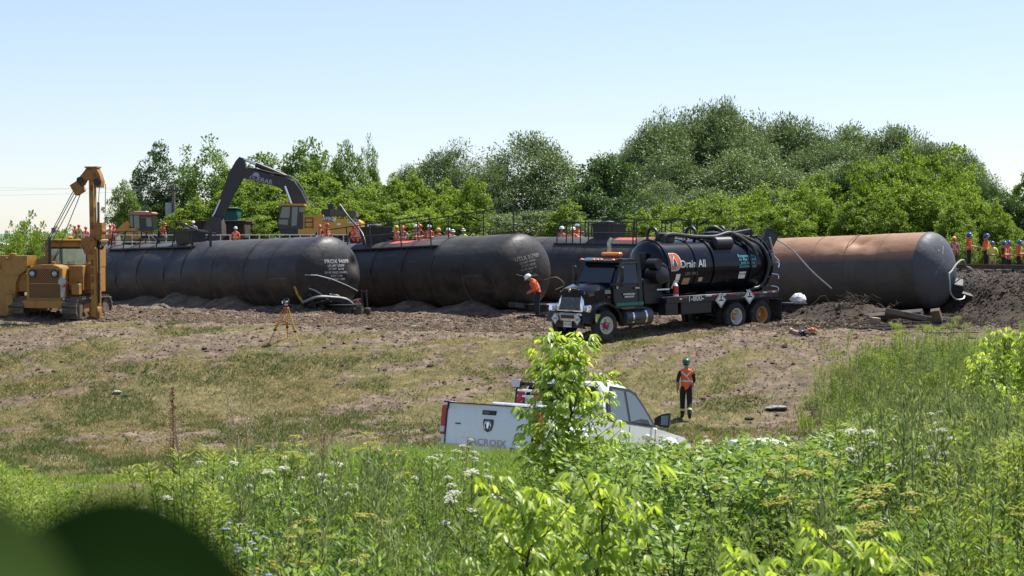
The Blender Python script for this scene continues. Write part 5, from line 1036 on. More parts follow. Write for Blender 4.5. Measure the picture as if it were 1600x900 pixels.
# ---------------------------------------------------------------- dark tipper truck, seen from behind
dt = thing("dump_truck", "dark tipper truck with a green cab guard, behind the excavator's bucket", "truck", (-22.0, 119.0, -1.4), (0, 0, 0))
def dp(px, py): v = world(px, py, 119.0); return (v.x + 22.0, v.z + 1.4)
RST = mat("dark_rusty_steel", (.028, .022, .020), .75, var=.4, scale=2, dirt=(.08, .05, .035), dirt_amt=.3)
def dbox(p0, p1, y0, y1, name, m_, b=.02):
    a, c = dp(*p0), dp(*p1); g = G(); g.box(((a[0] + c[0]) / 2, (y0 + y1) / 2, (a[1] + c[1]) / 2), (abs(c[0] - a[0]), abs(y1 - y0), abs(c[1] - a[1])), b=b); return g.build(name, m_, dt)
dbox((306, 346), (386, 372), -1.0, 4.2, "tipper_body", RST)
for x in (309, 318, 327, 358, 367, 376, 384): dbox((x - .8, 346), (x + .8, 372), -1.1, -.98, "body_rib", RST, 0)
dbox((304, 344.5), (388, 347), -1.15, 4.3, "top_rail", RST); GTP = mat("green_tarp", (.012, .12, .095), .5, var=.15)
dbox((322, 324), (356, 345), 4.3, 5.9, "cab", GTP, .12); dbox((320, 323), (358, 325), 3.0, 6.0, "cab_guard", GTP)
for x in (316, 376):
    for y in (0, 1.3, 5.0): a = dp(x, 380); wheel(dt, (a[0], y, .52), .52, .4, -1 if x < 340 else 1, BLK, BLK)
for x in (310, 383): dbox((x - 1.2, 370), (x + 1.2, 372.5), -1.15, -1.02, "tail_lamp", RED, 0)
dbox((312, 372), (380, 378), -.9, 6.0, "chassis", RST)
# ---------------------------------------------------------------- white pickup, parked nose-down on the bank
WP = mat("white_car_paint", (.74, .75, .76), .22, var=.03, coat=.4, dirt=(.45, .42, .37), dirt_amt=.06)
PLB = mat("black_plastic", (.016, .016, .017), .5, var=.15)
ALU = mat("tread_plate", (.62, .63, .65), .38, .75, var=.1, bump=.5, bscale=60)
PKA = rad(57)
pk = thing("pickup_truck", "white pickup truck parked behind the small tree, seen from the tailgate", "pickup", (-.49, 26.5, gz(-.49, 26.5) - .10), Euler((0, rad(9.5), PKA)))
WB0, WB1, AR = 1.25, 4.75, .50
def arch(u0, z0=.42): return [(u0 + AR * math.cos(a), z0 + AR * math.sin(a)) for a in np.linspace(math.pi, 0, 11)]
side = [(.12, .55)] + arch(WB0) + arch(WB1) + [(5.62, .5), (5.68, .8), (5.62, 1.02), (5.3, 1.14), (4.3, 1.22), (2.15, 1.24), (2.1, 1.29), (.06, 1.29), (.05, .8)]
for s in (1, -1):
    g = G(); g.prism(side, (0, s * .93, 0), (1, 0, 0), (0, 0, 1), .13); 
    for u0 in (WB0, WB1):
        rr = []
        for a in np.linspace(-.1, math.pi + .1, 13): rr.append([(u0 + AR * math.cos(a), s * .985, .42 + AR * math.sin(a)), (u0 + (AR + .02) * math.cos(a), s * 1.035, .42 + (AR + .02) * math.sin(a)), (u0 + (AR + .15) * math.cos(a), s * 1.025, .42 + (AR + .15) * math.sin(a)), (u0 + (AR + .2) * math.cos(a), s * .99, .42 + (AR + .2) * math.sin(a))])
        g.loft(rr)
    g.build("body_side", WP, pk)
    g = G(); g.box((1.08, s * .93, 1.305), (2.0, .15, .035), b=.012); g.build("bed_rail_cap", PLB, pk)
    for u in (3.12, 4.12): g = G(); g.cyl((u, s * .997, .58), (u - .02, s * .997, 1.22), .006, n=4); g.build("door_gap", PLB, pk)
    for u in (3.0, 3.98): g = G(); g.box((u - .12, s * 1.0, 1.08), (.2, .03, .045), b=.012); g.build("door_handle", WP, pk)
    g = G(); g.loft([[(3.98, s * 1.02, 1.3), (4.02, s * 1.02, 1.32), (4.02, s * 1.02, 1.42), (3.98, s * 1.02, 1.42)], [(4.0, s * 1.15, 1.27), (4.08, s * 1.15, 1.28), (4.08, s * 1.15, 1.5), (4.0, s * 1.15, 1.5)], [(3.98, s * 1.33, 1.26), (4.06, s * 1.31, 1.28), (4.06, s * 1.31, 1.52), (3.98, s * 1.33, 1.53)]]); g.build("wing_mirror", PLB, pk)
    g = G(); g.add([(3.972, s * 1.16, 1.30), (3.972, s * 1.31, 1.30), (3.972, s * 1.31, 1.49), (3.972, s * 1.16, 1.47)], [(0, 1, 2, 3)]); g.build("mirror_glass", mat("mirror", (.5, .55, .58), .05, .9), pk, fix=False)
    g = G(); g.box((.085, s * .945, 1.0), (.10, .12, .5), b=.02); g.build("tail_light", RED, pk); g = G(); g.box((.05, s * .945, .84), (.06, .10, .1), b=.01); g.build("reversing_lamp", mat("clear_lens", (.6, .55, .55), .1), pk)
    wheel(pk, (WB0, s * .9, .40), .40, .27, s, CHR, PLB, deep=-.02); wheel(pk, (WB1, s * .9, .40), .40, .27, s, CHR, PLB, deep=-.02)
g = G(); g.box((1.1, 0, .78), (2.0, 1.74, .06)); g.box((2.1, 0, 1.0), (.07, 1.74, .5)); g.build("cargo_bed", WP, pk)
g = G(); g.box((2.9, 0, .5), (5.0, 1.1, .3)); g.box((.2, 0, .5), (.3, 1.2, .2)); g.build("chassis", PLB, pk)
# tailgate (slightly domed), its furniture
TGX = .045
g = G(); rr = []
for z in (.60, .66, .80, 1.0, 1.16, 1.21, 1.275, 1.29): rr.append([(TGX + .05, -.87, z), (TGX - .01 + (.02 if z > 1.2 else 0), -.87, z), (TGX - .03 + (.02 if z > 1.2 else 0), 0, z), (TGX - .01 + (.02 if z > 1.2 else 0), .87, z), (TGX + .05, .87, z)])
g.loft(rr); g.build("tailgate", WP, pk)
TG = lambda u, v: flat((TGX - .034, u, v), (0, -1, 0), (0, 0, 1))
g = G(); g.box((TGX + .01, 0, 1.297), (.09, 1.74, .02), b=.005); g.build("tailgate_cap", PLB, pk)
for u in (.868, -.868): g = G(); g.box((TGX - .0, u, .95), (.05, .014, .68)); g.build("tailgate_gap", PLB, pk)
g = G(); g.box((TGX - .030, .0, 1.165), (.02, .28, .075), b=.008); g.build("handle_bezel", PLB, pk); g = G(); g.box((TGX - .042, .05, 1.165), (.012, .12, .035), b=.004); g.build("tailgate_handle", mat("dull_grey", (.12, .12, .12), .4), pk)
shield = [(-.095, .10), (.095, .10), (.10, .03), (.07, -.08), (0, -.115), (-.07, -.08), (-.10, .03)]
o = (TGX - .036, .0, .955); g = G(); g.prism(shield, o, (0, -1, 0), (0, 0, 1), .02); g.build("emblem_shield", mat("emblem_black", (.02, .02, .025), .2), pk)
for s in (1, -1):
    g = G(); g.tube([(TGX - .05, s * (.012 + .05 * math.sin(a)), .985 - .055 * a / 2.4 * 1.2 + .035 * math.cos(a)) for a in np.linspace(0, 2.6, 9)], [.014, .017, .018, .017, .016, .013, .011, .009, .005], 6); g.build("emblem_horn", CHR, pk)
g = G(); g.prism([(-.03, .03), (.03, .03), (.022, -.04), (.012, -.085), (-.012, -.085), (-.022, -.04)], (TGX - .047, 0, .985), (0, -1, 0), (0, 0, 1), .012); g.build("emblem_head", CHR, pk)
lettering("LACROIX", .15, TG(.02, .665), mat("gold_letters", (.55, .36, .2), .5), pk, bold=.015, sx=1.25)
g = G(); g.box((TGX - .02, .62, .95), (.03, .10, .02)); g.build("badge", PLB, pk)
g = G(); g.loft([[(-.02 + .05 * abs(y), y, .42), (-.1 + .06 * abs(y), y, .44), (-.12 + .06 * abs(y), y, .6), (.02 + .05 * abs(y), y, .62)] for y in np.linspace(-.95, .95, 9)]); g.build("bumper", CHR, pk); g = G(); g.box((-.115, 0, .52), (.02, .34, .13)); g.build("license_plate", SGN, pk)
# cab
def cabring(u, hw0, hw1, z0, z1, b_=.10): return [(u, -hw0, z0), (u, -hw1, z1 - b_), (u, -hw1 + b_, z1), (u, hw1 - b_, z1), (u, hw1, z1 - b_), (u, hw0, z0)]
g = G(); rr = []
for (ub, ut, z1, hw1, bz) in ((2.18, 2.22, 1.23, .96, .02), (2.19, 2.30, 1.66, .86, .05), (2.2, 2.42, 1.91, .76, .08), (2.6, 2.7, 1.955, .76, .09), (3.1, 3.1, 1.96, .76, .09), (3.45, 3.42, 1.93, .76, .08), (3.9, 3.75, 1.66, .84, .05), (4.3, 4.28, 1.24, .95, .02)):
    rr.append([(ub, -.97, 1.2), (ut, -hw1, z1 - bz), (ut, -hw1 + .12, z1), (ut, hw1 - .12, z1), (ut, hw1, z1 - bz), (ub, .97, 1.2)])
g.loft(rr); g.build("cab", WP, pk)
g = G(); g.loft([[(2.0 + .35, -.95, 1.21), (2.35, .95, 1.21), (2.35, .95, .55), (2.35, -.95, .55)], [(5.5, -.9, 1.05), (5.5, .9, 1.05), (5.5, .9, .6), (5.5, -.9, .6)]]); g.build("body_core", WP, pk)
g = G(); rr = []
for (u, hw, z) in ((4.22, .93, 1.235), (4.6, .92, 1.225), (5.1, .89, 1.17), (5.45, .84, 1.10), (5.62, .8, 1.0)): rr.append([(u, -hw, z - .12), (u, -hw + .06, z - .02), (u, -.5, z + .02), (u, -.42, z + .05), (u, .42, z + .05), (u, .5, z + .02), (u, hw - .06, z - .02), (u, hw, z - .12)])
g.loft(rr); g.build("hood", WP, pk)
def quad(name, pts, m_): g = G(); g.add(pts, [tuple(range(len(pts)))]); return g.build(name, m_, pk, fix=False)
quad("rear_window", [(2.175, -.78, 1.32), (2.175, .78, 1.32), (2.285, .70, 1.78), (2.285, -.70, 1.78)], GLS)
SKG = mat("sky_reflecting_glass", (.05, .065, .075), .03, var=.05, spec=1.0)
for s in (1, -1):
    sd = lambda u, z: (u, s * (.985 - (z - 1.2) * .265 + .006), z)
    quad("window_surround", [sd(2.35, 1.245), sd(4.17, 1.245), sd(3.82, 1.60), sd(3.55, 1.83), sd(3.3, 1.885), sd(2.56, 1.885), sd(2.40, 1.6)], PLB)
    sd2 = lambda u, z: (u, s * (.985 - (z - 1.2) * .265 + .012), z)
    quad("side_window", [sd2(2.46, 1.29), sd2(3.08, 1.29), sd2(3.06, 1.83), sd2(2.64, 1.83), sd2(2.48, 1.6)], SKG)
    quad("side_window", [sd2(3.17, 1.29), sd2(4.03, 1.29), sd2(3.74, 1.58), sd2(3.50, 1.77), sd2(3.29, 1.83), sd2(3.15, 1.83)], SKG)
quad("windshield", [(4.285, -.86, 1.28), (4.285, .86, 1.28), (3.50, .70, 1.90), (3.50, -.70, 1.90)], GLS)
# front end
g = G(); g.box((5.62, 0, .86), (.06, 1.1, .3), b=.02); g.build("grille", CHR, pk)
g = G(); g.loft([[(5.55 - .1 * abs(y), y, .42), (5.74 - .14 * abs(y), y, .45), (5.74 - .14 * abs(y), y, .64), (5.55 - .1 * abs(y), y, .66)] for y in np.linspace(-.98, .98, 9)]); g.build("bumper", CHR, pk)
for s in (1, -1): g = G(); g.box((5.57, s * .76, .87), (.12, .3, .26), b=.04); g.build("headlight", mat("lamp_glass", (.35, .37, .4)), pk)
# things carried
tb = thing("tool_chest", "bright tread-plate tool chest lying across the pickup's bed", "tool chest"); tb.matrix_basis = Matrix.LocRotScale(pk.location, pk.rotation_euler, None)
g = G(); g.loft([[(1.55, y, 1.0), (1.55, y, 1.30), (1.50, y, 1.31), (1.50, y, 1.39), (1.56, y, 1.42), (2.02, y, 1.42), (2.05, y, 1.39), (2.05, y, 1.31), (2.0, y, 1.30), (2.0, y, 1.0)] for y in (-.96, .96)]); g.build("chest_body", ALU, tb)
g = G(); g.box((1.495, .62, 1.345), (.02, .14, .05), b=.005); g.build("latch", PLB, tb); g = G(); g.box((1.495, -.45, 1.345), (.02, .2, .06), b=.005); g.build("latch", PLB, tb)
g = G()
for s in (1, -1): g.box((2.08, s * .80, 1.55), (.06, .06, .55)); g.box((2.12, s * .42, 1.66), (.06, .10, .82))
g.box((2.10, 0, 1.80), (.05, 1.66, .06)); g.box((2.10, 0, 1.45), (.05, 1.66, .05)); g.build("rear_rack", PLB, pk)
g = G(); g.box((2.13, 0, 1.985), (.03, .95, .11), b=.01); g.build("rack_sign", PLB, pk); lettering("BACKRACK", .135, flat((2.11, 0, 1.985), (0, -1, 0), (0, 0, 1)), mat("grey_letters", (.4, .4, .42), .5), pk, bold=.02)
g = G(); g.box((2.10, .43, 2.10), (.10, .12, .12), b=.03); g.build("beacon", PLB, pk); g = G(); g.box((2.16, .31, 2.10), (.07, .08, .12), b=.02); g.build("beacon", PLB, pk)
g = G(); g.cyl((2.10, .38, 2.2), (2.10, .38, 3.1), .005, n=4); g.build("antenna", PLB, pk)
g = G(); g.box((2.04, .80, 1.80), (.10, .18, .16), b=.03); g.build("work_lamp", PLB, pk); g = G(); g.box((1.988, .80, 1.80), (.01, .17, .14), b=.004); g.build("lamp_lens", mat("frosted_lens", (.42, .42, .45), .3), pk)
vs_ = thing("bench_vise", "red clamp stand with white cross bars standing behind the pickup's cab", "clamp stand"); vs_.matrix_basis = tb.matrix_basis.copy(); RV = mat("red_steel", (.32, .02, .025), .35, var=.15)
for y in (.62, .28): g = G(); g.prism([(-.08, 0), (.08, 0), (.06, .20), (.03, .28), (-.03, .28), (-.06, .2)], (1.92, y, 1.42), (0, -1, 0), (0, 0, 1), .06); g.box((1.93, y, 1.55), (.14, .10, .12), b=.02); g.build("jaw_frame", RV, vs_)
for z in (1.67, 1.57): g = G(); g.cyl((1.9, .68, z), (1.9, .24, z), .022, n=8); g.build("cross_bar", WTP, vs_)
g = G(); g.box((1.88, .42, 1.50), (.02, .16, .13), b=.006); g.build("tag_plate", mat("pale_green_plate", (.42, .48, .43), .5), vs_); g = G(); g.box((1.88, .2, 1.46), (.03, .12, .08), b=.01); g.build("tag_plate", mat("pale_green_plate", (.42, .48, .43)), vs_)

# a low white trailer beyond the shrubs
wt = thing("white_trailer", "low white lid showing just above the shrubs, right of the pickup's nose", "trailer", (4.95, 31.5, gz(4.95, 31.5) - .02), (0, 0, rad(12)), scale=.87)
g = G(); g.loft([[(-.55, y, .35), (-.6, y, .75), (-.5, y, .95), (.5, y, .98), (.6, y, .75), (.55, y, .35)] for y in (-.8, .8)]); g.build("trailer_body", WP, wt); g = G(); g.box((0, 0, .76), (1.26, 1.66, .03)); g.build("lid_seam", PLB, wt)
for s in (1, -1): wheel(wt, (s * .66, 0, .27), .27, .16, 1, GREY, PLB)
g = G(); g.cyl((0, -.8, .4), (0, -1.7, .4), .04, n=8); g.build("tow_bar", PLB, wt)
# ---------------------------------------------------------------- people
SKIN = mat("skin", (.36, .20, .14), .55, var=.08); HAIR = mat("dark_hair", (.03, .022, .016), .8)
ORG = mat("safety_orange", (.85, .13, .02), .7, var=.06); ORG2 = mat("faded_orange", (.62, .11, .05), .8, var=.1); LIM = mat("safety_yellow", (.62, .68, .06), .7, var=.08)
NAVY = mat("navy_cloth", (.016, .019, .032), .85, var=.2); BLKC = mat("black_cloth", (.014, .014, .016), .85, var=.2); GRYC = mat("grey_cloth", (.30, .30, .31), .85, var=.15); KHA = mat("khaki_cloth", (.30, .235, .16), .85, var=.15); BRN = mat("dark_brown_cloth", (.05, .036, .03), .85, var=.2); REDC = mat("dark_red_cloth", (.26, .04, .035), .85)
BOOT = mat("dark_boot", (.03, .024, .02), .7); SILV = mat("reflective_silver", (.58, .58, .60), .35, .25, var=.05); LIMS = mat("reflective_lime", (.62, .62, .3), .4)
HATS = {k: mat("hat_" + k, c, .3, var=.04) for k, c in (("white", (.78, .78, .76)), ("red", (.5, .035, .03)), ("blue", (.02, .06, .30)), ("yellow", (.7, .55, .03)), ("orange", (.75, .30, .04)), ("green", (.015, .10, .075)), ("pale", (.5, .55, .6)))}
def V3(*a): return np.array(a, float)
def pose(kind):
    """joints (metres) of a person facing -Y; left = +X"""
    J = dict(pel=V3(0, 0, .96), wai=V3(0, 0, 1.10), che=V3(0, .01, 1.32), nb=V3(0, .01, 1.475), nk=V3(0, -.01, 1.545), hd=V3(0, -.03, 1.645), ht=V3(0, -.02, 1.735))
    for s, S_ in ((1, 'L'), (-1, 'R')):
        J.update({'sh' + S_: V3(s * .185, .01, 1.43), 'el' + S_: V3(s * .245, .03, 1.15), 'wr' + S_: V3(s * .255, -.06, .915), 'hip' + S_: V3(s * .095, 0, .93), 'kn' + S_: V3(s * .105, -.015, .50), 'an' + S_: V3(s * .11, .03, .09), 'to' + S_: V3(s * .13, -.14, .045)})
    def bend(keys, piv, ang):
        c, s_ = math.cos(ang), math.sin(ang)
        for k in keys:
            d = J[k] - piv; J[k] = piv + np.array([d[0], d[1] * c - d[2] * s_, d[1] * s_ + d[2] * c])
    up = ['wai', 'che', 'nb', 'nk', 'hd', 'ht', 'shL', 'shR', 'elL', 'elR', 'wrL', 'wrR']
    if kind == 'front':
        for s, S_ in ((1, 'L'), (-1, 'R')): J['el' + S_] = V3(s * .25, .02, 1.16); J['wr' + S_] = V3(s * .08, -.25, 1.14)
    elif kind == 'point':
        J['elL'] = V3(.24, -.12, 1.2); J['wrL'] = V3(.12, -.36, 1.16); J['elR'] = V3(-.23, -.02, 1.16); J['wrR'] = V3(-.2, -.2, 1.0)
    elif kind == 'lean':
        for s, S_ in ((1, 'L'), (-1, 'R')): J['el' + S_] = V3(s * .24, -.18, 1.2); J['wr' + S_] = V3(s * .16, -.38, 1.05)
        bend(up, J['pel'], rad(28))
    elif kind == 'hip':
        for s, S_ in ((1, 'L'), (-1, 'R')): J['el' + S_] = V3(s * .36, .08, 1.19); J['wr' + S_] = V3(s * .2, -.02, 1.03)
    elif kind == 'stoop':
        for s, S_ in ((1, 'L'), (-1, 'R')): J['el' + S_] = V3(s * .235, -.06, 1.14); J['wr' + S_] = V3(s * .09, -.27, 1.12)
        bend([k for k in up if k != 'wai'], J['wai'] - V3(0, 0, .1), rad(24)); bend(['nk', 'hd', 'ht'], J['nb'], rad(22))
        for k in ('pel', 'hipL', 'hipR'): J[k] = J[k] + V3(0, .05, 0)
    elif kind == 'walk':
        J['knL'] = V3(.10, -.17, .53); J['anL'] = V3(.10, -.20, .10); J['toL'] = V3(.12, -.36, .06); J['knR'] = V3(-.10, -.02, .50); J['anR'] = V3(-.09, .26, .16); J['toR'] = V3(-.10, .12, .045)
        J['elL'] = V3(.25, .10, 1.17); J['wrL'] = V3(.26, .03, .93); J['elR'] = V3(-.24, -.06, 1.15); J['wrR'] = V3(-.2, -.24, 1.02); 
    return J
RAD = dict(pel=(.168, .125), wai=(.145, .11), che=(.15, .12), nb=(.085, .08), nk=(.058, .06), hd=(.082, .098), ht=(.07, .085), sh=(.075, .07), el=(.052, .052), wr=(.033, .036), hip=(.112, .115), kn=(.086, .088), an=(.062, .068), to=(.045, .04))
PROT = {}
def body_arrays(kind):
    """one skinned and subdivided surface grown over the skeleton, faces tagged by region"""
    J = pose(kind); vs = []; es = []; rs = []; ix = {}
    def vert(k, p, r): ix[k] = len(vs); vs.append(tuple(p)); rs.append(r)
    order = ['pel', 'wai', 'che', 'nb', 'nk', 'hd', 'ht']
    for k in order: vert(k, J[k], RAD[k])
    for a, b_ in zip(order, order[1:]): es.append((ix[a], ix[b_]))
    for S_ in 'LR':
        for k in ('sh', 'el', 'wr', 'hip', 'kn', 'an', 'to'): vert(k + S_, J[k + S_], RAD[k])
        sb = J['sh' + S_] * .55 + J['che'] * .45; sb[2] = J['sh' + S_][2] - .05; vert('sb' + S_, sb, (.12, .10))
        es += [(ix['che'], ix['sb' + S_]), (ix['sb' + S_], ix['sh' + S_]), (ix['sh' + S_], ix['el' + S_]), (ix['el' + S_], ix['wr' + S_]), (ix['pel'], ix['hip' + S_]), (ix['hip' + S_], ix['kn' + S_]), (ix['kn' + S_], ix['an' + S_]), (ix['an' + S_], ix['to' + S_])]
        d = J['wr' + S_] - J['el' + S_]; d = d / np.linalg.norm(d); sx = 1 if S_ == 'L' else -1
        side = np.cross(d, V3(sx, 0, 0)); side = side / max(np.linalg.norm(side), 1e-6) if np.linalg.norm(side) > .2 else V3(0, -1, 0)
        nrm = np.cross(d, side); curl = -V3(sx, 0, 0) * .35 if abs(nrm[0]) > .5 else nrm * .3
        pm = J['wr' + S_] + d * .07; vert('pm' + S_, pm, (.036, .022)); es.append((ix['wr' + S_], ix['pm' + S_]))
        for f, (o, L, r) in enumerate(((-.030, .072, .0095), (-.010, .082, .0095), (.010, .078, .0092), (.029, .062, .0085))):
            b0 = pm + side * o + d * .028; m1 = b0 + d * L * .5 + curl * L * .3; m2 = b0 + d * L * .85 + curl * L * .85
            for q, p in enumerate((b0, m1, m2)): vert(f"f{S_}{f}{q}", p, (r, r))
            es += [(ix['pm' + S_], ix[f"f{S_}{f}0"]), (ix[f"f{S_}{f}0"], ix[f"f{S_}{f}1"]), (ix[f"f{S_}{f}1"], ix[f"f{S_}{f}2"])]
        t0 = J['wr' + S_] + d * .03 + side * -.028; t1_ = t0 + d * .035 - side * .03 + curl * .04; vert('t0' + S_, t0, (.014, .014)); vert('t1' + S_, t1_, (.0105, .0105)); vert('t2' + S_, t1_ + d * .03 - side * .005 + curl * .05, (.009, .009)); es += [(ix['wr' + S_], ix['t0' + S_]), (ix['t0' + S_], ix['t1' + S_]), (ix['t1' + S_], ix['t2' + S_])]
    me = bpy.data.meshes.new("body"); me.from_pydata(vs, es, []); o = bpy.data.objects.new("body", me); COL.objects.link(o)
    sk = o.modifiers.new("skin", 'SKIN'); sk.use_smooth_shade = True; lay = me.skin_vertices[0].data
    for i, r in enumerate(rs): lay[i].radius = r; lay[i].use_root = (i == 0)
    ss = o.modifiers.new("sub", 'SUBSURF'); ss.levels = 1; ss.render_levels = 1
    ev = bpy.data.meshes.new_from_object(o.evaluated_get(bpy.context.evaluated_depsgraph_get()))
    V = np.array([v.co[:] for v in ev.vertices]); Fs = [tuple(p.vertices) for p in ev.polygons]
    bpy.data.objects.remove(o); bpy.data.meshes.remove(me); bpy.data.meshes.remove(ev)
    segs = [('torso', 'pel', 'wai', 1.15), ('torso', 'wai', 'che', 1.2), ('torso', 'che', 'nb', 1.1), ('neck', 'nb', 'nk', .7), ('head', 'nk', 'ht', 1.0)]
    for S_ in 'LR': segs += [('torso', 'che', 'sb' + S_, 1.0), ('uarm', 'sh' + S_, 'el' + S_, .6), ('farm', 'el' + S_, 'wr' + S_, .45), ('hand', 'wr' + S_, 'pm' + S_, .6), ('hand', 'pm' + S_, f'f{S_}12', .7), ('leg', 'hip' + S_, 'kn' + S_, .9), ('leg', 'kn' + S_, 'an' + S_, .6), ('boot', 'an' + S_, 'to' + S_, .6)]
    P_ = {k: np.array(vs[i]) for k, i in ix.items()}; reg = []
    for f in Fs:
        c = V[list(f)].mean(0); best = None
        for (nm, a, b_, w_) in segs:
            A, B = P_[a], P_[b_]; t = np.clip(((c - A) @ (B - A)) / ((B - A) @ (B - A)), 0, 1); dd = np.linalg.norm(c - (A + t * (B - A))) / w_
            if best is None or dd < best[0]: best = (dd, nm, t, a)
        nm = best[1]
        if nm == 'leg' and best[3].startswith('kn') and best[2] > .93: nm = 'boot'
        reg.append(nm)
    return V, Fs, reg, J
def person_proto(kind):
    if kind in PROT: return PROT[kind]
    V, Fs, reg, J = body_arrays(kind); g = G(); sl = dict(head=0, neck=0, hand=0, farm=1, uarm=2, torso=2, leg=3, boot=4)
    g.add([tuple(v) for v in V], Fs); g.M = [sl[r] for r in reg]; hd = J['hd']; up = J['ht'] - J['hd']; up = up / np.linalg.norm(up); fw = np.cross(V3(1, 0, 0), up); fw = fw / np.linalg.norm(fw); fw = fw if fw[1] < 0 else -fw; rt = V3(1, 0, 0)
    H = lambda x, f, u: Vector(tuple(hd + rt * x + fw * f + up * u))
    n0 = len(g.Fc)
    g.loft([[H(-.008, .085, .015), H(.008, .085, .015), H(.006, .10, .01), H(-.006, .10, .01)], [H(-.017, .085, -.03), H(.017, .085, -.03), H(.012, .116, -.032), H(-.012, .116, -.032)]])
    for s in (1, -1): g.loft([[H(s * .076, -.01, .02), H(s * .09, -.02, .025), H(s * .092, -.03, .0), H(s * .078, -.02, -.005)], [H(s * .076, .0, -.03), H(s * .086, -.01, -.035), H(s * .086, -.015, -.04), H(s * .078, -.01, -.04)]])
    g.M[n0:] = [0] * (len(g.Fc) - n0)
    body = g.build("body", [SKIN, SKIN, ORG, NAVY, BOOT]); body_me = body.data; bpy.data.objects.remove(body)
    parts = []
    ge = G(); gm = G()
    for s in (1, -1): ge.ball(H(s * .032, .082, .02), .011, 6)
    gm.loft([[H(-.024, .083, -.052), H(.024, .083, -.052), H(.02, .094, -.055), H(-.02, .094, -.055)], [H(-.02, .084, -.066), H(.02, .084, -.066), H(.017, .092, -.064), H(-.017, .092, -.064)]])
    gh = G(); rr = []
    for u, k in ((-.05, .6), (-.02, .92), (.03, 1.02), (.07, .98)): rr.append([H(.086 * k * math.cos(a), -.01 - .098 * k * max(math.sin(a), -.15), u) for a in np.linspace(0, 2 * math.pi, 14, endpoint=False)])
    gh.loft(rr)
    gt = G(); rr = []
    for u, k in ((.035, 1.0), (.075, 1.0), (.12, .9), (.152, .62), (.166, .25)): rr.append([H(.118 * k * math.cos(a), -.005 + .138 * k * math.sin(a), u + .0) for a in np.linspace(0, 2 * math.pi, 18, endpoint=False)])
    gt.loft(rr); gt.loft([[H(.118 * math.cos(a), -.005 + .138 * math.sin(a), .045), H(.122 * math.cos(a), -.005 + (.142 + (.05 if math.sin(a) > 0 else .015) * abs(math.sin(a))) * math.sin(a), .032), H(.118 * math.cos(a), -.005 + .138 * math.sin(a), .035)] for a in np.linspace(0, 2 * math.pi, 19)], caps=False)
    gt.loft([[H(x, f, .05 + .118 * math.sqrt(max(0, 1 - (f / .14) ** 2)) + dz) for x, dz in ((-.018, 0), (-.012, .014), (.012, .014), (.018, 0))] for f in np.linspace(-.125, .115, 9)])
    def shell(sel, off, name):
        idx = [i for i, r in enumerate(reg) if sel(r, V[list(Fs[i])].mean(0))]; used = sorted({v for i in idx for v in Fs[i]}); mp = {v: k for k, v in enumerate(used)}
        nr = np.zeros_like(V)
        for f in Fs:
            p = V[list(f)]; n_ = np.cross(p[1] - p[0], p[2] - p[0])
            for v in f: nr[v] += n_
        nr = unit(nr); q = G(); q.add([tuple(V[v] + nr[v] * off) for v in used], [tuple(mp[v] for v in Fs[i]) for i in idx]); return q
    zv = J['pel'][2] - .05; vest = shell(lambda r, c: r == 'torso' and c[2] > zv, .016, "safety_vest")
    def torso_ring(z0, h, off):
        """reflective band round the trunk, following its surface"""
        A, B = (J['wai'], J['che']); ax = (B - A) / np.linalg.norm(B - A); ctr = A + ax * (z0 - 1.10); x_ = V3(1, 0, 0); y_ = np.cross(ax, x_); q = G(); rr = []
        tv = V[[v for i, r in enumerate(reg) if r == 'torso' for v in Fs[i]]]; near = tv[np.abs((tv - ctr) @ ax) < .09]
        for a in np.linspace(0, 2 * math.pi, 20, endpoint=False):
            d = x_ * math.cos(a) + y_ * math.sin(a); w_ = unit(((near - ctr) - np.outer((near - ctr) @ ax, ax))[None])[0] @ d; m_ = np.where(w_ > .9)[0]; r_ = max(((near - ctr)[m_] @ d).max() if len(m_) else .13, .09) + off
            rr.append([tuple(ctr + d * r_ + ax * (-h / 2)), tuple(ctr + d * (r_ + .006)), tuple(ctr + d * r_ + ax * (h / 2)), tuple(ctr + d * (r_ - .01))])
        q.loft(rr + [rr[0]], caps=False); return q
    band = torso_ring(1.15, .055, .014); strap = G(); A, B = J['wai'], J['nb']; ax = (B - A) / np.linalg.norm(B - A); bk = np.cross(V3(1, 0, 0), ax); bk = bk if bk[1] > 0 else -bk
    def surf(x, t, front):
        c = A * (1 - t) + B * t + V3(x, 0, 0); d = -bk if front else bk; tv = V[[v for i, r in enumerate(reg) if r in ('torso',) for v in Fs[i]]]; rel = tv - c; lat = rel - np.outer(rel @ d, d); m_ = np.linalg.norm(lat, axis=1) < .06
        return c + d * ((rel[m_] @ d).max() + .024 if m_.any() else .13)
    def strip(p, front):
        pts = [surf(x, t, front) for x, t in p]; d = -bk if front else bk; rr = [[tuple(q - V3(.026, 0, 0)), tuple(q - V3(.026, 0, 0) + d * .006), tuple(q + V3(.026, 0, 0) + d * .006), tuple(q + V3(.026, 0, 0))] for q in pts]; strap.loft(rr)
    for s in (1, -1):
        strip([(s * .10, t) for t in (.12, .3, .5, .7, .86)], True)
        strip([(s * .13 - s * .26 * k, .14 + .74 * k) for k in (0, .25, .5, .75, 1)], False)
    cuffs = []
    for S_ in 'LR':
        K, A_ = J['kn' + S_], J['an' + S_]; c = K * .42 + A_ * .58; d = (A_ - K) / np.linalg.norm(A_ - K); q = G(); q.lathe([(-.03, .066), (-.03, .076), (.03, .073), (.03, .063)], tuple(c), tuple(d), n=14, caps=False); cuffs.append(q)
    PROT[kind] = dict(body=body_me, ge=ge, gm=gm, gh=gh, gt=gt, vest=vest, band=band, strap=strap, cuffs=cuffs, J=J, me={})
    return PROT[kind]
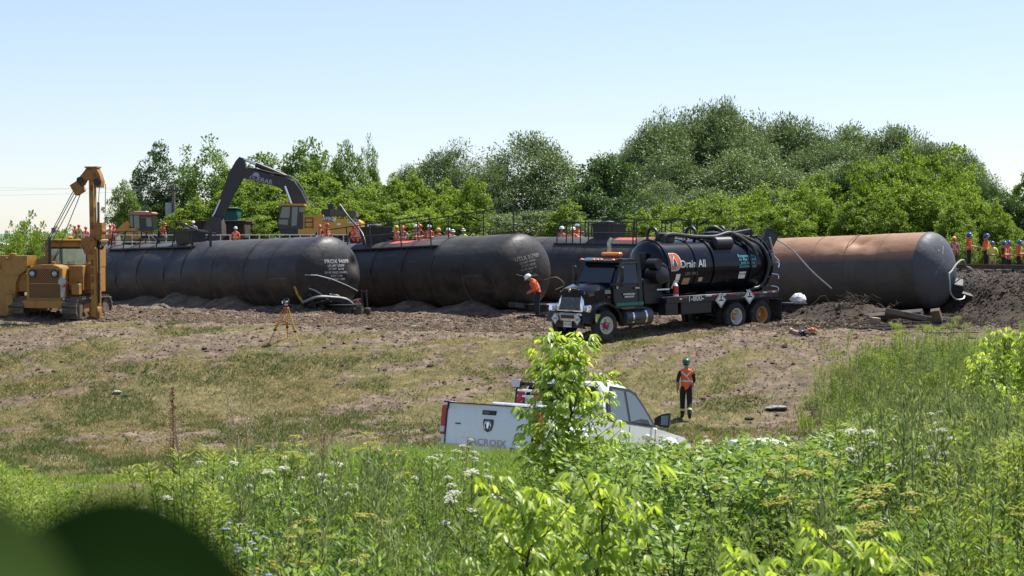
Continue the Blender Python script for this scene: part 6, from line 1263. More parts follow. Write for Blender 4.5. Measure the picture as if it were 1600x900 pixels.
def person(kind, loc, face, label, hat="white", vest=ORG, sleeve=ORG, fore=None, legs=NAVY, group=None, scale=1.0, stripe=SILV, cuffs=False):
    p = person_proto(kind); t = thing("person", label, "person", loc, (0, 0, face), group, scale)
    o = link(p['body'], "body", t)
    for i, m_ in ((1, fore or SKIN), (2, sleeve), (3, legs)): o.material_slots[i].link = 'OBJECT'; o.material_slots[i].material = m_
    def part(key, name, m_):
        if key not in p['me']:
            q = p[key] if not isinstance(key, tuple) else p['cuffs'][key[1]]; b_ = q.build(name, m_, fix=key != 'vest'); p['me'][key] = b_.data; b_.parent = t; return b_
        b_ = link(p['me'][key], name, t); b_.material_slots[0].link = 'OBJECT'; b_.material_slots[0].material = m_; return b_
    part('gt', "hard_hat", HATS[hat]); part('gh', "hair", HAIR); part('ge', "eyes", BLKC); part('gm', "mouth", mat("lips", (.25, .09, .08), .5))
    if vest: part('vest', "safety_vest", vest); part('band', "reflective_band", stripe); part('strap', "reflective_straps", stripe)
    if cuffs: part(('cuff', 0), "trouser_band", LIMS); part(('cuff', 1), "trouser_band", LIMS)
    return t
# the walker on the field and the man at the second tank car
wz = world(1072, 650, 47.0)
wk = person('walk', (wz.x, 47.0, gz(wz.x, 47.0)), rad(176), "person walking away across the field in a dark green hard hat and orange vest", "green", ORG, BLKC, legs=BLKC, cuffs=True, scale=1.0)
g = G(); g.box((-.21, -.33, .95), (.02, .24, .3), b=.004, R=Euler((rad(75), 0, .2)).to_matrix()); cb = g.build("clipboard", SGN); tag(cb, "white clipboard in the left hand of the walking person", "clipboard"); cb.matrix_basis = Matrix.LocRotScale(wk.location, wk.rotation_euler, None)
st = world(839, 493, 61.8)
person('stoop', (st.x, 61.8, gz(st.x, 61.8)), rad(-78), "person in a white hard hat and orange jacket stooping beside the second tank car", "white", ORG, ORG, fore=ORG, legs=NAVY, scale=1.0)
# the crew beyond the track: (px, hat top y, depth, facing, pose, hat, vest, sleeve, trousers, label)
CREW = [
 (58, 353, 112, 10, 'front', 'pale', ORG2, NAVY, NAVY, "lone worker in a dull vest behind the bush, farthest left of all"),
 (117, 352, 121, -40, 'stand', 'orange', ORG2, REDC, BRN, "worker in an orange hat, first of the pair left of the boom mast"),
 (123, 351, 124, 30, 'stand', 'red', ORG2, NAVY, NAVY, "worker in a red hat, second of the pair left of the boom mast"),
 (134, 354, 122, 0, 'stand', 'red', ORG, ORG, NAVY, "worker half hidden behind the pipelayer's boom mast"),
 (159, 354, 123, 20, 'stand', 'red', ORG2, REDC, BRN, "worker in dark red just right of the pipelayer's boom mast"),
 (172, 351, 118, 10, 'hip', 'red', ORG, REDC, REDC, "worker in a red hat, left of the pair beside the loader's arm"),
 (178, 351, 120, -10, 'front', 'red', ORG2, REDC, REDC, "worker in a red hat, right of the pair beside the loader's arm"),
 (250, 346, 114, 75, 'lean', 'red', ORG, ORG, NAVY, "worker leaning forward in a red hat beside the loader's cab"),
 (290, 349, 110, 20, 'stand', 'orange', ORG, ORG, NAVY, "worker half hidden behind the first car's black hatch"),
 (302, 345, 112, 0, 'front', 'white', GRYC, GRYC, NAVY, "worker in a white hat and grey clothes above the first car's hatch"),
 (368, 354, 106, 180, 'stand', 'pale', ORG, ORG, NAVY, "worker with a pale blue hat turned away beside the tipper truck"),
 (500, 351, 101, -30, 'hip', 'red', ORG2, BLKC, NAVY, "worker in dark sleeves and red hat before the excavator, left of a pair"),
 (511, 349, 100, 60, 'front', 'red', ORG, ORG, NAVY, "worker in a bright orange shirt before the excavator, right of a pair"),
 (552, 352, 97, 20, 'stand', 'red', ORG2, BLKC, NAVY, "worker in a red hat near the excavator's rear, left of a pair"),
 (559, 350.5, 96, 185, 'hip', 'red', ORG, ORG, NAVY, "worker in bright orange turned away near the excavator's rear"),
 (577, 350, 98, 0, 'stand', 'white', ORG, ORG, NAVY, "worker in a white hat just left of the second car's hatch"),
 (619, 352, 94, 30, 'front', 'yellow', ORG, BLKC, NAVY, "worker in a yellow-green hat, first right of the second car's hatch"),
 (630, 352.5, 96, -40, 'hip', 'red', ORG2, GRYC, NAVY, "worker in a faded pink vest and red hat behind the second car's rail"),
 (649.5, 351, 92, 70, 'front', 'white', ORG, GRYC, NAVY, "worker in a white hat and grey sleeves behind the second car's rail"),
 (656.5, 350.5, 93, -60, 'hip', 'red', ORG, BLKC, NAVY, "worker in a red hat and black sleeves behind the second car's rail"),
 (670.5, 351, 92, 10, 'front', 'white', ORG, ORG, NAVY, "worker in a white hat just right of the tall bent rail post"),
 (685.5, 356, 91, -50, 'hip', 'orange', ORG, NAVY, NAVY, "worker in an orange-yellow hat and navy sleeves above the second car"),
 (700, 356, 90, 20, 'stand', 'white', ORG2, GRYC, NAVY, "worker in a white hat, left of the adjoining two above the second car"),
 (708, 358.5, 91, -20, 'stand', 'white', GRYC, GRYC, NAVY, "shorter worker in a white hat, right of the two above the second car"),
 (724, 357, 90, 0, 'stand', 'white', LIM, GRYC, NAVY, "lone worker in a white hat farthest right above the second car"),
 (877.5, 353.5, 82, 30, 'stand', 'white', ORG2, ORG2, NAVY, "worker in a white hat, left of the three by the third car"),
 (895, 354.5, 80, 160, 'hip', 'white', ORG, ORG, NAVY, "worker in an orange jacket, middle of the three by the third car"),
 (902, 349, 82, 60, 'front', 'white', ORG, ORG, NAVY, "tallest worker in a white hat, right of the three by the third car"),
 (1491, 369.5, 72.5, 175, 'stand', 'orange', ORG2, GRYC, BRN, "worker in a striped vest turned away, first beside the grey tank car's end"),
 (1514, 363.5, 70.5, 80, 'point', 'blue', ORG, ORG, BLKC, "worker in a blue hat holding one bare arm out by the grey tank car"),
 (1541, 365, 70.5, 60, 'point', 'blue', ORG, ORG, BLKC, "worker in orange with a lime waistband, third from the grey tank car"),
 (1551, 377, 70, -30, 'front', 'blue', LIM, LIM, KHA, "worker in a yellow-green vest and khaki trousers, blue hat"),
 (1569, 377, 70.5, 60, 'front', 'blue', ORG, NAVY, NAVY, "worker in navy sleeves and an orange vest with a lime stripe, dark blue hat"),
 (1575.5, 376, 72, 30, 'hip', 'blue', ORG, SKIN, BLKC, "worker behind the navy-sleeved one, in a dark blue hat, arms bare"),
 (1593, 375.5, 70, 50, 'front', 'blue', ORG, ORG, BLKC, "worker in an orange shirt and blue hat, farthest right at the track"),
]
LM_STRIPE = {1541, 1551, 1569, 1593, 1575.5}
for (px, py, d, fc, kind, hat, vest, sl_, lg, lb) in CREW:
    top = world(px, py, d); gr = gz(top.x, d); h = min(max((top.z - gr) / 1.81, .88), 1.06); z = gr
    if vest in (GRYC,): vest_ = None
    else: vest_ = vest
    person(kind, (top.x, d, top.z - 1.81 * h), rad(fc), lb, hat, vest_, sl_, legs=lg, group="rail crew beyond the track", scale=h, stripe=LIMS if px in LM_STRIPE else SILV)
# ---------------------------------------------------------------- railway track, railing, poles, survey tripod, debris
TN = Vector((-TD.y, TD.x))                      # across the track, towards the camera is negative of this
def tp(s, t, z): return Vector((TA.x + TD.x * s - TD.y * t * 1.0 * -1 * -1, TA.y + TD.y * s + TD.x * t, z))
WOOD = mat("weathered_tie", (.075, .062, .052), .9, var=.35, scale=5, bump=.5, bscale=25)
RAILM = mat("rusty_rail", (.10, .065, .048), .55, .4, var=.25)
rt = thing("railway_track", "railway track with rusty rails on ties, at the right edge before the crew", "track")
yaw = math.atan2(TD.y, TD.x)
Rz = Euler((0, 0, yaw)).to_matrix()
g = G(); g.box((0, 0, 0), (.24, 2.6, .2), b=.015); s0 = g.build("sleeper", WOOD, rt)
for k, s in enumerate(np.arange(-9, 76, .78)):
    o = s0 if k == 0 else s0.copy()
    if k: COL.objects.link(o); o.parent = rt
    o.location = tp(s, 0, -1.42 + .015 * math.sin(k * 2.1)); o.rotation_euler = (0, 0, yaw + .02 * math.sin(k * 1.7))
for t in (-.75, .75):
    g = G(); pr = [(-.075, 0), (.075, 0), (.075, .012), (.012, .035), (.012, .125), (.036, .135), (.036, .17), (-.036, .17), (-.036, .135), (-.012, .125), (-.012, .035), (-.075, .012)]
    pts = [tp(s, t, -1.315) for s in (-9, 0, 10, 30, 75)]; n2 = Vector((-TD.y, TD.x, 0)); g.loft([[p + n2 * a + Vector((0, 0, b_)) for a, b_ in pr] for p in pts]); g.build("rail", RAILM, rt)
    for k, s in enumerate(np.arange(-9, 5, .78)): g = G(); g.box(tp(s, t, -1.305), (.2, .3, .02), R=Rz); g.build("tie_plate", RAILM, rt)
# ballast stones: stuff
def make_ballast():
    R = np.random.default_rng(9); n = 9000; s = R.uniform(-9, 12, n); t = R.normal(0, 1.5, n); X = TA.x + TD.x * s - TD.y * t; Y = TA.y + TD.y * s + TD.x * t; Z = ground_h(X, Y); q = R.uniform(.02, .05, n)
    base = np.array([(1, 0, 0), (0, 1, 0), (-1, 0, 0), (0, -1, 0), (0, 0, .9), (0, 0, -.6)]); T0 = np.array([(0, 1, 4), (1, 2, 4), (2, 3, 4), (3, 0, 4), (1, 0, 5), (2, 1, 5), (3, 2, 5), (0, 3, 5)])
    V = base[None] * q[:, None, None] * R.uniform(.6, 1.4, (n, 6, 1)) + np.stack([X, Y, Z + q * .3], -1)[:, None]; T = (T0[None] + 6 * np.arange(n)[:, None, None]).reshape(-1, 3)
    link(np_mesh("ballast", V.reshape(-1, 3), T, mat("ballast_stone", (.12, .105, .095), .9, var=.4, scale=3)), "ballast", kind="stuff")
make_ballast()
# silver pipe railing beyond the track
def s_at(px, t):
    k = (px - 800) / F; ox, oy = TA.x - TD.y * t, TA.y + TD.x * t; return (k * oy - ox) / (TD.x - k * TD.y)
PIPE = mat("silver_pipe", (.52, .53, .54), .4, .5, var=.08)
rl = thing("pipe_railing", "silver two-rail pipe railing running behind the two left tank cars", "railing")
sa, sb = s_at(590, -4.5), s_at(108, -4.5); nP = 34; ss_ = np.linspace(sa, sb, nP)
P_ = [tp(s, -4.5, 0) for s in ss_]
for k, p in enumerate(P_): zb = gz(p.x, p.y); g = G(); g.cyl((p.x, p.y, zb - .1), (p.x, p.y, .12), .035, n=8); g.build("railing_post", PIPE, rl)
for z in (.12, -.38): g = G(); g.tube([(p.x, p.y, z) for p in P_[::3] + [P_[-1]]], .032, 8); g.build("railing_rail", PIPE, rl)
# utility pole with a transformer, and its wires
upx = world(271, 288, 131); zb = gz(upx.x, 131)
up_ = thing("utility_pole", "grey utility pole with a transformer can among the trees behind the loader", "utility pole", (upx.x, 131, zb)); zt = upx.z - zb
g = G(); g.cyl((0, 0, -.5), (0, 0, zt), .17, .12, n=10); g.build("pole", mat("grey_pole_wood", (.16, .15, .145), .85, var=.2), up_)
g = G(); g.cyl((-.38, -.1, zt - 2.6), (-.38, -.1, zt - 1.5), .27, n=14); g.box((-.15, -.05, zt - 2.0), (.25, .06, .1)); g.build("transformer", mat("grey_can", (.33, .36, .38), .4), up_)
g = G(); g.box((0, -.12, zt - .5), (1.8, .10, .12)); g.build("cross_arm", WOOD, up_)
for k, (dx, z0, z1) in enumerate(((-.8, -.4, 4.2), (.0, -.1, 2.2), (.8, -.4, 2.0))):
    a = Vector((upx.x + dx, 131, upx.z + z0)); b_ = Vector((upx.x - 75, 131 + 20 * k - 10, upx.z + z1)); w_ = bent([a.lerp(b_, q) - Vector((0, 0, 5.0 * q * (1 - q))) for q in np.linspace(0, 1, 14)], .007, "power_line", mat("wire", (.3, .31, .33), .5), None, 4)
    tag(w_, ("highest", "middle", "lowest")[k] + " thin power line running left from the utility pole", "power line", "power lines at the left")
# little sign left
sp_ = world(84, 356, 112); zb = gz(sp_.x, 112); sg = thing("sign_post", "small square brown sign on a thin post behind the pipelayer's cables", "sign", (sp_.x, 112, zb))
g = G(); g.cyl((0, 0, -.2), (0, 0, sp_.z - zb), .035, n=6); g.build("post", GREY, sg); g = G(); g.box((0, -.05, sp_.z - zb - .17), (.32, .02, .34)); g.build("sign_panel", mat("brown_sign", (.22, .14, .12), .6), sg)
# far shed
fs = world(4, 378, 190); sh = thing("shed", "small far white-roofed shed at the left edge", "shed", (fs.x - 1.6, 190, gz(fs.x, 190)), (0, 0, .2))
zr = fs.z - gz(fs.x, 190) + .3; g = G(); g.box((0, 0, (zr - .7) / 2), (4.4, 4, max(zr - .7, .2))); g.build("wall", mat("grey_board", (.25, .24, .22), .8), sh); g = G(); g.prism([(-2.5, zr - .7), (2.5, zr - .7), (0, zr)], (0, 0, 0), (1, 0, 0), (0, 0, 1), 4.6); g.build("roof", mat("white_sheet_roof", (.62, .62, .62), .5), sh)
# survey tripod
tz = gpt(447, 53.6); tr = thing("survey_tripod", "orange wooden survey tripod carrying a total station, before the first tank car", "tripod", tz)
OGW = mat("orange_wood", (.55, .20, .015), .5, var=.1); YGW = mat("yellow_wood", (.62, .40, .02), .5, var=.1)
for k, (x, y) in enumerate(((-.58, -.1), (-.02, .0), (.5, -.22))):
    y = y + (.45 if k == 1 else -.05); m_ = (OGW, OGW, YGW)[k]; lg_ = bpy.data.objects.new("leg", None); COL.objects.link(lg_); lg_.parent = tr
    top, ft = Vector((x * .08, y * .08, 1.16)), Vector((x, y, gz(tz.x + x, tz.y + y) - tz.z - .05)); sd_ = Vector((.028, 0, 0))
    for s in (1, -1): g = G(); g.cyl(top + sd_ * s * 1.3, top.lerp(ft, .62) + sd_ * s, .013, n=6); g.build("side_rail", m_, lg_)
    g = G(); g.cyl(top.lerp(ft, .42), ft, .02, .014, n=8); g.build("lower_leg", m_, lg_); g = G(); mid = top.lerp(ft, .60); g.box(mid, (.1, .06, .07), b=.01); g.build("clamp", BLK, lg_)
g = G(); g.lathe([(0, .09), (.03, .10), (.06, .06)], (0, 0, 1.15), n=16); g.build("tripod_head", mat("red_orange_plate", (.6, .10, .03), .4), tr)
g = G(); g.lathe([(0, .06), (.05, .07), (.06, .05)], (0, 0, 1.21), n=14); g.box((-.075, 0, 1.36), (.04, .10, .2), b=.015); g.box((.075, 0, 1.36), (.04, .10, .2), b=.015); g.box((0, 0, 1.28), (.18, .12, .06), b=.02); g.build("instrument_frame", BLK, tr)
g = G(); g.cyl((0, -.1, 1.37), (0, .1, 1.37), .042, n=14); g.build("telescope", mat("pale_grey_case", (.40, .42, .44), .4), tr); g = G(); g.box((0, -.07, 1.285), (.11, .02, .055), b=.005); g.build("display", mat("pale_screen", (.42, .48, .52), .2), tr); g = G(); g.tube([(-.075, 0, 1.45), (-.06, 0, 1.5), (.06, 0, 1.5), (.075, 0, 1.45)], .014, 6); g.build("carry_handle", BLK, tr)
g = G(); g.box((-.12, 0, 1.36), (.05, .08, .09), b=.01); g.build("battery", SGN, tr)
# loose ties, boards and roots thrown about on the right
R_ = random.Random(8)
def lying(name, label, cat, px, d, dims, yaw_, roll, m_, group=None, dz=0.0, b=.012):
    p = gpt(px, d); g = G(); g.box((0, 0, 0), dims, b=b); o = g.build(name, m_); tag(o, label, cat, group); o.location = (p.x, p.y, p.z + dims[2] * .4 + dz); o.rotation_euler = (roll, R_.uniform(-.2, .2), yaw_); return o
OLDW = mat("split_grey_wood", (.115, .085, .06), .9, var=.35, scale=4, bump=.5, bscale=20)
lying("railway_tie", "dark broken tie leaning on the earth below the grey tank car", "tie", 1395, 58.2, (2.3, .26, .2), rad(-38), .5, WOOD, "loose ties", .18)
lying("railway_tie", "brown tie lying end to end with the leaning one", "tie", 1432, 57.4, (2.2, .28, .2), rad(-20), -.4, OLDW, "loose ties", .12)
lying("railway_tie", "short tie stub standing out of the earth nearest the grey car's end", "tie", 1464, 56.8, (.32, .2, .5), rad(-30), .55, OLDW, "loose ties", .1)
lying("tie_block", "pale square tie end left of the leaning tie", "tie end", 1367, 57.3, (.32, .28, .26), rad(20), .1, mat("pale_end_grain", (.26, .18, .12), .9, var=.3), None, .05)
for k, (px, d, L, ya, lb) in enumerate(((1430, 56.3, 3.4, -8, "long thin dark pole lying in front of the loose ties"), (1370, 56.6, 2.0, -6, "shorter dark pole left of the long one"), (1400, 57.2, 2.4, -14, "thin pale lath across the loose ties"), (1490, 55.2, 1.8, 4, "dark stick lying at the edge of the green weeds"), (1220, 57.5, 1.6, 4, "thin stick lying behind the truck's rear wheels"))):
    p0 = gpt(px, d); p = [p0 + Vector((L * (q - .5) * math.cos(rad(ya)), L * (q - .5) * math.sin(rad(ya)), 0)) for q in np.linspace(0, 1, 6)]; p = [Vector((v.x, v.y, gz(v.x, v.y) + .07 + .03 * math.sin(5 * i))) for i, v in enumerate(p)]; tag(bent(p, .045 if k < 2 else .025, "pole_debris", WOOD if k != 2 else OLDW, None, 6), lb, "stick")
for k, (px, d, lb) in enumerate(((1310, 59.5, "tangle of torn roots on the heap under the grey tank car"), (1345, 59.8, "smaller tangle of roots right of the big one"), (1385, 60.2, "thin twigs on the heap before the grey tank car"))):
    p0 = gpt(px, d); g = G()
    for j in range(16 if k < 2 else 8):
        a = R_.uniform(0, 6.28); L = R_.uniform(.3, 1.1) * (1.1 - .25 * k); z = 0; pts = [p0]
        for i in range(1, 6): a += R_.uniform(-.6, .6); pts.append(p0 + Vector((L * i / 5 * math.cos(a), L * i / 5 * math.sin(a) * .6, .02 + L * R_.uniform(.1, .55) * math.sin(i / 5 * 2.4 + R_.uniform(-.5, .5)))))
        g.tube(pts, [.018, .015, .012, .009, .007, .004], 5)
    o = g.build("root_tangle", mat("root_bark", (.10, .075, .05), .9, var=.3)); tag(o, lb, "roots"); o["kind"] = "stuff" if False else "thing"; del o["kind"]
def crumple(name, label, cat, p, dims, m_, seed):
    """crumpled lump: a folded, uneven closed surface"""
    R = np.random.default_rng(seed); g = G(); n, k = 16, 9; rr = []
    for i in range(k):
        a = -math.pi / 2 + math.pi * (i + .0) / (k - 1); ring = []
        for j in range(n): q = 1 + .55 * (R.random() - .5); b_ = 2 * math.pi * j / n; ring.append((p.x + dims[0] / 2 * q * max(math.cos(a), .05) * math.cos(b_), p.y + dims[1] / 2 * q * max(math.cos(a), .05) * math.sin(b_), p.z + dims[2] * (.5 + .5 * math.sin(a)) * (.85 + .3 * R.random())))
        rr.append(ring)
    g.loft(rr); o = g.build(name, m_, ang=20); return tag(o, label, cat)
crumple("plastic_bag", "white plastic sack hanging behind the vacuum truck's tail", "bag", gpt(1248, 60.8) + Vector((0, 0, .25)), (.58, .45, .4), mat("white_plastic", (.72, .72, .74), .35, var=.05), 3)
sd_ = thing("tail_frame", "dark steel stand with two legs under the white sack behind the truck", "stand", gpt(1240, 61.2), (0, 0, rad(-50)))
g = G(); g.box((0, 0, .30), (1.0, .5, .10), b=.02); g.build("top_plate", BLK, sd_)
for x, y in ((-.4, -.2), (.4, -.2), (-.4, .2), (.4, .2)): g = G(); g.box((x, y, .12), (.10, .10, .36)); g.build("leg", BLK, sd_)
fit = thing("pipe_fitting", "rusty and silver pipe fitting lying on the ground behind the truck's wheels", "pipe fitting", gpt(1247, 55.6) + Vector((0, 0, .1)), (0, rad(18), rad(-30)))
g = G(); g.lathe([(-.3, .08), (-.28, .13), (-.2, .13), (-.18, .09), (.12, .09), (.14, .14), (.22, .14), (.24, .1)], (0, 0, 0), (1, 0, .1), n=16); g.build("pipe_body", mat("rusty_pink_pipe", (.32, .18, .15), .6, .3, var=.35, scale=6), fit); g = G(); g.cyl((.05, 0, .06), (.05, .05, .3), .05, n=10); g.box((.28, .0, .08), (.22, .1, .1), b=.02); g.build("valve", GREY, fit)
crumple("dark_rag", "dark crumpled sheet beside the pipe fitting", "rag", gpt(1262, 55.3), (.55, .35, .2), BLKC, 5); crumple("orange_cap", "small orange piece lying beyond the dark sheet", "orange piece", gpt(1270, 55.8) + Vector((0, 0, .08)), (.32, .2, .12), mat("orange_plastic", (.7, .2, .03), .5), 6)
crumple("striped_rag", "black and white rag lying on the field to the right of the walking person", "rag", gpt(1215, 47.9), (.62, .35, .12), mat("black_white_cloth", (.16, .16, .16), .8, var=.95, scale=9), 8); crumple("dark_scrap", "small dark scrap lying left of the rag on the field", "scrap", gpt(1172, 46.9), (.3, .2, .07), BLKC, 9)
for k, (px, d, lb, s) in enumerate(((181, 48.8, "flat pale stone on the left part of the field", .26), (195, 48.6, "darker stone right beside the flat pale one on the field", .2), (646, 57, "pale scrap on the churned strip before the second tank car", .22), (324, 60.2, "pale stone on the churned strip before the first tank car", .16))):
    crumple("field_stone", lb, "stone", gpt(px, d), (s, s * .7, s * .4), mat("pale_stone", (.34, .31, .28), .9, var=.2) if k != 1 else mat("dark_stone", (.10, .09, .085), .9), 20 + k)
# ---------------------------------------------------------------- turf, weeds, shrubs and saplings of the near bank
YT = ([-80, 0, 120, 200, 300, 400, 480, 560, 690, 860, 930, 1000, 1060, 1120, 1200, 1300, 1340, 1420, 1700], [712, 722, 768, 778, 725, 700, 676, 690, 698, 706, 692, 690, 700, 700, 692, 690, 640, 560, 520])
def room(px, d, X, Y):
    """how tall a plant of the near bank may stand so that the field stays in view, as in the photograph"""
    return np.where(np.asarray(d) < 27, np.maximum(-(np.interp(px, *YT) - 370) / F * np.asarray(d) - base_h(X, Y), .12), 9.0)
def blades(name, X, Y, h, w_, k, var, lean=.35, segs=1, seed=1):
    """grass blades: single bent triangles or two-piece blades, one mesh of stuff"""
    R = np.random.default_rng(seed); n = len(X); Z = ground_h(X, Y) - .01; h = np.minimum(h, room(800 + X / Y * F, Y, X, Y) * R.uniform(.75, 1.15, n)); a = R.uniform(0, 6.28, n); l = R.normal(0, lean, (n, 2)) * h[:, None]; dx, dy = np.cos(a) * w_ / 2, np.sin(a) * w_ / 2
    b0 = np.stack([X - dx, Y - dy, Z], 1); b1 = np.stack([X + dx, Y + dy, Z], 1); tip = np.stack([X + l[:, 0], Y + l[:, 1], Z + h], 1)
    if segs == 1: V = np.stack([b0, b1, tip], 1).reshape(-1, 3); T = np.arange(3 * n).reshape(n, 3); A = np.repeat(var, 3)
    else:
        m = np.stack([X + l[:, 0] * .3, Y + l[:, 1] * .3, Z + h * .6], 1); d = np.stack([dx, dy, 0 * dx], 1) * .8; tip[:, 2] -= .12 * h * R.random(n)
        V = np.stack([b0, b1, m - d, m + d, tip], 1).reshape(-1, 3); T = (np.array([(0, 1, 3), (0, 3, 2), (2, 3, 4)])[None] + 5 * np.arange(n)[:, None, None]).reshape(-1, 3); A = np.repeat(var, 5)
    return link(np_mesh(name, V, T, LM[k], None, {"var": np.clip(A, 0, 1)}), name, kind="stuff")
R = np.random.default_rng(77)
RB = lambda px, d, x: x > 9.0 + .9 * (2 * noise(np.asarray(d) * .9, np.asarray(d) * 0 + 3, 5) - 1) + 1.2 * (2 * noise(np.asarray(x) * 1.7, np.asarray(d) * 1.7, 6) - 1) + 2.2 * sstep(46, 53, d) - .05 * (45 - d)
def cone(n, p0, p1, d0, d1, pw=1.0):
    d = d0 + (d1 - d0) * R.random(n) ** pw; mg = 1.3 * F / d; px = R.random(n); px = (p0 - (mg if p0 < 0 else 0)) * (1 - px) + (p1 + (mg if p1 > 1640 else 0)) * px; return (px - 800) / F * d, d
# mown turf and straw of the field
X, Y = cone(260000, -30, 1440, 34, 59.5); b = bare(X, Y); gcl = fbm(X * .45, Y * .45, 61, 4); keep = R.random(len(X)) < np.clip((1 - b) ** 1.2 * (.25 + 1.5 * sstep(.38, .6, gcl)), .05, 1) * (1 - sstep(57.6, 59.3, Y)); X, Y = X[keep], Y[keep]
gv = .75 * fbm(X * .5, Y * .5, 64, 4) + .25 * .5 + .55 * (fbm(X * 2.2, Y * 2.2, 65, 4) - .5) + .10 * sstep(50, 40, Y) - .07 * sstep(52, 57, Y); var = np.clip((gv - .5) * 5.5 + .56 + .25 * R.normal(size=len(X)), 0, 1)
blades("field_turf", X, Y, R.uniform(.04, .11, len(X)) * (1 + .6 * var), np.full(len(X), .026), 'turf', var, lean=.9, seed=2)
X, Y = cone(60000, -30, 1440, 34, 59); k_ = (R.random(len(X)) < (.12 + .9 * sstep(.52, .66, fbm(X * .8, Y * .5, 67, 4)))) & ~((X > 9) & (Y < 52)); X, Y = X[k_], Y[k_]; blades('straw_litter', X, Y, R.uniform(.012, .035, len(X)), np.full(len(X), .03), 'straw', R.random(len(X)), 4.0, seed=12)
# bright tall grass of the bank
X, Y = cone(52000, 520, 905, 15.5, 25.2, .8); k_ = (fbm(X * .8, Y * .8, 32, 3) > .36); X, Y = X[k_], Y[k_]
blades("tall_grass", X, Y, R.uniform(.3, .75, len(X)), np.full(len(X), .011), 'grass', np.clip(.5 + .22 * R.normal(size=len(X)), 0, 1), .28, 2, 4)
X, Y = cone(56000, -60, 1680, 6, 27, .7); k_ = fbm(X * .6, Y * .6, 33, 3) > .42; X, Y = X[k_], Y[k_]
blades("bank_grass", X, Y, R.uniform(.2, .55, len(X)), np.full(len(X), .010), 'grass', np.clip(.38 + .25 * R.normal(size=len(X)), 0, 1), .4, 2, 5)
X, Y = cone(40000, 1250, 1700, 24, 53); k_ = RB(0, Y, X) & (fbm(X * .7, Y * .7, 34, 3) > .42); X, Y = X[k_], Y[k_]; blades("weed_grass", X, Y, R.uniform(.2, .7, len(X)), np.full(len(X), .018), 'grass', np.clip(.42 + .25 * R.normal(size=len(X)), 0, 1), .3, 2, 6)
X, Y = cone(2600, 430, 1000, 20, 26); blades("seed_grass", X, Y, R.uniform(.6, 1.05, len(X)), np.full(len(X), .008), 'straw', R.random(len(X)), .16, 2, 7)

# --- plant prototypes
def p_wormwood(seed, h=1.25, nst=4):
    p = P(np.random.default_rng(seed)); R = p.R
    for s in range(nst):
        a = R.uniform(0, 6.28); ln = R.uniform(.03, .22); hh = h * R.uniform(.7, 1.05); q = np.linspace(0, 1, 6)[:, None]; base = np.array([.07 * math.cos(a), .07 * math.sin(a), 0]); pts = base + q * np.array([ln * math.cos(a), ln * math.sin(a), hh]); p.stem(pts, .006, .002)
        n = 90; t = R.random(n) ** .75; ang = R.uniform(0, 6.28, n); sp = (.02 + .10 * np.sin(np.pi * np.clip(t, .05, .98)) * (1 - .5 * t)); C = base + t[:, None] * np.array([ln * math.cos(a), ln * math.sin(a), hh]) + np.stack([np.cos(ang), np.sin(ang), 0 * ang], 1) * sp[:, None] * R.random((n, 1))
        D = np.stack([np.cos(ang), np.sin(ang), .9 + .9 * t], 1) + R.normal(size=(n, 3)) * .25; p.leaves(C, D, R.uniform(.045, .10, n), R.uniform(.012, .024, n), 'sage')
    return p
def p_goldenrod(seed, h=1.1, nst=4, plume='golden'):
    p = P(np.random.default_rng(seed)); R = p.R
    for s in range(nst):
        a = R.uniform(0, 6.28); ln = R.uniform(.03, .2); hh = h * R.uniform(.72, 1.05); base = np.array([.08 * math.cos(a), .08 * math.sin(a), 0]); tip = np.array([ln * math.cos(a), ln * math.sin(a), hh]); q = np.linspace(0, 1, 5)[:, None]; p.stem(base + q * tip, .006, .003)
        n = 60; t = np.sort(R.uniform(.12, .97, n)); ang = np.arange(n) * 2.4 + R.normal(size=n) * .3; D = np.stack([np.cos(ang), np.sin(ang), .35 + .5 * t], 1); p.leaves(base + t[:, None] * tip, D, R.uniform(.07, .13, n) * (1.1 - .5 * t), R.uniform(.014, .024, n), 'golden')
        n = 46; ang = R.uniform(0, 6.28, n); r = R.random(n) * .10; z = hh * (.90 + .12 * R.random(n)); C = base + np.stack([tip[0] + np.cos(ang) * r, tip[1] + np.sin(ang) * r, z], 1); D = np.stack([np.cos(ang), np.sin(ang), .5 + 0 * ang], 1); p.leaves(C, D, R.uniform(.03, .06, n), R.uniform(.010, .018, n), plume, var=np.clip(.75 + .2 * R.normal(size=n), 0, 1))
    return p
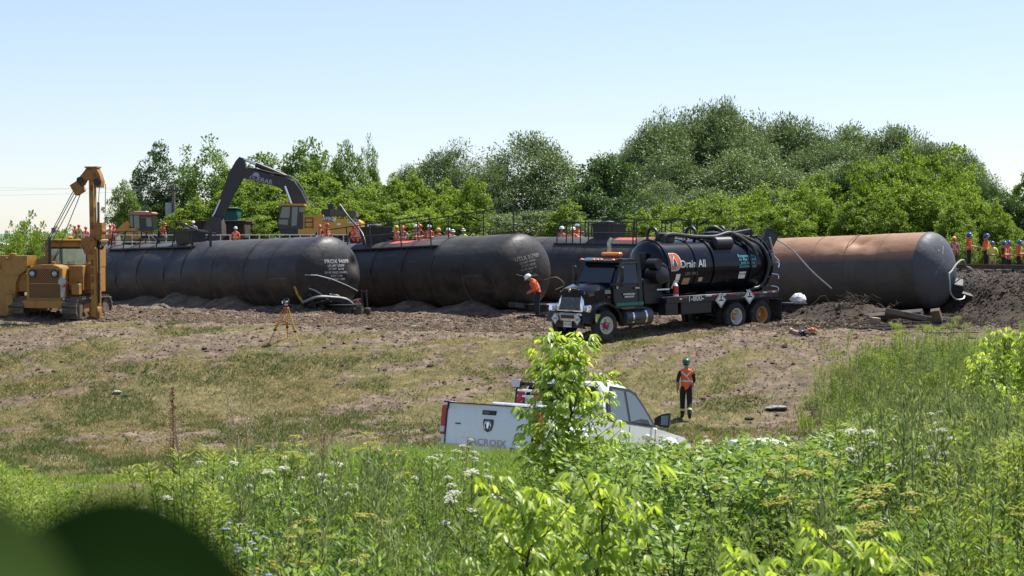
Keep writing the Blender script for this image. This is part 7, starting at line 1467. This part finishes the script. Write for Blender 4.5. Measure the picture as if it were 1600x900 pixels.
def p_umbel(seed, h, bloom, r=.075, heads=3, leaf='shrub'):
    p = P(np.random.default_rng(seed)); R = p.R; main = np.array([R.normal(0, .05), R.normal(0, .05), h]); p.stem(np.linspace(0, 1, 5)[:, None] * main, .007, .004)
    for k in range(heads):
        t = 1 if k == 0 else R.uniform(.55, .8); st = main * t; a = R.uniform(0, 6.28); top = main if k == 0 else st + np.array([.16 * math.cos(a), .16 * math.sin(a), h * R.uniform(.08, .2)]); rr = r * (1 if k == 0 else R.uniform(.6, .95))
        if k: p.stem([st, (st + top) / 2 + np.array([0, 0, -.02]), top], .004, .003)
        m = 14; an = np.arange(m) * 2.4; q = np.sqrt(np.arange(m) / m); C = top + np.stack([np.cos(an) * q * rr, np.sin(an) * q * rr, .04 - .018 * q ** 2 + R.normal(size=m) * .003], 1)
        for c in C[::2]: p.stem([top - np.array([0, 0, .02]), c], .0016, .0012, n=3)
        sub = np.repeat(C, 5, 0) + R.normal(size=(m * 5, 3)) * np.array([rr * .16, rr * .16, .004]); p.disc(sub, R.uniform(.007, .012, m * 5), bloom, n=5)
    n = 26; t = R.uniform(.08, .8, n); ang = R.uniform(0, 6.28, n); D = np.stack([np.cos(ang), np.sin(ang), .5 + 0 * t], 1); p.leaves(t[:, None] * main, D, R.uniform(.08, .16, n), R.uniform(.03, .06, n), leaf); return p
def p_shrub(seed, h=1.0, w_=.55, n=420, L=.075, W=.042, leaf='shrub', k8=False):
    p = P(np.random.default_rng(seed)); R = p.R; C = []; Ds = []
    for s in range(12):
        a = R.uniform(0, 6.28); tip = np.array([w_ * R.uniform(.2, 1) * math.cos(a), w_ * R.uniform(.2, 1) * math.sin(a), h * R.uniform(.62, 1.05)]); q = np.linspace(0, 1, 6)[:, None]; pts = q * tip * np.array([1, 1, 1]) + np.array([0, 0, .0]) - np.array([tip[0], tip[1], 0]) * .25 * np.sin(q * np.pi); p.stem(pts, .009, .003, 'bark')
        m = n // 12; t = R.uniform(.25, 1.0, m) ** .7; ang = R.uniform(0, 6.28, m); c = np.stack([np.interp(t, q[:, 0], pts[:, j]) for j in range(3)], 1); d = np.stack([np.cos(ang), np.sin(ang), R.uniform(-.1, .6, m)], 1); off = R.random((m, 1)) * .12; C.append(c + d * off); Ds.append(d)
    C = np.concatenate(C); Ds = np.concatenate(Ds); m = len(C)
    (p.bigleaves if k8 else p.leaves)(C, Ds, L * R.uniform(.6, 1.25, m), W * R.uniform(.7, 1.2, m), leaf); return p
def p_boxelder(seed, h=2.0, w_=.55, nb=26, L=.085, W=.036):
    """sapling with drooping compound leaves of three to five leaflets"""
    p = P(np.random.default_rng(seed)); R = p.R; mainp = np.stack([np.cumsum(R.normal(0, .03, 7)), np.cumsum(R.normal(0, .03, 7)), np.linspace(0, h * .93, 7)], 1); p.stem(mainp, .014, .005, 'bark', 5); CC = []; DD = []
    for b in range(nb):
        t = .2 + .8 * (b + .5) / nb; a = b * 2.4 + R.normal() * .3; z0 = np.array([np.interp(t * h * .93, mainp[:, 2], mainp[:, j]) for j in range(3)]); ln = w_ * (1.15 - .75 * t) * R.uniform(.6, 1.1) + .06; d = np.array([math.cos(a), math.sin(a), .9]); d /= np.linalg.norm(d); tip = z0 + d * ln; mid = z0 + d * ln * .5 + np.array([0, 0, -.02]); p.stem([z0, mid, tip], .005, .002, 'bark')
        for q in np.arange(.15, 1.01, .085 / max(ln, .1)):
            c = z0 * (1 - q) + tip * q
            for sgn in (0, 1, 2):
                an = a + R.uniform(-1.6, 1.6) + sgn * 2.1; pe = np.array([math.cos(an), math.sin(an), R.uniform(-.1, .7)]); pe /= np.linalg.norm(pe); e = c + pe * R.uniform(.05, .11)
                for k in range(5 if R.random() < .6 else 3):
                    o = (k - 2) * .5; dd = np.array([math.cos(an + o), math.sin(an + o), -.75 + R.normal() * .22]); CC.append(e + np.array([math.cos(an), math.sin(an), 0]) * (.02 * (2 - abs(k - 2)))); DD.append(dd)
    CC = np.array(CC); DD = np.array(DD); m = len(CC); p.bigleaves(CC, DD, L * R.uniform(.6, 1.25, m), W * R.uniform(.75, 1.2, m), 'elder', droop=.3, fold=.16); return p
def p_daisy(seed, h=.5, heads=5, kind='ray', r=.026):
    p = P(np.random.default_rng(seed)); R = p.R
    for k in range(heads):
        tip = np.array([R.normal(0, .12), R.normal(0, .12), h * R.uniform(.7, 1.05)]); p.stem(np.linspace(0, 1, 4)[:, None] * tip, .003, .002); m = 10; an = np.arange(m) / m * 6.283; D = np.stack([np.cos(an), np.sin(an), .15 + 0 * an], 1); p.leaves(np.repeat(tip[None], m, 0), D, r, r * .5, kind); p.disc(tip[None] + np.array([0, 0, .004]), r * .4, 'bark' if kind == 'ray' else 'white', n=6, dome=.8)
    n = 40; t = R.uniform(.05, .85, n); ang = R.uniform(0, 6.28, n); p.leaves(np.stack([R.normal(0, .05, n), R.normal(0, .05, n), t * h * .9], 1), np.stack([np.cos(ang), np.sin(ang), .6 + 0 * t], 1), R.uniform(.05, .10, n), .025, 'shrub'); return p
def p_dock(seed, h=1.25):
    p = P(np.random.default_rng(seed)); R = p.R; p.stem([(0, 0, 0), (.01, 0, h * .5), (.03, 0, h)], .008, .003, 'dock'); n = 420; t = R.uniform(.42, 1, n); br = R.integers(0, 9, n); ba = br * 2.3; q = R.random(n); out = np.where(br < 4, .012, .10 * (1.15 - t)) * q; C = np.stack([.03 * t + np.cos(ba) * out, np.sin(ba) * out, t * h + out * .9], 1) + R.normal(size=(n, 3)) * .009; p.leaves(C, R.normal(size=(n, 3)), .017, .013, 'dock'); n = 10; ang = R.uniform(0, 6.28, n); p.leaves(np.stack([0 * ang, 0 * ang, R.uniform(.03, .4, n)], 1), np.stack([np.cos(ang), np.sin(ang), .6 + 0 * ang], 1), .2, .05, 'shrub'); return p
def p_dead(seed, h=1.1):
    p = P(np.random.default_rng(seed)); R = p.R; tip = np.array([R.normal(0, .12), R.normal(0, .12), h]); pts = np.linspace(0, 1, 5)[:, None] * tip + R.normal(size=(5, 3)) * .015; p.stem(pts, .005, .0025, 'straw')
    for k in range(6):
        t = R.uniform(.4, .95); a = R.uniform(0, 6.28); c = tip * t; p.stem([c, c + np.array([.08 * math.cos(a), .08 * math.sin(a), .1])], .002, .0015, 'straw', 3)
    n = 60; t = R.uniform(.6, 1.0, n); p.leaves(t[:, None] * tip + R.normal(size=(n, 3)) * .025, R.normal(size=(n, 3)), .02, .008, 'straw'); return p
def p_feather(seed, h=.9, leaf='shrub'):
    """leafy stalk with ragged divided leaves (ragweed, yarrow and the like), the common filler"""
    p = P(np.random.default_rng(seed)); R = p.R
    for s in range(3):
        a = R.uniform(0, 6.28); hh = h * R.uniform(.6, 1.05); tip = np.array([.2 * math.cos(a) * R.random(), .2 * math.sin(a) * R.random(), hh]); p.stem(np.linspace(0, 1, 4)[:, None] * tip, .005, .002)
        n = 70; t = R.uniform(.1, 1, n); ang = R.uniform(0, 6.28, n); rr = R.random(n) * .10 * (1.15 - .6 * t); C = t[:, None] * tip + np.stack([np.cos(ang) * rr, np.sin(ang) * rr, .03 * R.normal(size=n)], 1); p.leaves(C, np.stack([np.cos(ang), np.sin(ang), .5 + .5 * R.random(n)], 1), R.uniform(.035, .085, n), R.uniform(.010, .026, n), leaf)
    return p
PR = dict(worm=[p_wormwood(1), p_wormwood(2, 1.35, 5), p_wormwood(3, 1.1, 3)], gold=[p_goldenrod(4), p_goldenrod(5, 1.0, 5)], pars=[p_umbel(6, 1.1, 'yellow', .085, 4), p_umbel(7, 1.0, 'yellow', .075, 5)], lace=[p_umbel(8, 1.0, 'white', .058, 3, 'sage'), p_umbel(9, .9, 'white', .05, 4, 'sage')],
          shrub=[p_shrub(10, .95, .6, 340, .09, .054), p_shrub(11, 1.05, .55, 320, .085, .055), p_shrub(12, .8, .6, 300, .10, .06)], feath=[p_feather(13), p_feather(14, 1.0, 'golden'), p_feather(15, .8, 'mid')], daisy=[p_daisy(16), p_daisy(17, .45, 7)], blue=[p_daisy(18, .8, 6, 'blue', .02)], dead=[p_dead(19), p_dead(20, 1.3)], dock=[p_dock(21)],
          elder=[p_boxelder(22, 2.05, .56, 44, .075, .030), p_boxelder(23, 1.5, .5, 22, .078, .030), p_boxelder(24, 1.2, .45, 18, .075, .029)], broad=[p_shrub(25, .8, .5, 190, .12, .075, 'shrub', True), p_shrub(26, .7, .45, 170, .12, .08, 'elder', True)])
PM = {k: [p.mesh(k + "_plant") for p in v] for k, v in PR.items()}
NAMES = dict(worm=("wormwood", "grey-green wormwood clump with upright stalks in the rank weeds", "wormwood clumps"), gold=("goldenrod", "leafy light green goldenrod clump not yet in bloom", "goldenrod clumps"), pars=("wild_parsnip", "wild parsnip with flat yellow flower heads in the rank weeds", "wild parsnips"), lace=("umbel_flower", "weed with flat white lacy flower heads on thin stalks", "white lacy flowers"), shrub=("leafy_shrub", "low shrub with broad oval green leaves on the near bank", "oval leaved shrubs"),
             feath=("leafy_weed", "common green leafy weed stalk of the near bank", "leafy weeds"), daisy=("yellow_flower", "low plant with small yellow daisy flowers", "yellow daisy flowers"), blue=("chicory", "thin plant with pale blue flowers in the left weeds", "blue flowers"), dead=("dry_stalk", "dry straw-coloured stalk standing above the weeds", "dry stalks"))
RW_ = random.Random(12); WEEDS = []
PH = {k: [float(p.arr()[0][:, 2].max()) for p in v] for k, v in PR.items()}
def put(kind, px, d, sc=1.0, label=None, name=None, i=None, z=0.0, tilt=.10, grp=None, cap=False):
    x = (px - 800) / F * d; i = RW_.randrange(len(PM[kind])) if i is None else i
    if cap: sc = min(sc, float(room(px, d, np.array([x]), np.array([d]))[0]) / PH[kind][i] * RW_.uniform(.85, 1.2))
    nm, lb, gp = NAMES.get(kind, (kind, None, None)); o = bpy.data.objects.new(name or nm, PM[kind][i]); COL.objects.link(o)
    tag(o, label or lb, "plant", None if label and not grp else (grp or gp)); o.location = (x, d, gz(x, d) + z - .02); o.rotation_euler = (RW_.gauss(0, tilt), RW_.gauss(0, tilt), RW_.uniform(0, 6.28)); o.scale = (sc,) * 3; return o
def scat(kind, n, p0, p1, d0, d1, s0=.8, s1=1.15, test=None):
    k = 0; tries = 0
    while k < n and tries < n * 12:
        tries += 1; d = math.sqrt(RW_.uniform(d0 * d0, d1 * d1)); px = RW_.uniform(p0, p1); x = (px - 800) / F * d
        if test and not test(px, d, x): continue
        if abs((x + .37) - .0) < 1.6 and 25.4 < d < 33 and 700 < px < 1110: continue
        put(kind, px, d, RW_.uniform(s0, s1), cap=kind != 'dead'); k += 1
def fill(kind, i, n, p0, p1, d0, d1, s0, s1, name, test=None):
    R = np.random.default_rng(abs(hash((kind, i, n))) % 9999 if False else 100 + n + i * 7 + len(kind)); d = np.sqrt(R.uniform(d0 * d0, d1 * d1, n)); mg = 1.3 * F / d; px = R.random(n); px = (p0 - (mg if p0 < 0 else 0)) * (1 - px) + (p1 + (mg if p1 > 1640 else 0)) * px; X = (px - 800) / F * d
    if test is not None: q = test(px, d, X); X, d, px = X[q], d[q], px[q]
    q = ~((np.abs(px - 890) < 215) & (d > 25.0) & (d < 33)); X, d, px = X[q], d[q], px[q]; n = len(X); replicate(PR[kind][i], name, np.stack([X, d, ground_h(X, d) - .03], 1), R.uniform(0, 6.28, n), np.minimum(R.uniform(s0, s1, n), room(px, d, X, d) / PR[kind][i].arr()[0][:, 2].max() * R.uniform(.8, 1.15, n)), R.normal(0, .10, (n, 2)), R.normal(0, .10, n))
# near bank, the mass nobody could count
LB = lambda px, d, x: (d < 23.5 - 6.5 * sstep(420, 150, px)) & ~((px > 930) & (px < 1340) & (d > 10.5) & (np.sin(px * 91.7 + d * 53.3) > -.5)) & ~((px > 130) & (px < 520) & (np.sin(px * 71.7 + d * 33.3) > .5))
fill('feath', 0, 620, -60, 1680, 5.2, 24, .6, 1.0, "weed_cover", LB); fill('feath', 1, 520, -60, 1680, 5.2, 24, .6, 1.0, "weed_cover", LB); fill('feath', 2, 500, -60, 1680, 5.2, 25, .55, 1.0, "weed_cover", LB)
fill('feath', 0, 420, 1280, 1700, 24, 52, .7, 1.2, "weed_cover", RB); fill('worm', 0, 330, 1280, 1700, 26, 50, .8, 1.25, "weed_cover", RB); fill('gold', 0, 260, 1280, 1700, 26, 53, .6, 1.0, "weed_cover", RB)
fill('shrub', 0, 150, 900, 1330, 11, 22, .75, 1.05, "weed_cover")
# plants one can tell apart
scat('worm', 46, 280, 720, 8, 16, .6, .85); scat('worm', 60, 1300, 1640, 12, 30, .85, 1.2); scat('worm', 14, 1040, 1320, 9, 14, .6, .85); scat('worm', 70, 1330, 1640, 28, 46, .9, 1.4, lambda px, d, x: x > 9.6)
scat('gold', 40, -20, 480, 9, 17.5, .75, 1.0); scat('gold', 20, -20, 120, 12, 21, .9, 1.15); scat('gold', 30, 1300, 1640, 10, 26, .8, 1.1); scat('gold', 30, 1340, 1640, 30, 52, .7, 1.1, lambda px, d, x: x > 9.8)
scat('pars', 13, 1000, 1320, 9, 19, .75, 1.0); scat('pars', 8, 1250, 1600, 7, 12, .65, .9); scat('pars', 10, 380, 640, 12, 20, .7, 1.0); scat('pars', 8, 430, 560, 8, 11, .5, .7); scat('pars', 6, 0, 130, 14, 20, .8, 1.1); scat('pars', 14, 1340, 1600, 28, 50, .8, 1.1, lambda px, d, x: x > 9.8)
scat('lace', 20, 440, 760, 8.5, 21, .7, 1.0); scat('lace', 34, 1270, 1500, 14, 27, .8, 1.1); scat('lace', 8, 200, 440, 10, 16, .7, .9); scat('lace', 10, 1000, 1250, 24, 33, .7, .9)
scat('shrub', 70, 940, 1340, 12, 23.0, .75, 1.05); scat('shrub', 16, 1280, 1420, 15, 24, .8, 1.1); scat('shrub', 20, 300, 480, 11, 16, .5, .8); scat('shrub', 20, 880, 1100, 8, 13, .6, .9)
scat('feath', 40, -20, 1640, 7, 18, .7, 1.05)
scat('daisy', 22, 410, 540, 6.8, 9.5, .9, 1.2); scat('daisy', 9, 930, 1060, 6, 9.5, .9, 1.2); scat('daisy', 6, 200, 420, 7.5, 10, .8, 1.0)
scat('blue', 7, 320, 400, 7.5, 10, .8, 1.0); scat('dead', 26, 240, 720, 14, 24, .8, 1.2); scat('dead', 10, 1350, 1600, 12, 24, .7, 1.0)
put('dock', 268, 15.5, 1.1, "dark red seed spike of dock standing above the left weeds", "dock_plant", z=.1, tilt=.03); put('dock', 499, 19, .75, "smaller thin dark dock spike near the middle of the weeds", "dock_plant", tilt=.03)
# broad dark-leaved clumps, hollows between them
for k in range(34):
    put('broad', RW_.uniform(240, 520), RW_.uniform(8.5, 15), RW_.uniform(.4, .7), "broad-leaved clump low in the left weeds", "broad_leaf_plant", 0, grp="broad-leaved clumps in the left weeds", cap=True)
for k in range(30):
    put('broad', RW_.uniform(900, 1420), RW_.uniform(8, 16), RW_.uniform(.45, .8), "broad-leaved clump among the shrubs right of the middle", "broad_leaf_plant", 0, grp="broad-leaved clumps among the shrubs", cap=True)
# saplings
put('elder', 916, 15.0, .97, "small box elder tree standing before the pickup, pale drooping leaves", "box_elder_tree", 0, tilt=.02)["category"] = "tree"; bpy.data.objects["box_elder_tree"].scale = (1.28, 1.28, .97)
put('elder', 955, 15.6, .62, "lower shoot just right of the small tree before the pickup", "box_elder_sapling", 1)
for k, (px, d, sc, i, lb) in enumerate(((830, 6.6, .80, 1, "pale drooping sapling in the bottom middle, tallest of the near ones"), (915, 7.2, .98, 2, "pale drooping sapling just right of the tallest near one"), (625, 6.2, .62, 2, "small pale sapling poking up left of the bottom middle"), (770, 5.6, .62, 2, "low pale sapling at the bottom edge left of the tallest near one"), (870, 5.3, .6, 2, "low pale sapling at the bottom edge below the tallest near one"), (1155, 5.6, .74, 1, "pale sapling in the bottom right of centre with spread leaves"), (1300, 5.8, .74, 1, "pale sapling with whorled leaves right of the near group"), (1080, 5.2, .62, 2, "low pale sapling left of the spread leaved one"), (1230, 5.0, .6, 2, "low pale sapling between the two right hand near ones"))):
    put('elder', px, d, sc, lb, "box_elder_sapling", i)
for k, (px, d, sc, i) in enumerate(((1010, 5.4, .8, 0), (1120, 5.0, .8, 1), (1190, 5.1, .75, 0), (960, 5.6, .8, 0), (1060, 6.2, .85, 1), (1330, 5.2, .7, 0), (1250, 5.6, .7, 1))):
    put('broad', px, d, sc, "large-leaved weed at the bottom edge right of the middle", "broad_leaf_plant", i, grp="large-leaved weeds at the bottom edge")
# taller bushes on the right
for (px, d, sc, i, lb) in ((1565, 40, 1.9, 1, "tall box elder bush rising at the right edge of the weeds"), (1520, 42, 1.8, 2, "box elder bush left of the tall one at the right edge"), (1595, 37, 1.5, 0, "box elder bush cut by the right edge of the picture"), (1430, 34, .9, 2, "low bright box elder shoot amid the grey wormwood"), (1500, 30, .8, 2, "bright shoot below the tall bush on the right"), (1548, 34, 1.35, 1, "leafy box elder bush in front of the tall one on the right")):
    put('elder', px, d, sc, lb, "box_elder_bush", i)
# dark leaf hanging close before the lens, lower left, and a leaf tip at the top
def near_leaf(name, label, c, ax, up, L, W, m_, bow=.25):
    c = Vector(c); ax = Vector(ax).normalized(); up = Vector(up).normalized(); sd_ = ax.cross(up).normalized(); n_ = sd_.cross(ax); g = G(); rr = []
    for t in np.linspace(0, 1, 14):
        w_ = W * .5 * (math.sin(math.pi * min(t * 1.0, 1) ** .75) ** .8 if 0 < t < 1 else .01); m = c + ax * (L * t) - n_ * (bow * L * (t - .4) ** 2); rr.append([m - sd_ * w_ + n_ * w_ * .25, m - sd_ * w_ * .5 + n_ * w_ * .08, m, m + sd_ * w_ * .5 + n_ * w_ * .08, m + sd_ * w_ + n_ * w_ * .25, m + sd_ * w_ * .5 + n_ * (w_ * .08 - .0004), m - n_ * .0005, m - sd_ * w_ * .5 + n_ * (w_ * .08 - .0004)])
    g.loft(rr); o = g.build(name, m_, ang=80); return tag(o, label, "leaf")
NL = leaf_mat("shaded_leaf", [(0, (.005, .013, .003)), (1, (.006, .015, .004))], .03, .9, .0)  # shade from other leaves is put into this near-black leaf colour
near_leaf("hanging_leaf_tip", "paler green blurred leaf under the dark one in the lower left corner", world(-200, 876, .22), (1, .05, -.10), (.1, -.5, .8), .030, .024, leaf_mat('pale_shaded_leaf', [(0, (.035, .06, .015)), (1, (.04, .07, .018))], .3, .9, .0), .9)
near_leaf("hanging_leaf", "large dark blurred leaf close to the viewer at the lower left", world(-60, 872, .26), (1, .0, -.13), (.1, -.45, .85), .060, .034, NL, .9)
